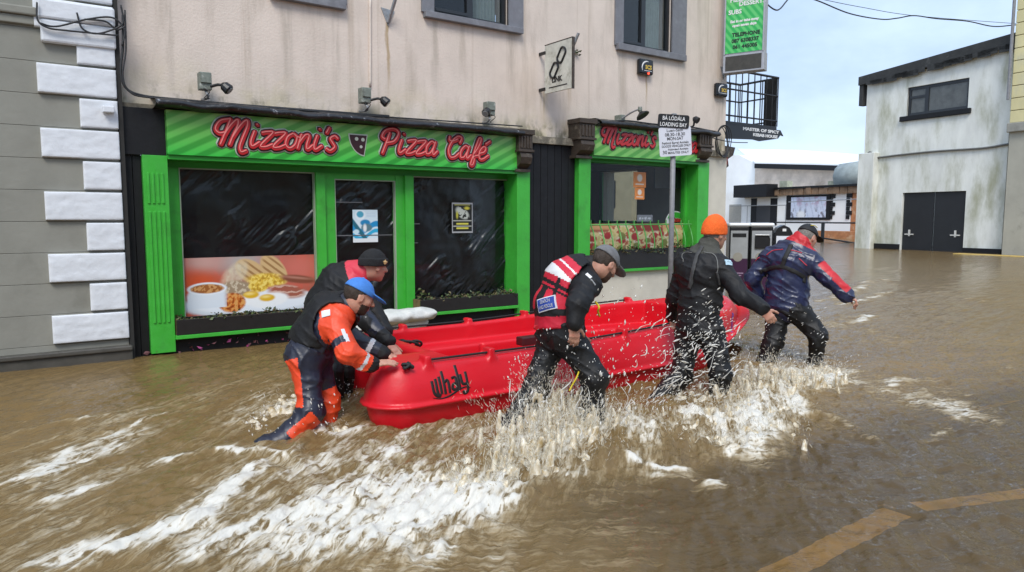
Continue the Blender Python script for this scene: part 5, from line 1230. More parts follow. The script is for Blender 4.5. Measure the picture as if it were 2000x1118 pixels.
MB().prism([(ua, 0), (ub, 0), (ub, zt - .1), (ub - .06, zt + .0), ((ua + ub) / 2, zt + .05), (ua + .06, zt), (ua, zt - .1)], bd_, -.4, -.02).build('casing', BINK, ip); MB().box(ua + .03, ub - .04, -.019, -.01, .5, zt - .16, fr=bd_).build('notice', mat('white_notice', (.72, .74, .8), .4, .05), ip); MB().box(ua + .14, ub - .12, -.019, -.012, zt - .07, zt - .02, fr=bd_).build('heading', WHT, ip)
for k in range(2): MB().box(ua + .06, ua + .2, -.0099, -.008, zt - .32 - .1 * k, zt - .29 - .1 * k, fr=bd_).build('text_line', BINP, ip)

# ================================================================== right-hand buildings
RP0 = at_z(1680, 485); RP1 = at_z(1960, 497); ru = RP1 - RP0; ru[2] = 0; ru /= np.linalg.norm(ru); rn = np.cross(ru, (0, 0, 1)); rn = rn / np.linalg.norm(rn)
RFr = frame(RP0, ru, (0, 0, 1))
def RU(px, py, off=0.0):
    p = at_pl(px, py, RP0 + rn * off, rn) - RP0; return p @ ru, p[2]
LICH = mat('lichen_stained_white_render', (0.74, 0.745, 0.69), 0.85, 0.14, 1.1, stretch=(1.5, 1.5, .5), bump=.5, bscale=5, spec=.2, col2=(.36, .36, .25), c2pos=(.42, .74))
store = thing('store_building', 'lichen stained white store building with wide black double door', 'building', RP0 + ru * 3 - rn * 3)
U0 = RU(1688, 300)[0]; U1 = RU(1968, 300)[0]
tl, tr = RU(1697, 165), RU(1968, 92)
dl, dt = RU(1763, 377); drr, _ = RU(1887, 376)
wl, wt = RU(1773, 172); wr, wb = RU(1890, 213); _, wb2 = RU(1773, 226); wt2 = RU(1890, 152)[1]; wb = (wb + wb2) / 2; wt = (wt + wt2) / 2
roofz = lambda u_: tl[1] + (tr[1] - tl[1]) * (u_ - U0) / (U1 - U0)
def wallpiece(b, ua, ub, za, zb=None): b.prism([(ua, za), (ub, za), (ub, roofz(ub) if zb is None else zb), (ua, roofz(ua) if zb is None else zb)], RFr, -.3, 0)
b = MB(); wallpiece(b, U0, dl, -.5); wallpiece(b, drr, U1, -.5); wallpiece(b, dl, drr, dt, wb); wallpiece(b, dl, wl, wb); wallpiece(b, wr, drr, wb) if wr < drr else None; wallpiece(b, wl, min(wr, drr), wt)
if wr > drr: pass
b.box(U0, U0 + .3, -9, -.3, -.5, tl[1], fr=RFr); b.build('wall', LICH, store)
_rb = MB(); _rb.prism([(U0 - .35, roofz(U0 - .35) + .02), (U1 + .1, roofz(U1 + .1) + .02), (U1 + .1, roofz(U1) + .45), (U0 - .35, roofz(U0) + .38)], RFr, -9, .18).build('roof', mat('dark_ragged_roof', (.028, .028, .026), .7, .4, 3, bump=.6, bscale=8, col2=(.09, .09, .085), c2pos=(.58, .7)), store)
rg = random.Random(3)
for k in range(26):
    u_ = U0 + (U1 - U0) * rg.random(); l = rg.uniform(.2, .9); MB().box(u_, u_ + l, .19, .21, roofz(u_) - rg.uniform(.02, .18), roofz(u_) + .1, fr=RFr).build('slipped_slate', MATS['dark_ragged_roof'], store)
MB().box(U0 - .33, U0 - .12, -.2, .12, roofz(U0) - .95, roofz(U0) + .1, fr=RFr, bev=.02).build('downpipe_hopper', MATS['dark_ragged_roof'], store)
dm = (dl + drr) / 2; DBLK = mat('black_door_paint', (.011, .012, .014), .5, .25, 2)
dz = RU(1823, 377)[1]
for a_, b_ in ((dl, dm - .01), (dm + .01, drr)):
    dd = MB().box(a_ + .03, b_, -.16, -.10, -.3, dt, fr=RFr, bev=.01).build('door_leaf', DBLK, store)
    hu = a_ + .35 if a_ == dl else b_ - .4; hz = RU(1778, 458)[1]
    MB().box(hu - .2, hu + .2, -.099, -.05, hz - .025, hz + .025, fr=RFr).box(hu - .035, hu + .04, -.098, -.06, hz - .08, hz + .2, fr=RFr).build('handle', mat('bright_handle', (.62, .6, .55), .35, metal=.2), dd)
wi = MB().box(wl - .02, wr + .02, -.16, -.08, wb, wb + .12, fr=RFr).box(wl - .02, wr + .02, -.16, -.08, wt - .12, wt, fr=RFr).box(wl - .02, wl + .12, -.159, -.079, wb + .12, wt - .12, fr=RFr).box(wr - .1, wr + .02, -.159, -.079, wb + .12, wt - .12, fr=RFr)
wm = wl + (wr - wl) * .32; wi.box(wm - .08, wm + .08, -.158, -.078, wb + .12, wt - .12, fr=RFr).box(wl + .12, wm - .08, -.157, -.077, wb + (wt - wb) * .6, wb + (wt - wb) * .6 + .1, fr=RFr)
wi_ = wi.build('window', DFRAME, store); MB().box(wl, wr, -.125, -.12, wb, wt, fr=RFr).build('pane', mat('grey_mesh_pane', (.10, .105, .10), .25, .3, 3), wi_); MB().box(wl - .25, wr + .15, -.1, .12, wb - .22, wb - .002, fr=RFr, bev=.02).build('sill', BLACKP, wi_)
MB().box(U0 - .28, dl - .02, -.02, .06, -.5, RU(1720, 476)[1], fr=RFr).build('black_plinth', BLACKP, store); MB().box(drr + .02, U1, -.02, .06, -.5, RU(1920, 488)[1] + .05, fr=RFr).build('black_plinth', BLACKP, store)
bu0, bu1 = RU(1682, 400)[0], RU(1712, 400)[0]; bz = RU(1700, 300)[1]
MB().box(bu0, bu1, -.02, .35, -.5, bz, fr=RFr, bev=.02).build('buttress', LICH, store)
MB().tube(crom([RFr((RU(a, b_)[0], .06, RU(a, b_)[1])) for a, b_ in ((1697, 300), (1702, 298), (1712, 308), (1760, 303), (1830, 296), (1920, 290), (1965, 283), (2010, 276))], 6), .045, 6).build('cable', mat('grey_cable', (.12, .12, .11), .6), store)
# yellow building beyond the frame's right edge
YELB = mat('faded_yellow_boarding', (.68, .60, .32), .7, .12, 1.5, stretch=(1, 1, .6), col2=(.55, .52, .36), c2pos=(.5, .7)); GRYB = mat('stained_beige_render', (.40, .38, .31), .85, .12, 1.2, bump=.3, bscale=6, col2=(.22, .21, .17), c2pos=(.55, .75))
yb = thing('yellow_building', 'faded yellow boarded building over beige ground floor beside the store', 'building', RP0 + ru * 12)
V0 = RU(1966, 350, .35)[0]; zsp = RU(1985, 240, .35)[1]; zbd = RU(1985, 22, .35)[1]; nb_ = 9; bh = (zbd - zsp) / nb_
MB().box(V0, V0 + 8, -8, .35, -.5, zsp - .35, fr=RFr).build('ground_floor_wall', GRYB, yb); MB().box(V0 - .05, V0 + 8, -.2, .5, zsp - .35, zsp, fr=RFr, bev=.03).build('ledge', mat('beige_ledge', (.30, .29, .25), .7, .3, 3), yb)
for k in range(14):
    MB().box(V0, V0 + 8, -.3, .40, zsp + k * bh + .012, zsp + (k + 1) * bh - .012, fr=RFr, bev=.015).build('cladding_board', YELB, yb)
MB().box(V0 + .02, V0 + 7.9, -8, .34, zsp, zsp + 14 * bh, fr=RFr).build('wall_core', PLN, yb)
MB().tube([RFr((V0 - .08, .45, zsp + .9)), RFr((V0 - .08, .45, zsp + 14 * bh))], .06, 8).build('downpipe', mat('grey_pole_paint', (.2, .2, .2), .5), yb)
MB().box(U1 - 1.0, U1 + 3.0, 1.0, 1.5, -.3, .02, fr=RFr, bev=.01).build('yellow_kerb', mat('yellow_kerb_paint', (.55, .38, .10), .6, .2), yb)

# ---- low white bar and white-roofed hall at the end of the side street
BP0 = RP0 - rn * 14.0; BFr = frame(BP0, ru, (0, 0, 1))
def BU(px, py, off=0.0):
    p = at_pl(px, py, BP0 + rn * off, rn) - BP0; return p @ ru, p[2]
hall = thing('hall_building', 'stone hall with big white metal roof behind the low bar', 'building', BP0 - ru * 8)
h0_, h1_ = BU(1474, 350, -6)[0], BU(1688, 350, -6)[0]; he = BU(1474, 318, -6)[1]; he2 = BU(1640, 333, -6)[1]; hl = BU(1425, 350, -6)[0]
STN = mat('pale_rubble_stone', (.60, .51, .43), .9, .25, 1.2, bump=.8, bscale=2.5, col2=(.42, .34, .27), c2pos=(.5, .7))
MB().prism([(h0_, -.5), (h1_ + 6, -.5), (h1_ + 6, he2 - .4), (h0_, he)], BFr, -12, -6).build('front_wall', STN, hall)
WHW = mat('white_painted_wall', (.86, .87, .86), .8, .05, 1, col2=(.74, .75, .70), c2pos=(.55, .75))
MB().prism([(hl - 8, -.5), (h0_ - .01, -.5), (h0_ - .01, he - .05), (BU(1443, 300, -6)[0], BU(1443, 303, -6)[1]), (hl - 8, BU(1420, 300, -6)[1])], BFr, -11.9, -6.02).build('gable_wall', WHW, hall)
WROOF = mat('white_metal_roof', (.82, .84, .87), .45, .04, .5)
pr = [BU(1440, 292, -7), BU(1560, 293, -7), BU(1690, 318, -7), BU(1690, 331, -7), BU(1600, 326, -7), BU(1474, 316, -7)]
r0, r1 = BU(1441, 291, -13), BU(1692, 317, -13); e0_, e1_ = BU(1474, 317, -5.3), BU(1695, 330, -5.3)
V = [BFr((e0_[0], -5.3, e0_[1])), BFr((e1_[0] + 4, -5.3, e1_[1])), BFr((r1[0] + 6, -13, r1[1] - .2)), BFr((BU(1560, 293, -13)[0], -13, BU(1560, 293, -13)[1])), BFr((r0[0], -13, r0[1]))]
V2 = [v + np.array([0, 0, -.12]) for v in V]
mesh_obj('roof', V + V2, [(0, 1, 2, 3, 4), (9, 8, 7, 6, 5)] + [(i, i + 5, (i + 1) % 5 + 5, (i + 1) % 5) for i in range(5)], WROOF, hall)
MB().prism([(e0_[0], e0_[1] - .55), (e1_[0] + 4, e1_[1] - .55), (e1_[0] + 4, e1_[1] - .13), (e0_[0], e0_[1] - .13)], BFr, -5.45, -5.28).build('gutter', BLACKP, hall)
bar = thing('bar_building', 'low white bar with black canopy, mural window and brown fascia', 'building', BP0)
bl0, br0 = BU(1395, 420)[0], BU(1662, 420)[0]; zf = BU(1560, 372)[1]
MB().box(bl0 - 3, br0 + .0, -5, 0, -.5, zf, fr=BFr).build('wall', WHW, bar)
BRK = mat('orange_brick', (.45, .19, .08), .85, .3, 3, col2=(.55, .34, .2), c2pos=(.5, .65)); MB().box(br0, br0 + 5, -5, .02, -.5, zf, fr=BFr).build('brick_wall', BRK, bar)
ca, cb_ = BU(1454, 370)[0], BU(1519, 370)[0]; MB().box(ca, cb_, 0, 1.2, BU(1480, 386)[1], BU(1480, 362)[1], fr=BFr).build('canopy', BLACKP, bar)
ff = MB(); rg = random.Random(9); x_ = cb_
while x_ < br0 + 4:
    w_ = rg.uniform(.2, .7); ff.box(x_, x_ + w_ * .93, 0, .25 + rg.random() * .2, BU(1560, 381)[1], BU(1560, 370)[1] + rg.random() * .1, fr=BFr); x_ += w_
ff.build('ragged_fascia', mat('brown_timber_ends', (.22, .14, .085), .8, .5, 2), bar); MB().box(cb_, br0 + 4, -.2, .4, BU(1560, 369)[1], BU(1560, 365)[1], fr=BFr).build('roof_edge', BLACKP, bar)
def dark_box(p, q, nm, d=.03, m=BLACKP):
    a, b_ = BU(*p), BU(*q); return MB().box(a[0], b_[0], -.02, d, b_[1], a[1], fr=BFr).build(nm, m, bar)
dark_box((1468, 388), (1477, 440), 'door_jamb', .05); dark_box((1506, 388), (1517, 440), 'door_jamb', .05); dark_box((1478, 402), (1505, 440), 'door', .04, mat('charcoal_door', (.035, .036, .04), .5)); dark_box((1425, 400), (1447, 436), 'window', .03, mat('beige_window', (.4, .38, .33), .5))
dark_box((1538, 383), (1621, 430), 'mural_frame', .08); 
def mural(U, V):
    n = fbm2(U * 6, V * 4, 4, 3); C = np.zeros(U.shape + (3,)) + np.array([.62, .68, .82]); C = over(C, (.5, .38, .5), sstep(0, .5, n) * sstep(.4, .8, V)); C = over(C, (.12, .11, .14), (fbm2(U * 9, V * 2.2, 3, 8) > .18) * sstep(.6, .2, V) * .85); C = over(C, (.3, .36, .5), (np.sin(U * 40 + V * 6) > .9) * .5); return over(C, (.8, .82, .85), disc(U, V, .3, .12, .12, .2, .05))
a_, b_ = BU(1547, 386), BU(1614, 425); painted('mural', BFr, a_[0], b_[0], b_[1], a_[1], 60, 40, mural, bar, PRINT, off=.085)
rg = random.Random(5)
for uu in (BU(1540, 400)[0] - .15, BU(1621, 400)[0], BU(1659, 400)[0] - .2):
    z_ = BU(1540, 428)[1]; k = 0
    while z_ < zf - .4:
        w_ = .45 if k % 2 else .25; MB().box(uu - .02, uu + w_, -.01, .06, z_, z_ + .28, fr=BFr).build('quoin', BLACKP, bar); z_ += .30; k += 1
DUCT = mat('dull_duct_metal', (.30, .34, .33), .5, .3, 2); du = BU(1655, 352)[0]; zd = BU(1655, 365)[1]
MB().lathe([(.2, 0), (1.0, .2), (1.1, 1.8), (.8, 2.6), (.3, 3.4)], BFr((du - 1.6, -1.2, zd + .75)), ru, 10).build('roof_duct', DUCT, bar, True); MB().box(du + .4, du + 5, -3.5, -1, zd, zd + 2.0, fr=BFr, bev=.1).build('roof_plant', DUCT, bar)
for px__ in (1515, 1609): a_ = BU(px__, 366); MB().box(a_[0], a_[0] + .75, -1, -.4, zd - .1, BU(px__, 354)[1], fr=BFr).build('chimney', mat('mossy_chimney', (.35, .36, .27), .9, .3), bar)
# railings in front of the bar
rail = thing('railing', 'black tubular railing across the flooded forecourt of the bar', 'railing', RP0 - rn * 7); RQ = RP0 - rn * 6.0; QF = frame(RQ, ru, (0, 0, 1))
def QU(px, py):
    p = at_pl(px, py, RQ, rn) - RQ; return p @ ru, p[2]
q0, q1 = QU(1515, 434), QU(1680, 436)
MB().tube([QF((q0[0], 0, q1[1])), QF((q1[0], 0, q1[1]))], .05, 6).build('top_rail', IRON, rail); MB().tube([QF((QU(1585, 462)[0], 0, QU(1585, 462)[1])), QF((QU(1675, 476)[0], 0, QU(1675, 476)[1]))], .05, 6).build('handrail', IRON, rail)
for p in (1607, 1676): MB().box(QU(p, 450)[0] - .08, QU(p, 450)[0] + .08, -.06, .06, -.4, q1[1], fr=QF).build('post', IRON, rail)
rail2 = thing('railing', 'thin grey steel railing along the bar terrace', 'railing', BP0 + rn * .8); 
MB().tube([BFr((BU(1425, 402, .8)[0], .8, BU(1425, 403, .8)[1])), BFr((BU(1535, 401, .8)[0], .8, BU(1535, 401, .8)[1]))], .035, 6).tube([BFr((BU(1540, 395, .8)[0], .8, BU(1540, 395, .8)[1])), BFr((BU(1682, 387, .8)[0], .8, BU(1682, 389, .8)[1]))], .035, 6).build('top_rail', METAL, rail2)
for p in (1460, 1535): MB().tube([BFr((BU(p, 402, .8)[0], .8, -.4)), BFr((BU(p, 402, .8)[0], .8, BU(p, 402, .8)[1]))], .03, 6).build('post', METAL, rail2)
MB().box(br0 - 3, br0 + 4, .6, 1.6, -.4, BU(1660, 452, .6)[1], fr=BFr).build('brick_step', BRK, bar)
# overhead wires
def wire(pts, r, lab):
    o = MB().tube(crom([at_d(*p) for p in pts], 10), r, 5).build('overhead_wire', WIRE, smooth=True); tag(o, lab, 'wire')
wire([(1490, -8, 13), (1500, 10, 13), (1519, 20, 13.2), (1535, 4, 13.6), (1548, -14, 14)], .014, 'short looping wire beside the tall green sign')
wire([(1560, -10, 22), (1600, 3, 23), (1660, 27, 24), (1720, 38, 25), (1752, 36, 25.5), (1785, 31, 26), (1830, 37, 26.5), (1890, 42, 27), (1940, 52, 27.5), (1985, 49, 28), (2060, 44, 29)], .022, 'heavy sagging wire across the sky to yellow building')
wire([(1590, -4, 23), (1680, 14, 24), (1790, 31.5, 26), (1990, 47, 28), (2060, 52, 29)], .010, 'thin straight wire across the sky to yellow building')
# houses across the street, behind the photographer, seen only in reflections; and the ochre house of the side street
opp = thing('opposite_terrace', 'pale rendered terrace across the street facing the café', 'building', (4, -9, 0)); OW = mat('ochre_render', (.45, .38, .24), .85, .15, 2)
MB().box(-12, 16, -12, -9, -.5, 6.2).build('wall', OW, opp); MB().box(-12.3, 16.3, -12.3, -8.8, 6.2, 6.5).build('eaves', BLACKP, opp)
for i in range(9):
    for z_ in (.6, 3.6): wn = MB().box(-11 + i * 3, -9.8 + i * 3, -9.02, -8.97, z_, z_ + 1.6).build('window', DFRAME, opp); MB().box(-10.92 + i * 3, -9.88 + i * 3, -8.969, -8.96, z_ + .08, z_ + 1.52).build('pane', mat('opposite_pane', (.05, .06, .07), .1), wn)
och = thing('side_house', 'ochre house seen through the café side window', 'building', (25, 27, 0)); MB().box(24, 27, 24.5, 32, -.5, 6).build('wall', OW, och); MB().box(23.95, 24, 25.6, 26.6, 1.9, 3.2).build('window', DFRAME, och)

# ================================================================== the red rescue boat: one rotomoulded shell
REDB = mat('red_moulded_plastic', (0.62, 0.008, 0.018), 0.42, 0.08, 3, stretch=(.35, 1, 1.6), bump=.12, bscale=70, spec=.4, col2=(.40, .012, .018), c2pos=(.58, .82), rvar=.14)
boat = thing('rescue_boat', 'bright red moulded plastic boat pushed through the flood by five people', 'boat', ((BOAT_X0 + BOAT_X1) / 2, BOAT_YC, 0))
def sheer(x): return 0.43 + 0.11 * sstep(3.4, 6.6, x) + .05 * sstep(5.6, 6.7, x)
bf = Field((BOAT_X0 - .08, BOAT_YC - 1.0, -.22), (BOAT_X1 + .12, BOAT_YC + 1.0, .72), .0135)
def plan(x, y):
    """signed distance-like value of the hull outline in plan (negative inside)"""
    hb = boat_half(np.clip(x, None, BOAT_X1)); d = np.abs(y - BOAT_YC) - hb
    bow = (x - BOAT_X1); nose = np.maximum(d * np.where(x > 5.3, np.clip((BOAT_X1 + .35 - x) / 1.6, .35, 1), 1), bow)
    r = .26; qx, qy = BOAT_X0 + r - x, np.abs(np.abs(y - BOAT_YC) - (BOAT_B - .24)) - (.24 - r * 0)
    e = np.maximum(qx, 0); end = np.hypot(e, np.clip(np.abs(np.abs(y - BOAT_YC) - (BOAT_B - .26)), 0, None) * (e > 0)) - r     # rounded pontoon ends
    return np.where(x < BOAT_X0 + r, np.maximum(nose, end), nose)
def side_in(z, x):
    """how far the hull side stands in from its widest line"""
    up = np.clip((z - .15) / (sheer(x) - .15), 0, 1.2); dn = np.clip((.15 - z) / .33, 0, 1.2)
    return np.where(z > .15, .11 * up ** 1.8, .02 + .17 * dn ** 2.2)
def hull(x, y, z):
    zz = np.clip(.46 - z, 0, 1); p = plan(x + 1.15 * zz * sstep(4.9, 6.3, x), y) + side_in(z, x)          # raked stem
    top = z - sheer(x) - 0 * y; bot = -.19 + .12 * sstep(5.7, 6.75, x) - z
    k = .05; a = np.maximum(p, bot); h = np.clip(.5 - .5 * (top - a) / k, 0, 1); s1 = top * (1 - h) + a * h + k * h * (1 - h)
    return s1
def strake(x, y, z):
    zz = np.clip(.46 - z, 0, 1); p = np.abs(plan(x + 1.15 * zz * sstep(4.9, 6.3, x), y) + .002) - .020; return np.hypot(np.maximum(p, 0), np.maximum(np.abs(z - .15 - .30 * np.clip((x - 4.9) / 1.8, 0, 1) ** 1.8) - .006, 0)) - .009
sl, P = bf.sub(bf.lo, bf.lo + bf.n * bf.h); bf.f[:] = hull(*P)
X_, Y_, Z_ = P
def sub_(d, k):
    d = -d; f = bf.f; h = np.clip(.5 + .5 * (d - f) / k, 0, 1); bf.f[:] = f + (d - f) * h + k * h * (1 - h)
pl = plan(X_, Y_)
mid = np.maximum(BOAT_X0 + .66 - X_, X_ - (BOAT_X1 - .95))
sub_(np.maximum(np.maximum(pl + .20, mid), .27 - Z_), .03)                    # upper cockpit down to the side benches
sub_(np.maximum(np.maximum(np.maximum(pl + .42, mid + .02), X_ - 5.25), .06 - Z_), .03)              # foot well
sub_(np.maximum(np.maximum(np.abs(Y_ - BOAT_YC - .02) - .36, X_ - (BOAT_X0 + .54)), -.3 - Z_), .05)   # engine notch between the pontoons
bf.f[:] = np.minimum(bf.f, np.maximum(strake(X_, Y_, Z_), BOAT_X0 - .05 - X_))
for xg in (2.95, 3.6, 4.3, 5.0, 5.6):                                         # moulded ribs across the side benches
    sub_(np.maximum(np.maximum(np.abs(X_ - xg) - .02, pl + .40), np.maximum(.18 - Z_, -(pl + .44))), .015)
LUGS = [2.38, 2.92, 3.62, 4.30, 5.0, 5.65]
for xl in LUGS:
    for sg in (-1, 1):
        yb_ = BOAT_YC + sg * (float(boat_half(np.array(xl))) - .135); bf.put((xl - .06, yb_ - .14, .25), (xl + .06, yb_ + .14, .60), lambda x, y, z: np.maximum(np.maximum(np.abs(x - xl) - .028 - .15 * np.clip(.45 - z, 0, .2), np.abs(y - yb_) - .052 - .15 * np.clip(.46 - z, 0, .1)), np.maximum(z - sheer(xl) - .045, .28 - z)), .012)
del X_, Y_, Z_, P, pl, mid
shell = bf.build('hull_shell', REDB, boat, smooth_it=2)
# rope along both gunwales through the lugs
ROPE = mat('black_rope', (.012, .012, .012), .7, .3, 60)
for sg, nm in ((-1, 'grab_rope'), (1, 'grab_rope')):
    pts = []
    for x in np.linspace(2.36, 5.7, 40):
        pts.append((x, BOAT_YC + sg * (float(boat_half(np.array(x))) - .115), sheer(x) + .012))
    MB().tube(pts, .009, 6).build(nm, ROPE, boat, True)
# the maker's mark on the near side, laid on the hull surface
def on_side(x, z, off=.002):
    y = BOAT_YC - (BOAT_B - float(side_in(np.array(z), np.array(x)))) ; 
    return np.array([x, y - off, z])
m0, m1 = at_y(841, 750, BOAT_YC - BOAT_B + .05), at_y(916, 735, BOAT_YC - BOAT_B + .05)
WG = [(.0, [[(0, .62), (.02, .2), (.1, .05), (.2, .02)]]), (.11, [[(0, .66), (.02, .12), (.1, 0)]]), (.22, [[(0, .7), (.02, .05)]]), (.33, [[(0, .86), (.02, 0)], [(.02, .42), (.1, .5), (.14, .42), (.15, .02)]]), (.56, [[(.02, .5), (.12, .52), (.15, .4), (.15, .05)], [(.15, .3), (.03, .26), (.02, .1), (.12, .06), (.15, .14)]]), (.77, [[(.0, .92), (.02, .04)]]), (.86, [[(.0, .55), (.02, .22), (.1, .16), (.16, .2)], [(.17, .62), (.17, .0), (.12, -.16), (.04, -.18), (.02, -.08)]])]
bm_ = MB(); LW = .275; LX0 = m0[0]; LZ0 = .205
for ox, st in WG:
    for p in st:
        q = crom([(ox + a, b_ + .20 * (ox - .3)) for a, b_ in p], 5); P3 = [on_side(LX0 + a * LW, LZ0 + b_ * .18) for a, b_ in q]; bm_.ribbon(P3, (0, -1, .15), .0115, .003)
q = crom([(-.02, -.08), (.2, -.16), (.45, -.1), (.75, .1), (.95, .18), (1.1, .12)], 6); bm_.ribbon([on_side(LX0 + a * LW, LZ0 + b_ * .16) for a, b_ in q], (0, -1, .15), [.002 + .005 * math.sin(math.pi * i / (len(q) - 1)) for i in range(len(q))], .003)
bm_.build('maker_lettering', mat('black_hull_print', (.015, .008, .008), .5), boat)
# blue registration mark near the bow
bm_ = MB()
for i, (sx, sy) in enumerate(((0, 0), (1, 1), (2, 2), (3, 3))):
    for (u0_, v0_, u1_, v1_) in ((0, 0, 0, 14), (0, 14, 6, 16), (6, 16, 6, 2)) if i % 2 else ((0, 0, 0, 14), (0, 7, 6, 9)):
        q = [at_d(1427 + 8 * sx + u0_, 655 - 14 * sy - v0_, 7.3), at_d(1427 + 8 * sx + (u0_ + u1_) / 2, 655 - 14 * sy - (v0_ + v1_) / 2, 7.3), at_d(1427 + 8 * sx + u1_, 655 - 14 * sy - v1_, 7.3)]
        P, n_ = bf.drape(np.array(q), .002, 20, 3); bm_.ribbon(P, n_, .007, .002)
bm_.build('registration_mark', mat('blue_print', (.08, .06, .35), .5), boat)
# black cleat ropes: on the stern deck and in the cockpit
def knot(c, r, seed, lab, n=60):
    rg = np.random.default_rng(seed); pts = []; a = rg.uniform(0, 6, 6)
    for t in np.linspace(0, 9, n): pts.append(np.array(c) + r * np.array([math.sin(1.3 * t + a[0]) * .9 + .4 * math.sin(2.9 * t + a[1]), math.cos(1.7 * t + a[2]) * .9, .45 * math.sin(2.3 * t + a[3]) + .35]))
    o = MB().tube(crom(pts, 3), .011, 6).build('rope_bundle', ROPE, smooth=True); tag(o, lab, 'rope'); return o
yk = BOAT_YC - .68
knot(at_z(797, 717, .42), .028, 3, 'black knotted rope on the rounded stern pontoon'); knot(at_z(800, 678, .33), .075, 8, 'black rope bundle lying inside the boat near stern'); 
p = at_z(1035, 665, .30); o = MB().box(p[0] - .12, p[0] + .1, p[1] - .05, p[1] + .06, .26, .34, bev=.01).build('dry_box', mat('dark_red_box', (.05, .008, .01), .5)); tag(o, 'small dark box on the far side bench of the boat', 'box')

# ================================================================== people
SKIN = mat('skin', (0.52, 0.27, 0.19), 0.5, 0.12, 25, bump=.1, bscale=120, sss=.15, col2=(.50, .20, .14), c2pos=(.5, .75))
HAIRM = mat('dark_brown_hair', (.035, .022, .014), .7, .4, 90, bump=.5, bscale=160); GREYH = mat('grey_hair', (.2, .18, .16), .7, .4, 90, bump=.5, bscale=160); STUB = mat('brown_beard', (.09, .045, .03), .7, .4, 120, bump=.5, bscale=200)
BLK = mat('black_drysuit_cloth', (.0085, .0085, .0095), .62, .25, 10, bump=.2, bscale=70, spec=.35); BLKT = mat('black_trouser_cloth', (.0065, .0065, .007), .55, .25, 10, bump=.2, bscale=60, spec=.4)
NAVY = mat('wet_navy_nylon', (.010, .012, .028), .42, .25, 8, bump=.25, bscale=35, spec=.6); NAVY2 = mat('blue_navy_nylon', (.016, .021, .062), .34, .25, 8, bump=.25, bscale=30, spec=.6)
ORNG = mat('orange_drysuit_cloth', (.74, .062, .014), .5, .14, 12, bump=.25, bscale=50); REFL = mat('silver_reflective_tape', (.62, .63, .65), .35, .08); REDC = mat('red_cloth', (.52, .014, .022), .5, .14, 12, bump=.2, bscale=60); OLIV = mat('grey_olive_collar', (.055, .055, .045), .8, .2, 30, bump=.3)
def vnorm(v): v = np.array(v, float); return v / (np.linalg.norm(v) + 1e-12)
def seg(P, a, b):
    a, b = np.array(a), np.array(b); ab = b - a; t = np.clip(((P - a) @ ab) / (ab @ ab), 0, 1); return t, np.linalg.norm(P - a - t[:, None] * ab, axis=1)
def rot_to(d, n, ang): return d * math.cos(ang) + n * math.sin(ang)
def hand(F, w_, d, n, thumb, curl, k=.006, spread=.05):
    """palm, four fingers of unequal length and a thumb from the side of the palm; curl bends towards the palm normal n"""
    d = vnorm(d); n = vnorm(np.array(n) - d * (np.array(n) @ d)); s = np.cross(d, n) * thumb; w_ = np.array(w_, float)
    F.econe(w_ - d * .01, w_ + d * .035, (.028, .020), (.036, .016), s, .012); F.econe(w_ + d * .03, w_ + d * .078, (.036, .016), (.038, .013), s, .012)
    for i, (off, ln) in enumerate(((.029, .92), (.010, 1.04), (-.010, .98), (-.028, .78))):
        p = w_ + d * (.082 - .004 * abs(i - 1)) + s * off; dd = vnorm(d + s * off * spread * 20 * .35); r = .0096 - .0006 * (i == 3)
        for j, l in enumerate((.042, .027, .021)):
            dd = rot_to(dd, vnorm(n - dd * (n @ dd)), curl * (0.75, 1.0, .7)[j] * (1 + .12 * (i - 1.5))); q = p + dd * l * ln; F.cone(p, q, r, r * .93, k); p = q; r *= .93
    p = w_ + d * .022 + s * .026; dd = vnorm(d * .75 + s * .75 + n * (.25 + .3 * curl))
    for l, r in ((.04, .0125), (.032, .0105), (.024, .0095)):
        q = p + dd * l; F.cone(p, q, r, r * .9, k + .002); p = q; dd = vnorm(dd + d * .25 + n * .25 * curl)
def head(F, c, f, u, neck, scale=1.0):
    f = vnorm(f); u = vnorm(np.array(u) - f * (np.array(u) @ f)); l = np.cross(u, f); M = [f, l, u]; c = np.array(c)
    at = lambda a, b, e: c + (f * a + l * b + u * e) * scale; R = lambda *r: tuple(q * scale for q in r)
    F.ell(at(-.012, 0, .027), R(.097, .076, .092), M, .02); F.ell(at(.026, 0, -.04), R(.066, .058, .072), M, .025); F.ell(at(.058, 0, -.092), R(.024, .027, .022), M, .02)
    F.ell(at(.075, 0, .03), R(.016, .05, .014), M, .012)
    for s in (-1, 1):
        F.ell(at(.052, s * .04, -.018), R(.03, .022, .022), M, .015); F.ell(at(.093, s * .031, .006), R(.012, .017, .010), M, .008, True); F.ell(at(.078, s * .031, .006), R(.012, .013, .011), M, .004)
        F.ell(at(-.008, s * .077, -.004), R(.022, .010, .033), M, .006); F.ell(at(-.004, s * .086, -.002), R(.012, .006, .020), M, .004, True)
    F.cone(at(.090, 0, .014), at(.116, 0, -.020), .009 * scale, .0125 * scale, .010); F.ell(at(.108, 0, -.026), R(.014, .017, .009), M, .008)
    F.ell(at(.087, 0, -.052), R(.012, .024, .007), M, .006); F.ell(at(.084, 0, -.066), R(.012, .022, .008), M, .006); F.ell(at(.102, 0, -.0585), R(.012, .022, .0025), M, .003, True)
    F.cone(at(-.022, 0, -.05), neck, .056, .062, .03)
    return M, at
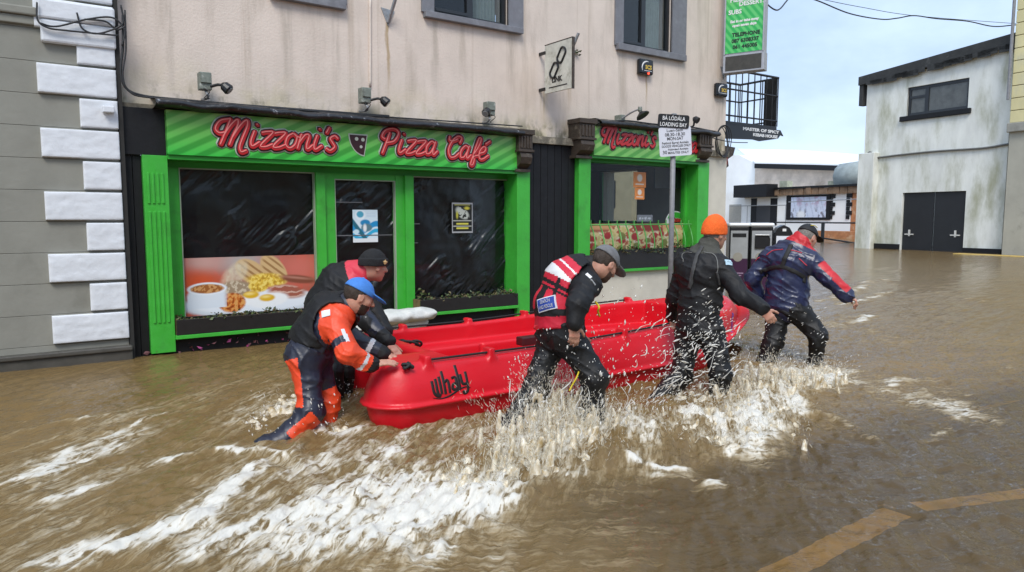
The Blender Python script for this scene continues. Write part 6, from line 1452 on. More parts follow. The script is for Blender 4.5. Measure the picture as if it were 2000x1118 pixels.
def person(label, J, hf, hu=(0, 0, 1), bulk=1.0):
    """J: joints in the place. Returns the thing and what the clothes need"""
    ks = list(J); A = np.array([J[k] for k in ks]); base = (J['pel'][0], J['pel'][1], -.36)
    t = thing('person', label, 'person', base); lat = vnorm(J['sL'] - J['sR']); hlat = vnorm(J['hL'] - J['hR'])
    lo, hi = A.min(0) - .24, A.max(0) + .24
    return dict(t=t, J=J, lat=lat, hlat=hlat, lo=lo, hi=hi, hf=vnorm(hf), hu=np.array(hu, float), b=bulk)
def spine(F, p, g, k=.05, top=True):
    J, lat = p['J'], p['lat']; b = p['b']
    F.econe(J['pel'], J['mid'], (.158 * b + g, .118 * b + g), (.146 * b + g, .112 * b + g), p['hlat'] + lat, k); F.econe(J['mid'], J['che'], (.146 * b + g, .112 * b + g), (.176 * b + g, .128 * b + g), lat, k)
    up_ = J['che'] + (J['nek'] - J['che']) * .62; F.econe(J['che'], up_, (.176 * b + g, .128 * b + g), (.135 * b + g, .088 * b + g), lat, k)
    for s in ('sL', 'sR'): F.cone(up_, J[s], .078 * b + g * .7, .070 * b + g * .7, k)
def arms(F, p, g, k=.035, c0=.064, c1=.052, c2=.043):
    J = p['J']
    for s in 'LR': F.cone(J['s' + s], J['e' + s], c0 + g, c1 + g, k); F.cone(J['e' + s], J['w' + s], (c1 + .002) + g, c2 + g, k)
def legs(F, p, g, k=.05, c0=.092, c1=.066, c2=.055, foot=True):
    J = p['J']
    F.econe(J['pel'] - (J['mid'] - J['pel']) * .12, J['pel'] + (J['mid'] - J['pel']) * .55, (.165 + g, .125 + g), (.152 + g, .118 + g), p['hlat'], k)
    for s in 'LR':
        F.cone(J['h' + s], J['k' + s], c0 + g, c1 + g, k); F.cone(J['k' + s], J['a' + s], c1 + .002 + g, c2 + g, k)
        if foot: F.cone(J['a' + s], J['t' + s], .052 + g, .044 + g, .03)
def folds(seed, hz=1.0):
    """long creases that wander round the limb, sharp on top, with a few broad hollows"""
    def f(x, y, z):
        wx_ = .035 * noise3(x * 7, y * 7, z * 7, seed + 1); wz_ = .05 * noise3(x * 5 + 9, y * 5, z * 5, seed + 2)
        c1 = 1 - np.abs(noise3((x + y) * 4 + 20, (x - y) * 4, (z + wz_ + .35 * (x - y)) * 19 * hz, seed + 5)) * 3.2
        c2 = 1 - np.abs(noise3((x + wx_) * 13, (y + wx_) * 13, (z + wz_) * 8, seed + 7)) * 3.2
        return .7 * noise3(x * 7, y * 7, z * 8, seed) - .62 * np.clip(c1, 0, 1) ** 2 - .4 * np.clip(c2, 0, 1) ** 2
    return f
def make_body(p, neckp, curlR=.5, curlL=.5, palmR=None, palmL=None, dirR=None, dirL=None, beard=None, hair=None, scale=1.0):
    J = p['J']; F = Field(p['lo'], p['hi'], .0066)
    spine(F, p, -.035); arms(F, p, -.018); legs(F, p, -.022, foot=False)
    M, at = head(F, J['hed'], p['hf'], p['hu'], neckp, scale)
    for s, curl, pn, dd in (('R', curlR, palmR, dirR), ('L', curlL, palmL, dirL)):
        fd = vnorm(J['w' + s] - J['e' + s]); d = vnorm(dd if dd is not None else fd); F.cone(J['w' + s] - fd * .05, J['w' + s] + d * .012, .030, .026, .02)
        # thumb side: with the palm facing n and fingers along d, the right thumb lies along cross(d, n) * +1
        hand(F, J['w' + s] + d * .015, d, pn if pn is not None else (p['lat'] if s == 'R' else -p['lat']), 1 if s == 'R' else -1, curl)
    f, l, u = M; c = np.array(J['hed'])
    def reg(P):
        q = (P - c) / scale; a, b_, e = q @ f, q @ l, q @ u; hd = np.linalg.norm(q, axis=1) < .17; r = np.zeros(len(P), int)
        if beard is not None: r[hd & (e < -.040 - .25 * (a - .03).clip(-.06, .08) * -1 * 0 - .1 * (a - .07).clip(0, 1)) & (e > -.128) & (a > .012) & (np.abs(b_) < .066) & ~((a > .083) & (e > -.072) & (np.abs(b_) < .02))] = 1
        if False: r[hd & (((a < -.034) & (e > -.06)) | ((e > .022) & (a < .05))) & (np.abs(b_) < .0785)] = 2
        return r
    o = F.build('body', [SKIN, beard or STUB, hair or HAIRM], p['t'], reg); p['at'], p['M'] = at, M
    if hair is not None:
        H = Field(c - .2, c + .2, .0052)
        def hs(x, y, z):
            X, Y, Z = x - c[0], y - c[1], z - c[2]; a, b_, e = [X * m_[0] + Y * m_[1] + Z * m_[2] for m_ in (f, l, u)]
            d = (np.sqrt(((a + .014) / .101) ** 2 + (b_ / .0805) ** 2 + ((e - .026) / .096) ** 2) - 1) * .08
            n_ = .010 * noise3(x * 55, y * 55, z * 30, 2)
            front = a - (-.022 + .075 * sstep(.0, .05, e)) + n_; low_ = -.062 - .35 * (a + .05) - e + n_
            return np.maximum(np.maximum(d + n_ * .35, front), low_)
        H.put(c - .15, c + .15, hs, .004); H.build('hair', hair, p['t'])
    return F
def make_cap(p, m, brim=True, m2=None, low=.02):
    f, l, u = p['M']; at = p['at']; c = at(-.014, 0, .03); F = Field(p['J']['hed'] - .27, p['J']['hed'] + .27, .0052); M = np.array(p['M']); cc = p['J']['hed']
    def crown(x, y, z):
        q = [(x - c[0]) * M[i][0] + (y - c[1]) * M[i][1] + (z - c[2]) * M[i][2] for i in range(3)]
        d = (np.sqrt((q[0] / .112) ** 2 + (q[1] / .089) ** 2 + (q[2] / .106) ** 2) - 1) * .089; return np.maximum(d, low - .012 - q[2] - .18 * q[0] * -1 * -1)
    F.put(c - .15, c + .15, crown, .004)
    if brim: 
        fb = vnorm(f - u * .28); ub = np.cross(fb, l); ub = -ub if ub @ u < 0 else ub; F.ell(at(.128, 0, .036), (.078, .074, .0095), [fb, l, ub], .012)
    F.lo0 = None; F.cone(at(-.014, 0, .137), at(-.014, 0, .1375), .007, .007, .003); o = F.build('cap', m, p['t']); return F
def make_beanie(p, m, low=-.005, h=.118, rim=True):
    f, l, u = p['M']; at = p['at']; c = at(-.016, 0, .03); F = Field(p['J']['hed'] - .27, p['J']['hed'] + .27, .0052); M = np.array(p['M'])
    def dome(x, y, z):
        q = [(x - c[0]) * M[i][0] + (y - c[1]) * M[i][1] + (z - c[2]) * M[i][2] for i in range(3)]
        d = (np.sqrt((q[0] / .116) ** 2 + (q[1] / .094) ** 2 + (q[2] / h) ** 2) - 1) * .094 + .0016 * np.sin(np.arctan2(q[1], q[0]) * 44); return np.maximum(d, low - .03 - q[2] + .12 * q[0])
    F.put(c - .16, c + .16, dome, .004)
    if rim:
        def fold_(x, y, z):
            q = [(x - c[0]) * M[i][0] + (y - c[1]) * M[i][1] + (z - c[2]) * M[i][2] for i in range(3)]
            d = np.abs(np.sqrt((q[0] / .117) ** 2 + (q[1] / .095) ** 2 + (q[2] / (h * 1.35)) ** 2) - 1) * .095 - .006; e = q[2] - .12 * q[0] - low; return np.maximum(d, np.abs(e - .0) - .03)
        F.put(c - .16, c + .16, fold_, .004)
    F.wrinkle(.002, lambda x, y, z: noise3(x * 30, y * 30, z * 30, 5)); F.build('beanie', m, p['t']); return F
def garment(p, name, fn, mats, reg=None, amp=.010, seed=0, h=.0092, hz=1.0, post=None):
    F = Field(p['lo'], p['hi'], h); fn(F); F.wrinkle(amp * 1.5, folds(seed, hz))
    if post: post(F)
    F.build(name, mats, p['t'], reg); return F
def hit(F, p):
    """the point of the garment met on the line of sight through p"""
    d = np.array(p) - CAM; t = np.linspace(.88, 1.1, 260); Q = CAM + t[:, None] * d; v = F.val(Q); i = int(np.argmax(v < 0)); return Q[i] if v[i] < 0 else np.array(p)
def strap(p, F, pts, half, m, nm, off=.004, th=.004):
    pts = [hit(F, q) for q in pts]; P, n = F.drape(np.array(pts), off); return MB().ribbon(P, n, half, th).build(nm, m, p['t'], True)
def patch(p, F, c, u, w_, h_, m, nm, off=.006, nu=14, nv=10):
    """small cloth patch lying on a garment: centre, direction of its width, size"""
    c = hit(F, c)
    for _ in range(14): c = c - F.grad(c[None])[0] * (F.val(c[None])[0]) * .8
    n = F.grad(c[None])[0]; u = vnorm(np.array(u) - n * (np.array(u) @ n)); v = np.cross(n, u)
    U, V = np.meshgrid(np.linspace(-.5, .5, nu), np.linspace(-.5, .5, nv)); P = c + U.ravel()[:, None] * u * w_ + V.ravel()[:, None] * v * h_
    for _ in range(12): P = P - n * ((F.val(P) - off) * .7)[:, None]
    Q = np.concatenate([P, P - n * .012]); I_ = np.arange(nu * nv).reshape(nv, nu); f_ = np.stack([I_[:-1, :-1], I_[:-1, 1:], I_[1:, 1:], I_[1:, :-1]], -1).reshape(-1, 4).tolist(); rim = list(I_[0, :]) + list(I_[1:, -1]) + list(I_[-1, -2::-1]) + list(I_[-2:0:-1, 0]); k = nu * nv
    f_ += [(rim[i], rim[i] + k, rim[(i + 1) % len(rim)] + k, rim[(i + 1) % len(rim)]) for i in range(len(rim))]
    o = mesh_obj(nm, Q, [tuple(int(q) for q in a) for a in f_], m, p['t'], False); return c, u, v, n
D = at_d
# ---- orange beanie man
p4 = person('person in black drysuit and bright orange beanie holding the gunwale rope', dict(pel=D(1362, 640, 5.92), mid=D(1366, 590, 5.92), che=D(1370, 532, 5.92), nek=D(1384, 487, 5.92), hed=D(1397, 459, 5.92),
    sR=D(1408, 520, 5.80), eR=D(1446, 578, 5.66), wR=D(1489, 602, 5.52), sL=D(1336, 516, 6.03), eL=D(1318, 580, 6.12), wL=D(1314, 618, 6.28), hR=D(1388, 652, 5.84), kR=D(1408, 735, 5.76), aR=D(1404, 828, 5.86), tR=D(1436, 846, 5.96), hL=D(1346, 650, 6.0), kL=D(1330, 733, 5.92), aL=D(1272, 800, 5.72), tL=D(1262, 845, 5.74)), (1, -.12, -.14))
make_body(p4, D(1378, 495, 5.92), .75, 1.1, dirR=D(1512, 632, 5.5) - D(1489, 602, 5.52), dirL=D(1313, 650, 6.3) - D(1314, 618, 6.28), hair=GREYH, palmR=(.2, .6, .3))
make_beanie(p4, mat('orange_knit', (.85, .13, .012), .8, .12, 40, bump=.6, bscale=110), .0, .140, False)
F4t = garment(p4, 'trousers', lambda F: legs(F, p4, .014), [BLKT], seed=3, amp=.012)
F4 = garment(p4, 'jacket', lambda F: (spine(F, p4, .022), arms(F, p4, .012), F.cone(p4['J']['nek'], D(1384, 478, 5.92), .078, .075, .03)), [BLK, OLIV], lambda P: ((P[:, 2] > D(1380, 494, 5.92)[2]) & (np.linalg.norm(P - p4['J']['nek'], axis=1) < .15)).astype(int), seed=8, amp=.011)
strap(p4, F4, [D(1372, 482, 5.7), D(1362, 500, 5.7), D(1354, 530, 5.7), D(1347, 565, 5.7)], .018, mat('grey_webbing', (.05, .05, .05), .7, .2, 60), 'shoulder_strap', .006)
ZIPM = mat('zip_grey', (.16, .16, .15), .5); strap(p4, F4, [D(1374, 493, 5.7), D(1396, 500, 5.68), D(1402, 520, 5.66), D(1400, 536, 5.66)], .004, ZIPM, 'zip', .003); strap(p4, F4, [D(1400, 531, 5.66), D(1404, 545, 5.66), D(1406, 556, 5.66)], .010, mat('grey_webbing', (.05, .05, .05), .7), 'zip_garage', .006)
strap(p4, F4, [D(1320, 500, 5.85), D(1335, 496, 5.8), D(1352, 494, 5.78)], .003, ZIPM, 'seam', .003)
patch(p4, F4, D(1423, 513, 5.70), RT, .065, .045, mat('pale_blue_badge', (.42, .58, .68), .5, .3, 60), 'sleeve_badge')
for z_, r_ in ((1482, .046), ): pass
# ---- grey cap and red vest
p3 = person('person in grey cap and red search and rescue vest striding beside the boat', dict(pel=D(1092, 645, 5.05), mid=D(1090, 596, 5.05), che=D(1114, 552, 5.05), nek=D(1148, 522, 5.05), hed=D(1181, 517, 5.02),
    sR=D(1150, 556, 4.90), eR=D(1128, 594, 4.74), wR=D(1122, 630, 4.72), sL=D(1104, 540, 5.18), eL=D(1118, 596, 5.34), wL=D(1128, 650, 5.46), hR=D(1106, 658, 4.97), kR=D(1163, 742, 4.93), aR=D(1156, 838, 5.0), tR=D(1190, 862, 5.06), hL=D(1080, 655, 5.13), kL=D(1048, 758, 5.05), aL=D(988, 848, 4.88), tL=D(968, 890, 4.86)), (.92, .05, -.62), (.6, 0, .8))
make_body(p3, D(1150, 524, 5.05), .42, .5, dirR=D(1122, 668, 4.74) - D(1122, 630, 4.72), palmR=(.3, .8, 0), beard=STUB, hair=HAIRM)
make_cap(p3, mat('charcoal_grey_cap', (.15, .15, .155), .8, .2, 30, bump=.3, bscale=90))
garment(p3, 'trousers', lambda F: legs(F, p3, .014), [BLKT], seed=13, amp=.012)
F3j = garment(p3, 'jacket', lambda F: (spine(F, p3, .012), arms(F, p3, .016), F.cone(p3['J']['nek'], D(1160, 518, 5.04), .074, .07, .03)), [BLK], seed=18, amp=.010)
J3 = p3['J']; wax = vnorm(J3['che'] - J3['mid'])
def vest3(F):
    spine(F, p3, .042)
    for s in 'LR': F.cone(J3['s' + s] - vnorm(J3['e' + s] - J3['s' + s]) * .03, J3['e' + s], .125, .10, .012, True)
    F.cone(J3['nek'] + vnorm(J3['hed'] - J3['nek']) * .03, J3['hed'], .10, .12, .012, True)
    lo_ = J3['pel'] + (J3['mid'] - J3['pel']) * .10; F.put(F.lo, F.lo + F.n * F.h, lambda x, y, z: (x - lo_[0]) * wax0[0] + (y - lo_[1]) * wax0[1] + (z - lo_[2]) * wax0[2], .012, True)
wax0 = vnorm(J3['mid'] - J3['pel'])
def reg3(P):
    # height along the spine from vest hem (0) to collar (1), in bands of red, black webbing and white tape
    pts = [J3['pel'], J3['mid'], J3['che'], J3['nek']]; ln = [np.linalg.norm(pts[i + 1] - pts[i]) for i in range(3)]; best = np.full(len(P), 9.); h_ = np.zeros(len(P)); acc = 0
    for i in range(3):
        t, d = seg(P, pts[i], pts[i + 1]); m = d < best; best[m] = d[m]; h_[m] = (acc + t[m] * ln[i]); acc += ln[i]
    h_ = h_ / acc; r = np.zeros(len(P), int)
    c = np.array(J3['mid']); la = (P - c) @ p3['lat']
    r[(h_ < .20)] = 0; r[(h_ >= .20) & (h_ < .30)] = 1; r[(h_ >= .30) & (h_ < .47)] = 0; r[(h_ >= .30) & (h_ < .47) & ((np.abs(la) < .04))] = 1; r[(h_ >= .47) & (h_ < .50)] = 1; r[(h_ >= .50) & (h_ < .53)] = 0; r[(h_ >= .53) & (h_ < .58)] = 1
    r[(h_ >= .58) & (h_ < .66)] = 0; r[(h_ >= .66) & (h_ < .69)] = 2; r[(h_ >= .69) & (h_ < .775)] = 0; r[(h_ >= .775) & (h_ < .80)] = 2; r[(h_ >= .80)] = 0; r[(h_ >= .90)] = 1; r[(np.abs(np.abs(la) - .115) < .014) & (h_ > .2) & (h_ < .66)] = 1
    return r
F3v = garment(p3, 'life_vest', vest3, [mat('red_vest_cloth', (.55, .012, .035), .55, .12, 20, bump=.2, bscale=80), BLK, mat('white_reflective_tape', (.72, .72, .72), .4, .06)], reg3, seed=23, amp=.005)
BLUEP = mat('blue_patch_cloth', (.02, .055, .30), .5, .1); 
pc = D(1067, 594, 4.8); _ = patch(p3, F3v, pc, RT * .97 + UP * .12, .155, .095, mat('white_patch_border', (.65, .66, .7), .5, .05), 'patch_border', .008)
c_, u_, v_, n_ = patch(p3, F3v, pc, RT * .97 + UP * .12, .140, .080, BLUEP, 'rescue_patch', .011)
def patch_text(s_, dv, sz, wd):
    fr = frame(c_ + v_ * dv, u_, v_); o = text('patch_lettering', s_, fr, sz, WHT, p3['t'], .002, .0006, width=wd)
    V = np.array([tuple(q.co) for q in o.data.vertices]) + origin_of(p3['t'])
    P = V.copy()
    for _ in range(12): P = P - n_ * ((F3v.val(P) - .0145) * .7)[:, None]
    o.data.vertices.foreach_set('co', (P - origin_of(p3['t'])).ravel()); o.data.update()
patch_text('SEARCH', .008, .034, .082); patch_text('AND RESCUE', -.030, .034, .118)
patch(p3, F3j, D(1150, 540, 4.72), RT * .6 - UP * .9, .05, .020, WHT, 'shoulder_logo', .005); patch(p3, F3j, D(1158, 552, 4.72), RT * .5 - UP * .9, .05, .008, mat('grey_print', (.3, .3, .3), .5), 'shoulder_lettering', .005)
patch(p3, F3v, D(1137, 533, 4.8), RT, .001, .001, BLK, 'tab') if False else None
o = MB().tube(crom([D(1163, 590, 4.86), D(1170, 600, 4.8), D(1168, 608, 4.82), D(1171, 618, 4.85)], 5), .007, 6).build('yellow_cord', mat('yellow_cord', (.62, .48, .02), .6), p3['t'], True)
o = MB().tube(crom([D(1132, 722, 4.9), D(1126, 738, 4.86), D(1118, 752, 4.86), D(1112, 764, 4.85)], 5), .006, 6).build('yellow_cord', mat('yellow_cord', (.62, .48, .02), .6), p3['t'], True)
MB().lathe([(.016, -.01), (.018, 0), (.016, .01)], D(1047, 640, 4.9), (0, -1, 0), 10).build('red_toggle', REDC, p3['t'])
# ---- navy and red jacket
p5 = person('person in navy jacket with red collar and black cap wading ahead of the bow', dict(pel=D(1535, 594, 7.1), mid=D(1537, 560, 7.1), che=D(1542, 512, 7.1), nek=D(1560, 478, 7.08), hed=D(1577, 465, 7.05),
    sR=D(1582, 512, 6.98), eR=D(1622, 548, 6.86), wR=D(1654, 577, 6.8), sL=D(1503, 503, 7.22), eL=D(1470, 546, 7.26), wL=D(1484, 590, 7.38), hR=D(1552, 602, 7.03), kR=D(1597, 655, 6.93), aR=D(1590, 732, 7.0), tR=D(1612, 745, 7.04), hL=D(1520, 600, 7.17), kL=D(1510, 670, 7.08), aL=D(1487, 738, 7.08), tL=D(1490, 760, 7.0)), (1, -.1, -.35), (.35, 0, .93), 1.06)
make_body(p5, D(1562, 484, 7.07), 1.0, .5, dirR=D(1676, 590, 6.78) - D(1654, 577, 6.8), palmR=(-.1, .3, -1), hair=GREYH)
make_cap(p5, mat('black_cap_cloth', (.01, .01, .011), .7, .2, 30, bump=.3, bscale=90))
garment(p5, 'trousers', lambda F: legs(F, p5, .020), [BLKT], seed=33, amp=.014, h=.0105)
J5 = p5['J']
def reg5(P):
    r = np.zeros(len(P), int); t1, d1_ = seg(P, J5['sR'], J5['eR']); t2, d2_ = seg(P, J5['eR'], J5['wR']); up_ = vnorm(RT * .4 + UP * .9)
    c1 = J5['sR'] + (J5['eR'] - J5['sR']) * t1[:, None]; c2 = J5['eR'] + (J5['wR'] - J5['eR']) * t2[:, None]
    r[(d1_ < .10) & (d1_ <= d2_) & (t1 > .35) & (((P - c1) @ up_) > .015)] = 1; r[(d2_ < .10) & (d2_ < d1_) & (t2 < .9) & (((P - c2) @ up_) > .0)] = 1
    r[(np.linalg.norm(P - J5['nek'], axis=1) < .20) & (((P - J5['nek']) @ vnorm(J5['nek'] - J5['che'])) > -.005)] = 1; return r
F5 = garment(p5, 'jacket', lambda F: (spine(F, p5, .030), arms(F, p5, .024), F.cone(J5['nek'], D(1566, 470, 7.06), .115, .098, .03), F.econe(J5['pel'] - (J5['mid'] - J5['pel']) * .25, J5['mid'], (.185, .150), (.180, .145), p5['hlat'], .04)), [NAVY2, REDC], reg5, seed=38, amp=.012, h=.0095)
WEB = mat('black_webbing', (.012, .012, .012), .7, .2, 60)
strap(p5, F5, [D(1545, 478, 6.85), D(1538, 495, 6.85), D(1530, 515, 6.85), D(1525, 524, 6.85)], .022, WEB, 'harness_strap', .005); strap(p5, F5, [D(1484, 532, 6.95), D(1505, 524, 6.85), D(1528, 522, 6.82), D(1550, 530, 6.82), D(1570, 542, 6.82), D(1582, 550, 6.85)], .020, WEB, 'harness_strap', .005)
PIPE = mat('red_piping', (.5, .03, .05), .5)
for q in ([(1497, 499), (1512, 490), (1530, 488)], [(1538, 489), (1552, 491), (1566, 495)], [(1560, 505), (1568, 512), (1576, 519)], [(1476, 510), (1484, 503)]): strap(p5, F5, [D(a, b_, 6.9) for a, b_ in q], .005, PIPE, 'piping', .003)
def on_cap(p, pts, half, m, nm):
    f, l, u = p['M']; q = [p['at'](a, b_, e) for a, b_, e in pts]; return MB().tube(crom(q, 5), half, 6).build(nm, m, p['t'], True)
on_cap(p5, [(-.07, -.062, .105), (-.02, -.066, .118), (.03, -.06, .115)], .004, mat('yellow_cord', (.62, .48, .02), .6), 'cap_stripe')
# ---- black beanie, behind
p2 = person('person in black jacket with red collar and black badge beanie bent over stern', dict(pel=D(628, 642, 5.78), mid=D(632, 598, 5.78), che=D(664, 556, 5.78), nek=D(704, 534, 5.76), hed=D(731, 521, 5.74),
    sR=D(686, 574, 5.64), eR=D(716, 626, 5.54), wR=D(757, 668, 5.46), sL=D(668, 538, 5.93), eL=D(722, 592, 5.9), wL=D(752, 648, 5.72), hR=D(624, 652, 5.70), kR=D(650, 725, 5.62), aR=D(652, 812, 5.68), tR=D(684, 830, 5.7), hL=D(636, 648, 5.86), kL=D(672, 722, 5.84), aL=D(670, 808, 5.9), tL=D(700, 826, 5.9)), (.97, .1, -.16), (.2, 0, 1))
make_body(p2, D(706, 540, 5.76), .28, .3, dirR=D(784, 698, 5.42) - D(757, 668, 5.46), palmR=(.1, .1, -1), palmL=(.1, 0, -1))
make_beanie(p2, mat('black_knit', (.009, .009, .010), .85, .2, 60, bump=.6, bscale=120), .005, .112, True)
patch_c = p2['at'](.035, -.098, .045); MB().lathe([(.014, -.004), (.016, 0), (.010, .005)], patch_c, -p2['M'][1], 8).build('badge', mat('gold_badge', (.55, .36, .16), .5, .4, 200), p2['t']); MB().ribbon([p2['at'](.035, -.0995, .028), p2['at'](.035, -.101, .045), p2['at'](.035, -.099, .066)], -p2['M'][1], .004, .004).ribbon([p2['at'](.016, -.0995, .05), p2['at'](.035, -.102, .046), p2['at'](.054, -.099, .05)], -p2['M'][1], .004, .004).build('badge_fleur', mat('gold_badge', (.55, .36, .16), .5), p2['t'])
garment(p2, 'trousers', lambda F: legs(F, p2, .012), [BLKT], seed=43)
J2 = p2['J']
def reg2(P):
    ax = vnorm(J2['nek'] - J2['che']); h_ = (P - J2['nek']) @ ax; r = np.zeros(len(P), int); d = np.linalg.norm(P - J2['nek'], axis=1); r[(d < .19) & (h_ > -.055)] = 1
    t, dd = seg(P, J2['eR'], J2['wR']); r[(dd < .07) & (t < .65) & (d > .25)] = 2; t, dd = seg(P, J2['sR'], J2['eR']); r[(dd < .085) & (t > .75)] = 2; return r
garment(p2, 'jacket', lambda F: (spine(F, p2, .030), arms(F, p2, .016), F.cone(J2['nek'], D(716, 528, 5.75), .090, .080, .03)), [BLK, mat('bright_red_collar', (.60, .035, .06), .55, .1, 20), NAVY], reg2, seed=48, amp=.010)
# ---- blue cap and orange drysuit, pushing
p1 = person('person in blue cap and orange and navy drysuit pushing the stern', dict(pel=D(604, 690, 5.0), mid=D(614, 655, 5.0), che=D(646, 618, 5.0), nek=D(680, 602, 4.98), hed=D(701, 581, 4.96),
    sR=D(656, 636, 4.87), eR=D(680, 690, 4.76), wR=D(726, 712, 4.86), sL=D(636, 606, 5.14), eL=D(690, 662, 5.24), wL=D(748, 690, 5.26), hR=D(598, 700, 4.93), kR=D(608, 806, 4.86), aR=D(550, 862, 4.76), tR=D(514, 872, 4.70), hL=D(612, 696, 5.08), kL=D(640, 785, 5.1), aL=D(632, 880, 5.08), tL=D(664, 900, 5.1)), (.9, -.1, -.36), (.36, 0, .93))
make_body(p1, D(682, 606, 4.98), .22, .22, dirR=D(768, 706, 4.92) - D(726, 712, 4.86), dirL=D(782, 700, 5.3) - D(748, 690, 5.26), palmR=(.1, .25, -1), palmL=(.1, .1, -1), beard=HAIRM, hair=HAIRM)
make_cap(p1, mat('blue_cap_cloth', (.05, .20, .58), .75, .12, 30, bump=.3, bscale=90))
J1 = p1['J']
def regt1(P):
    r = np.zeros(len(P), int); t, d = seg(P, J1['hR'], J1['kR']); c_ = J1['hR'] + (J1['kR'] - J1['hR']) * t[:, None]; t2, d2_ = seg(P, J1['kR'], J1['aR']); c2 = J1['kR'] + (J1['aR'] - J1['kR']) * t2[:, None]
    r[(d < .16) & (d <= d2_) & (((P - c_) @ RT) < -.022) & (t > .02)] = 1; r[(d2_ < .12) & (d2_ < d) & (t2 > .02) & (t2 < .8) & ((P - c2) @ UP < .03)] = 1
    t3, d3 = seg(P, J1['hL'], J1['kL']); r[(d3 < .11) & (d3 < d) & (t3 > .72)] = 1; t4, d4 = seg(P, J1['kL'], J1['aL']); r[(d4 < .1) & (d4 < d)] = 1
    return r
garment(p1, 'drysuit_trousers', lambda F: legs(F, p1, .016), [NAVY, ORNG], regt1, seed=53, amp=.012)
def regj1(P):
    r = np.zeros(len(P), int); t, d = seg(P, J1['sR'], J1['eR']); t2, d2_ = seg(P, J1['eR'], J1['wR']); t3, d3 = seg(P, J1['che'], J1['sR']); td, dd = seg(P, J1['pel'], J1['che'])
    r[((d < .12) & (t < .34) & (d < d2_)) | ((d3 < .15) & (t3 > .25) & (((P - J1['che']) @ p1['lat']) < -.03) & (((P - J1['che']) @ vnorm(J1['nek'] - J1['che'])) > .0))] = 1
    m = (d2_ < .10) & (d2_ <= d + .005); r[m] = 1; r[m & (t2 > .55) & (t2 < .68)] = 2; r[m & (t2 > .86)] = 3; m = (d < .1) & (d < d2_) & (t > .78); r[m] = 1
    c_ = J1['sR'] + (J1['eR'] - J1['sR']) * t[:, None]; side = (P - c_) @ vnorm(RT + UP * .1); r[(d < .1) & (t >= .30) & (t <= .8) & (side > .018)] = 1; r[(d < .1) & (t >= .35) & (t <= .8) & (side > .018) & (side < .042)] = 2
    t5, d5 = seg(P, J1['eL'], J1['wL']); m = (d5 < .09) & (d5 < d2_); r[m] = 0; r[m & (t5 > .5) & (t5 < .64)] = 2; r[m & (t5 > .86)] = 3; return r
F1 = garment(p1, 'drysuit_jacket', lambda F: (spine(F, p1, .014), arms(F, p1, .016), F.cone(J1['nek'], D(690, 594, 4.97), .078, .07, .03)), [NAVY, ORNG, REFL, BLK], regj1, seed=58, amp=.010, h=.0085)
def vest1(F):
    spine(F, p1, .034)
    for s in 'LR': F.cone(J1['s' + s] + vnorm(J1['e' + s] - J1['s' + s]) * .0, J1['e' + s], .155, .10, .012, True)
    F.cone(J1['nek'] + vnorm(J1['hed'] - J1['nek']) * .02, J1['hed'], .09, .12, .012, True)
    wx_ = vnorm(J1['mid'] - J1['pel']); lo_ = J1['pel'] + (J1['mid'] - J1['pel']) * .55; F.put(F.lo, F.lo + F.n * F.h, lambda x, y, z: (x - lo_[0]) * wx_[0] + (y - lo_[1]) * wx_[1] + (z - lo_[2]) * wx_[2], .012, True)
F1v = garment(p1, 'life_vest', vest1, [BLK], seed=63, amp=.007)
patch(p1, F1, D(637, 613, 4.75), RT * .95 - UP * -.2, .060, .048, REFL, 'reflective_patch', .006)
patch(p1, F1, D(612, 716, 4.7), RT, .02, .02, REFL, 'label') if False else None

# ================================================================== splashes: joined jets, strands and flying drops
def splash_mat(name, thick):
    m = bpy.data.materials.new(name); m.use_nodes = True; t = m.node_tree; k = t.links.new; b = t.nodes['Principled BSDF']; N = t.nodes.new
    geo = N('ShaderNodeNewGeometry'); mp_ = N('ShaderNodeMapping'); mp_.inputs['Scale'].default_value = (1, 1, .4); k(geo.outputs['Position'], mp_.inputs['Vector'])
    n = N('ShaderNodeTexNoise'); n.inputs['Scale'].default_value = 34; n.inputs['Detail'].default_value = 7; n.inputs['Roughness'].default_value = .65; k(mp_.outputs['Vector'], n.inputs['Vector'])
    r = N('ShaderNodeValToRGB'); e = r.color_ramp.elements; e[0].position, e[0].color = .36, (.42, .31, .15, 1); e[1].position, e[1].color = .60, (.77, .72, .60, 1)
    k(n.outputs['Fac'], r.inputs['Fac']); k(r.outputs['Color'], b.inputs['Base Color']); b.inputs['Roughness'].default_value = .28
    bp = N('ShaderNodeBump'); bp.inputs['Strength'].default_value = .6; bp.inputs['Distance'].default_value = .012; k(n.outputs['Fac'], bp.inputs['Height']); k(bp.outputs['Normal'], b.inputs['Normal'])
    b.inputs['Subsurface Weight'].default_value = .3; b.inputs['Subsurface Radius'].default_value = (.03, .025, .018); b.inputs['Subsurface Scale'].default_value = .5
    return m
SPL = splash_mat('churned_water', 1); DROP = mat('water_drop', (.78, .76, .70), .10, .05, 20, spec=.6, col2=(.52, .43, .28), c2pos=(.52, .7), alpha=.78); SPRAY = mat('water_spray', (.78, .73, .61), .2, .08, 26, spec=.5, col2=(.54, .42, .23), c2pos=(.48, .68), alpha=.5)
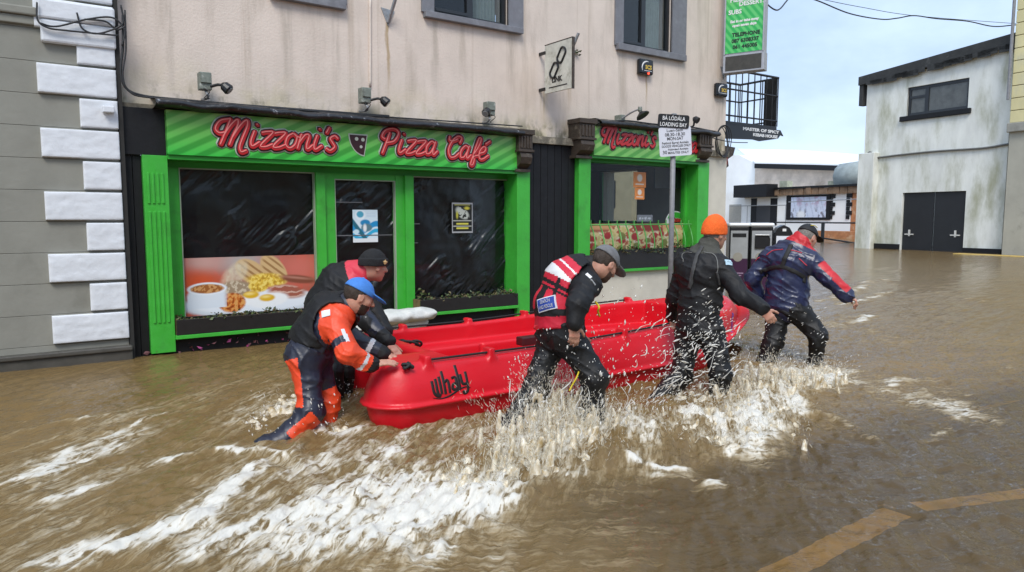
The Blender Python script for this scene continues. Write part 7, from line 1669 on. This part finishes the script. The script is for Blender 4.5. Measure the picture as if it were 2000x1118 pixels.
def water_mass(nm, label, jets, h=.0105, k=.030):
    """jets: (base, tip, radius at base, radius at tip); merged into one churning body of water"""
    A = np.array([j[0] for j in jets]); B = np.array([j[1] for j in jets]); F = Field(np.minimum(A, B).min(0) - .08, np.maximum(A, B).max(0) + .08, h)
    for a, b_, r0_, r1_ in jets[::2]: F.cone(a, b_, r0_ * 1.2, r0_ * .55, k)
    F.wrinkle(.008, lambda x, y, z: noise3(x * 20, y * 20, z * 12, 4) + .5 * noise3(x * 44, y * 44, z * 24, 6))
    o = F.build(nm, SPL, None, smooth_it=1); tag(o, label, 'splash', kind='stuff'); return o
rg = np.random.default_rng(21)
def jets_line(path, n, hfun, lean, r=(.030, .007), jit=.07, hs=1.12):
    P = crom([at_z(*p) for p in path], 10); out = []
    for _ in range(n):
        t = rg.random(); i = t * (len(P) - 1); q = P[int(i)] * (1 - i % 1) + P[min(int(i) + 1, len(P) - 1)] * (i % 1); q = q + np.array([rg.normal(0, jit), rg.normal(0, jit), -.02])
        hh = hfun(t) * rg.random() ** 1.3 * hs + .01; d = np.array(lean) * hh + np.array([rg.normal(0, .16), rg.normal(0, .16), 1]) * hh; rr = r[0] * rg.uniform(.45, 1.2) * (1 if hh < .12 else .8)
        mid_ = q + d * .6; tip = q + d + np.array([rg.normal(0, .35), rg.normal(0, .35), -.12]) * hh; out += [(q, mid_, rr, rr * .75), (mid_, tip, rr * .75, r[1] * rg.uniform(.5, 1.6))]
    return out
bump = lambda c, w_: (lambda t: math.exp(-((t - c) / w_) ** 2))
ALLJ = []
J_ = jets_line([(885, 960), (960, 900), (1020, 850), (1060, 815)], 130, lambda t: .10 + .36 * bump(.75, .4)(t), (.25, .1, 0)) + jets_line([(920, 965), (1010, 930), (1100, 885), (1190, 850)], 230, lambda t: .09 + .30 * bump(.6, .4)(t), (.2, .12, 0), jit=.09) + jets_line([(1030, 830), (1080, 830), (1150, 825), (1200, 820)], 90, lambda t: .14 + .30 * bump(.4, .4)(t), (.1, .1, 0), jit=.06) + jets_line([(1000, 950), (1100, 930), (1180, 900), (1240, 865)], 110, lambda t: .04 + .10 * bump(.5, .4)(t), (.15, .1, 0))
ALLJ.append(J_); water_mass('water_splash', 'curtain of brown and white water thrown up round the vest wearer legs', J_)
J_ = jets_line([(1230, 860), (1320, 850), (1420, 830), (1500, 800)], 190, lambda t: .08 + .14 * bump(.6, .5)(t), (.1, .1, 0), jit=.11) + jets_line([(1420, 790), (1480, 770), (1540, 760), (1600, 745)], 220, lambda t: .10 + .25 * bump(.45, .45)(t), (.05, .1, 0), jit=.13) + jets_line([(1380, 880), (1440, 880), (1500, 850), (1560, 800)], 180, lambda t: .06 + .11 * bump(.5, .5)(t), (.1, .0, 0), jit=.1) + jets_line([(1560, 740), (1600, 725), (1630, 735)], 50, lambda t: .10, (.2, .1, 0), jit=.07) + jets_line([(1290, 800), (1330, 790), (1370, 780)], 50, lambda t: .12, (.2, .1, 0), jit=.06)
ALLJ.append(J_); water_mass('water_splash', 'broad white surge of churned water between the orange beanie and navy jacket', J_)
J_ = jets_line([(490, 830), (530, 815), (560, 795), (590, 775)], 45, lambda t: .05 + .05 * bump(.7, .4)(t), (-.3, .1, 0), jit=.05) + jets_line([(590, 850), (605, 840), (620, 825), (640, 830), (665, 850)], 45, lambda t: .05 + .07 * bump(.35, .3)(t), (-.2, .1, 0), jit=.035) + jets_line([(640, 765), (665, 765), (690, 775)], 25, lambda t: .05, (0, .1, 0), jit=.04)
ALLJ.append(J_); water_mass('water_splash', 'small churned wave kicked up by the orange drysuit boots', J_)
# drops: each an elongated bead; placed in the air round the waders
OCT = []
for a, r_ in ((-.5, .62), (0, 1.0), (.5, .62)):
    OCT += [(a * 1.2, r_ * math.cos(t), r_ * math.sin(t)) for t in (0, math.pi / 2, math.pi, 1.5 * math.pi)]
OCT = np.array([(-1, 0, 0)] + OCT + [(1, 0, 0)]); OF = []
for k_ in range(4): OF.append((0, 1 + (k_ + 1) % 4, 1 + k_, 1 + k_))
for rr in range(2):
    for k_ in range(4): OF.append((1 + rr * 4 + k_, 1 + rr * 4 + (k_ + 1) % 4, 5 + rr * 4 + (k_ + 1) % 4, 5 + rr * 4 + k_))
TRI = []
for k_ in range(4): TRI += [(0, 1 + (k_ + 1) % 4, 1 + k_), (13, 9 + k_, 9 + (k_ + 1) % 4)]
for q in OF[4:]: TRI += [(q[0], q[1], q[2]), (q[0], q[2], q[3])]
TRI = np.array(TRI)
def drops(nm, label, sets, m=None):
    V = []; F = []
    for pxy, dirs, ln, rd in sets:
        for c, d, l, r_ in zip(pxy, dirs, ln, rd):
            d = vnorm(d); u_ = vnorm(np.cross(d, (.3, .2, .93))); v_ = np.cross(d, u_); F.append(TRI + 14 * len(V)); V.append(c + OCT[:, :1] * d * l + OCT[:, 1:2] * u_ * r_ + OCT[:, 2:] * v_ * r_)
    o = mesh_obj(nm, np.concatenate(V), np.concatenate(F), m or DROP, None, True); tag(o, label, 'spray', kind='stuff')
def cloud(n, x, y, dep, d2, ln, rd, pw=1.0, curve=None):
    """n drops in the slab seen between x and y at depths dep, flying along the direction d2 (right, up)"""
    u_ = rg.random(n) ** pw; px_ = (x[0] + (x[1] - x[0]) * rg.random(n)) if not curve else None; py_ = y[1] + (y[0] - y[1]) * u_
    if curve: px_, py_ = curve(rg.random(n), u_, n)
    dd = rg.uniform(dep[0], dep[1], n); C = np.array([at_d(a, b_, c) for a, b_, c in zip(px_, py_, dd)]); m = C[:, 2] > 0
    D_ = RT * d2[0] + UP * d2[1] + rg.normal(0, .28, (n, 3)); r_ = rd[0] + (rd[1] - rd[0]) * rg.random(n) ** 4; l_ = r_ * (1.0 + 1.5 * (ln - .6) * rg.random(n))
    return C[m], D_[m], l_[m], r_[m]
def band(x0, y0, x1, y1, w0, w1):
    def f(a, u_, n): c = rg.normal(0, 1, n); ww = w0 + (w1 - w0) * u_; return x0 + (x1 - x0) * u_ + c * ww * .55, y0 + (y1 - y0) * u_ + c * ww * .8
    return f
drops('splash_drops', 'flying white drops round the legs and hull beside the vest wearer', [
    cloud(260 , (1150, 1310), (560, 800), (4.7, 5.1), (.2, 1), 1.8, (.0022, .008), 1.5), cloud(150 , (1040, 1180), (640, 800), (4.65, 4.85), (0, 1), 1.8, (.002, .007), 1.3), cloud(120 , (990, 1060), (690, 840), (4.6, 4.85), (-.3, 1), 2.5, (.002, .007), 1.4),
    cloud(260 , (900, 1250), (800, 950), (4.3, 4.9), (.2, 1), 2.6, (.002, .007), 1.2), cloud(60, (740, 820), (930, 985), (3.9, 4.1), (0, 1), 1.5, (.002, .005)), cloud(26, (1018, 1036), (680, 760), (4.75, 4.8), (-.1, 1), 1.6, (.002, .005))])
drops('splash_drops', 'slanting white spray streaks flung across the orange beanie wearer legs', [
    cloud(420 , 0, (0, 1), (5.2, 5.65), (.85, .5), 4.5, (.002, .0075), 1.0, band(1215, 850, 1430, 600, 26, 42)), cloud(260 , (1290, 1440), (640, 800), (5.3, 5.6), (.95, .3), 4.0, (.002, .007), 1.3), cloud(140 , (1260, 1420), (590, 700), (5.3, 5.7), (.7, .5), 2.5, (.002, .006), 1.4)])
drops('splash_drops', 'white drops over the surge at the navy jacket wearer legs', [
    cloud(420, (1380, 1640), (690, 850), (5.9, 6.9), (.4, .8), 3.0, (.002, .008), 1.6), cloud(160, (1480, 1620), (600, 740), (6.6, 6.85), (.8, .4), 3.5, (.002, .006), 1.5), cloud(200, (1570, 1680), (690, 790), (6.2, 6.9), (.8, .4), 3.0, (.002, .007), 1.5)])
drops('splash_drops', 'small drops kicked up round the orange drysuit boots', [cloud(130, (480, 680), (760, 850), (4.5, 5.0), (-.4, .7), 2.2, (.002, .006), 1.6), cloud(60, (640, 700), (740, 775), (5.4, 5.6), (0, 1), 1.6, (.002, .006), 1.4)])
# fine spray that makes up the jets themselves: streaks scattered along every jet
def jet_spray(js, per, sp, lab):
    C, D_, L_, R_ = [], [], [], []
    for i in range(0, len(js), 2):
        a, b1_, r0_, _ = js[i]; tip = js[i + 1][1]; hh = np.linalg.norm(tip - a)
        if hh < .045: continue
        for _ in range(int(per * (.5 + hh / .2))):
            t = rg.random() ** .8 * 1.12; c = a + (b1_ - a) * min(t / .6, 1) + (tip - b1_) * max((t - .6) / .4, 0); sg = sp * (.5 + t)
            C.append(c + rg.normal(0, sg, 3)); D_.append(vnorm(tip - a) + rg.normal(0, .42, 3)); r_ = rg.uniform(.0012, .0036) * (1.15 - .5 * min(t, 1)); R_.append(r_); L_.append(rg.uniform(.004, .024))
    drops('water_spray', lab, [(C, D_, L_, R_)], SPRAY)
jet_spray(ALLJ[0], 26, .024, 'fine brown and white spray of the curtain round the vest wearer'); jet_spray(ALLJ[1], 20, .028, 'fine spray over the broad white surge'); jet_spray(ALLJ[2], 12, .014, 'fine spray round the orange drysuit boots')
# glassy strands joining jets and drops
def strands(n, x, y, dep, d2, lab):
    b = MB()
    for _ in range(n):
        p = at_d(rg.uniform(*x), rg.uniform(*y), rg.uniform(*dep)); l = rg.uniform(.04, .16); d = vnorm(RT * d2[0] + UP * d2[1] + rg.normal(0, .25, 3)); s = rg.normal(0, .02, 3)
        q = crom([p, p + d * l * .35 + s, p + d * l * .7 + s * .6, p + d * l + rg.normal(0, .015, 3)], 4); r_ = np.abs(rg.normal(.0026, .0012)) * (1 - .6 * np.linspace(0, 1, len(q))) * (1 + .5 * np.sin(np.linspace(0, 9, len(q)) + rg.random() * 6)) + .0008
        if p[2] > -.03: b.tube(q, r_, 5)
    o = b.build('water_strands', DROP, None, True); tag(o, lab, 'spray', kind='stuff')
strands(70, (960, 1230), (760, 930), (4.4, 4.9), (.15, 1), 'thin bright strands of water in the curtain of splash')
strands(45, (1230, 1440), (640, 830), (5.25, 5.65), (.8, .6), 'slanting strands of water thrown past the dark trousers')
strands(40, (1420, 1620), (710, 830), (5.9, 6.8), (.3, .9), 'short strands of water rising from the white surge')
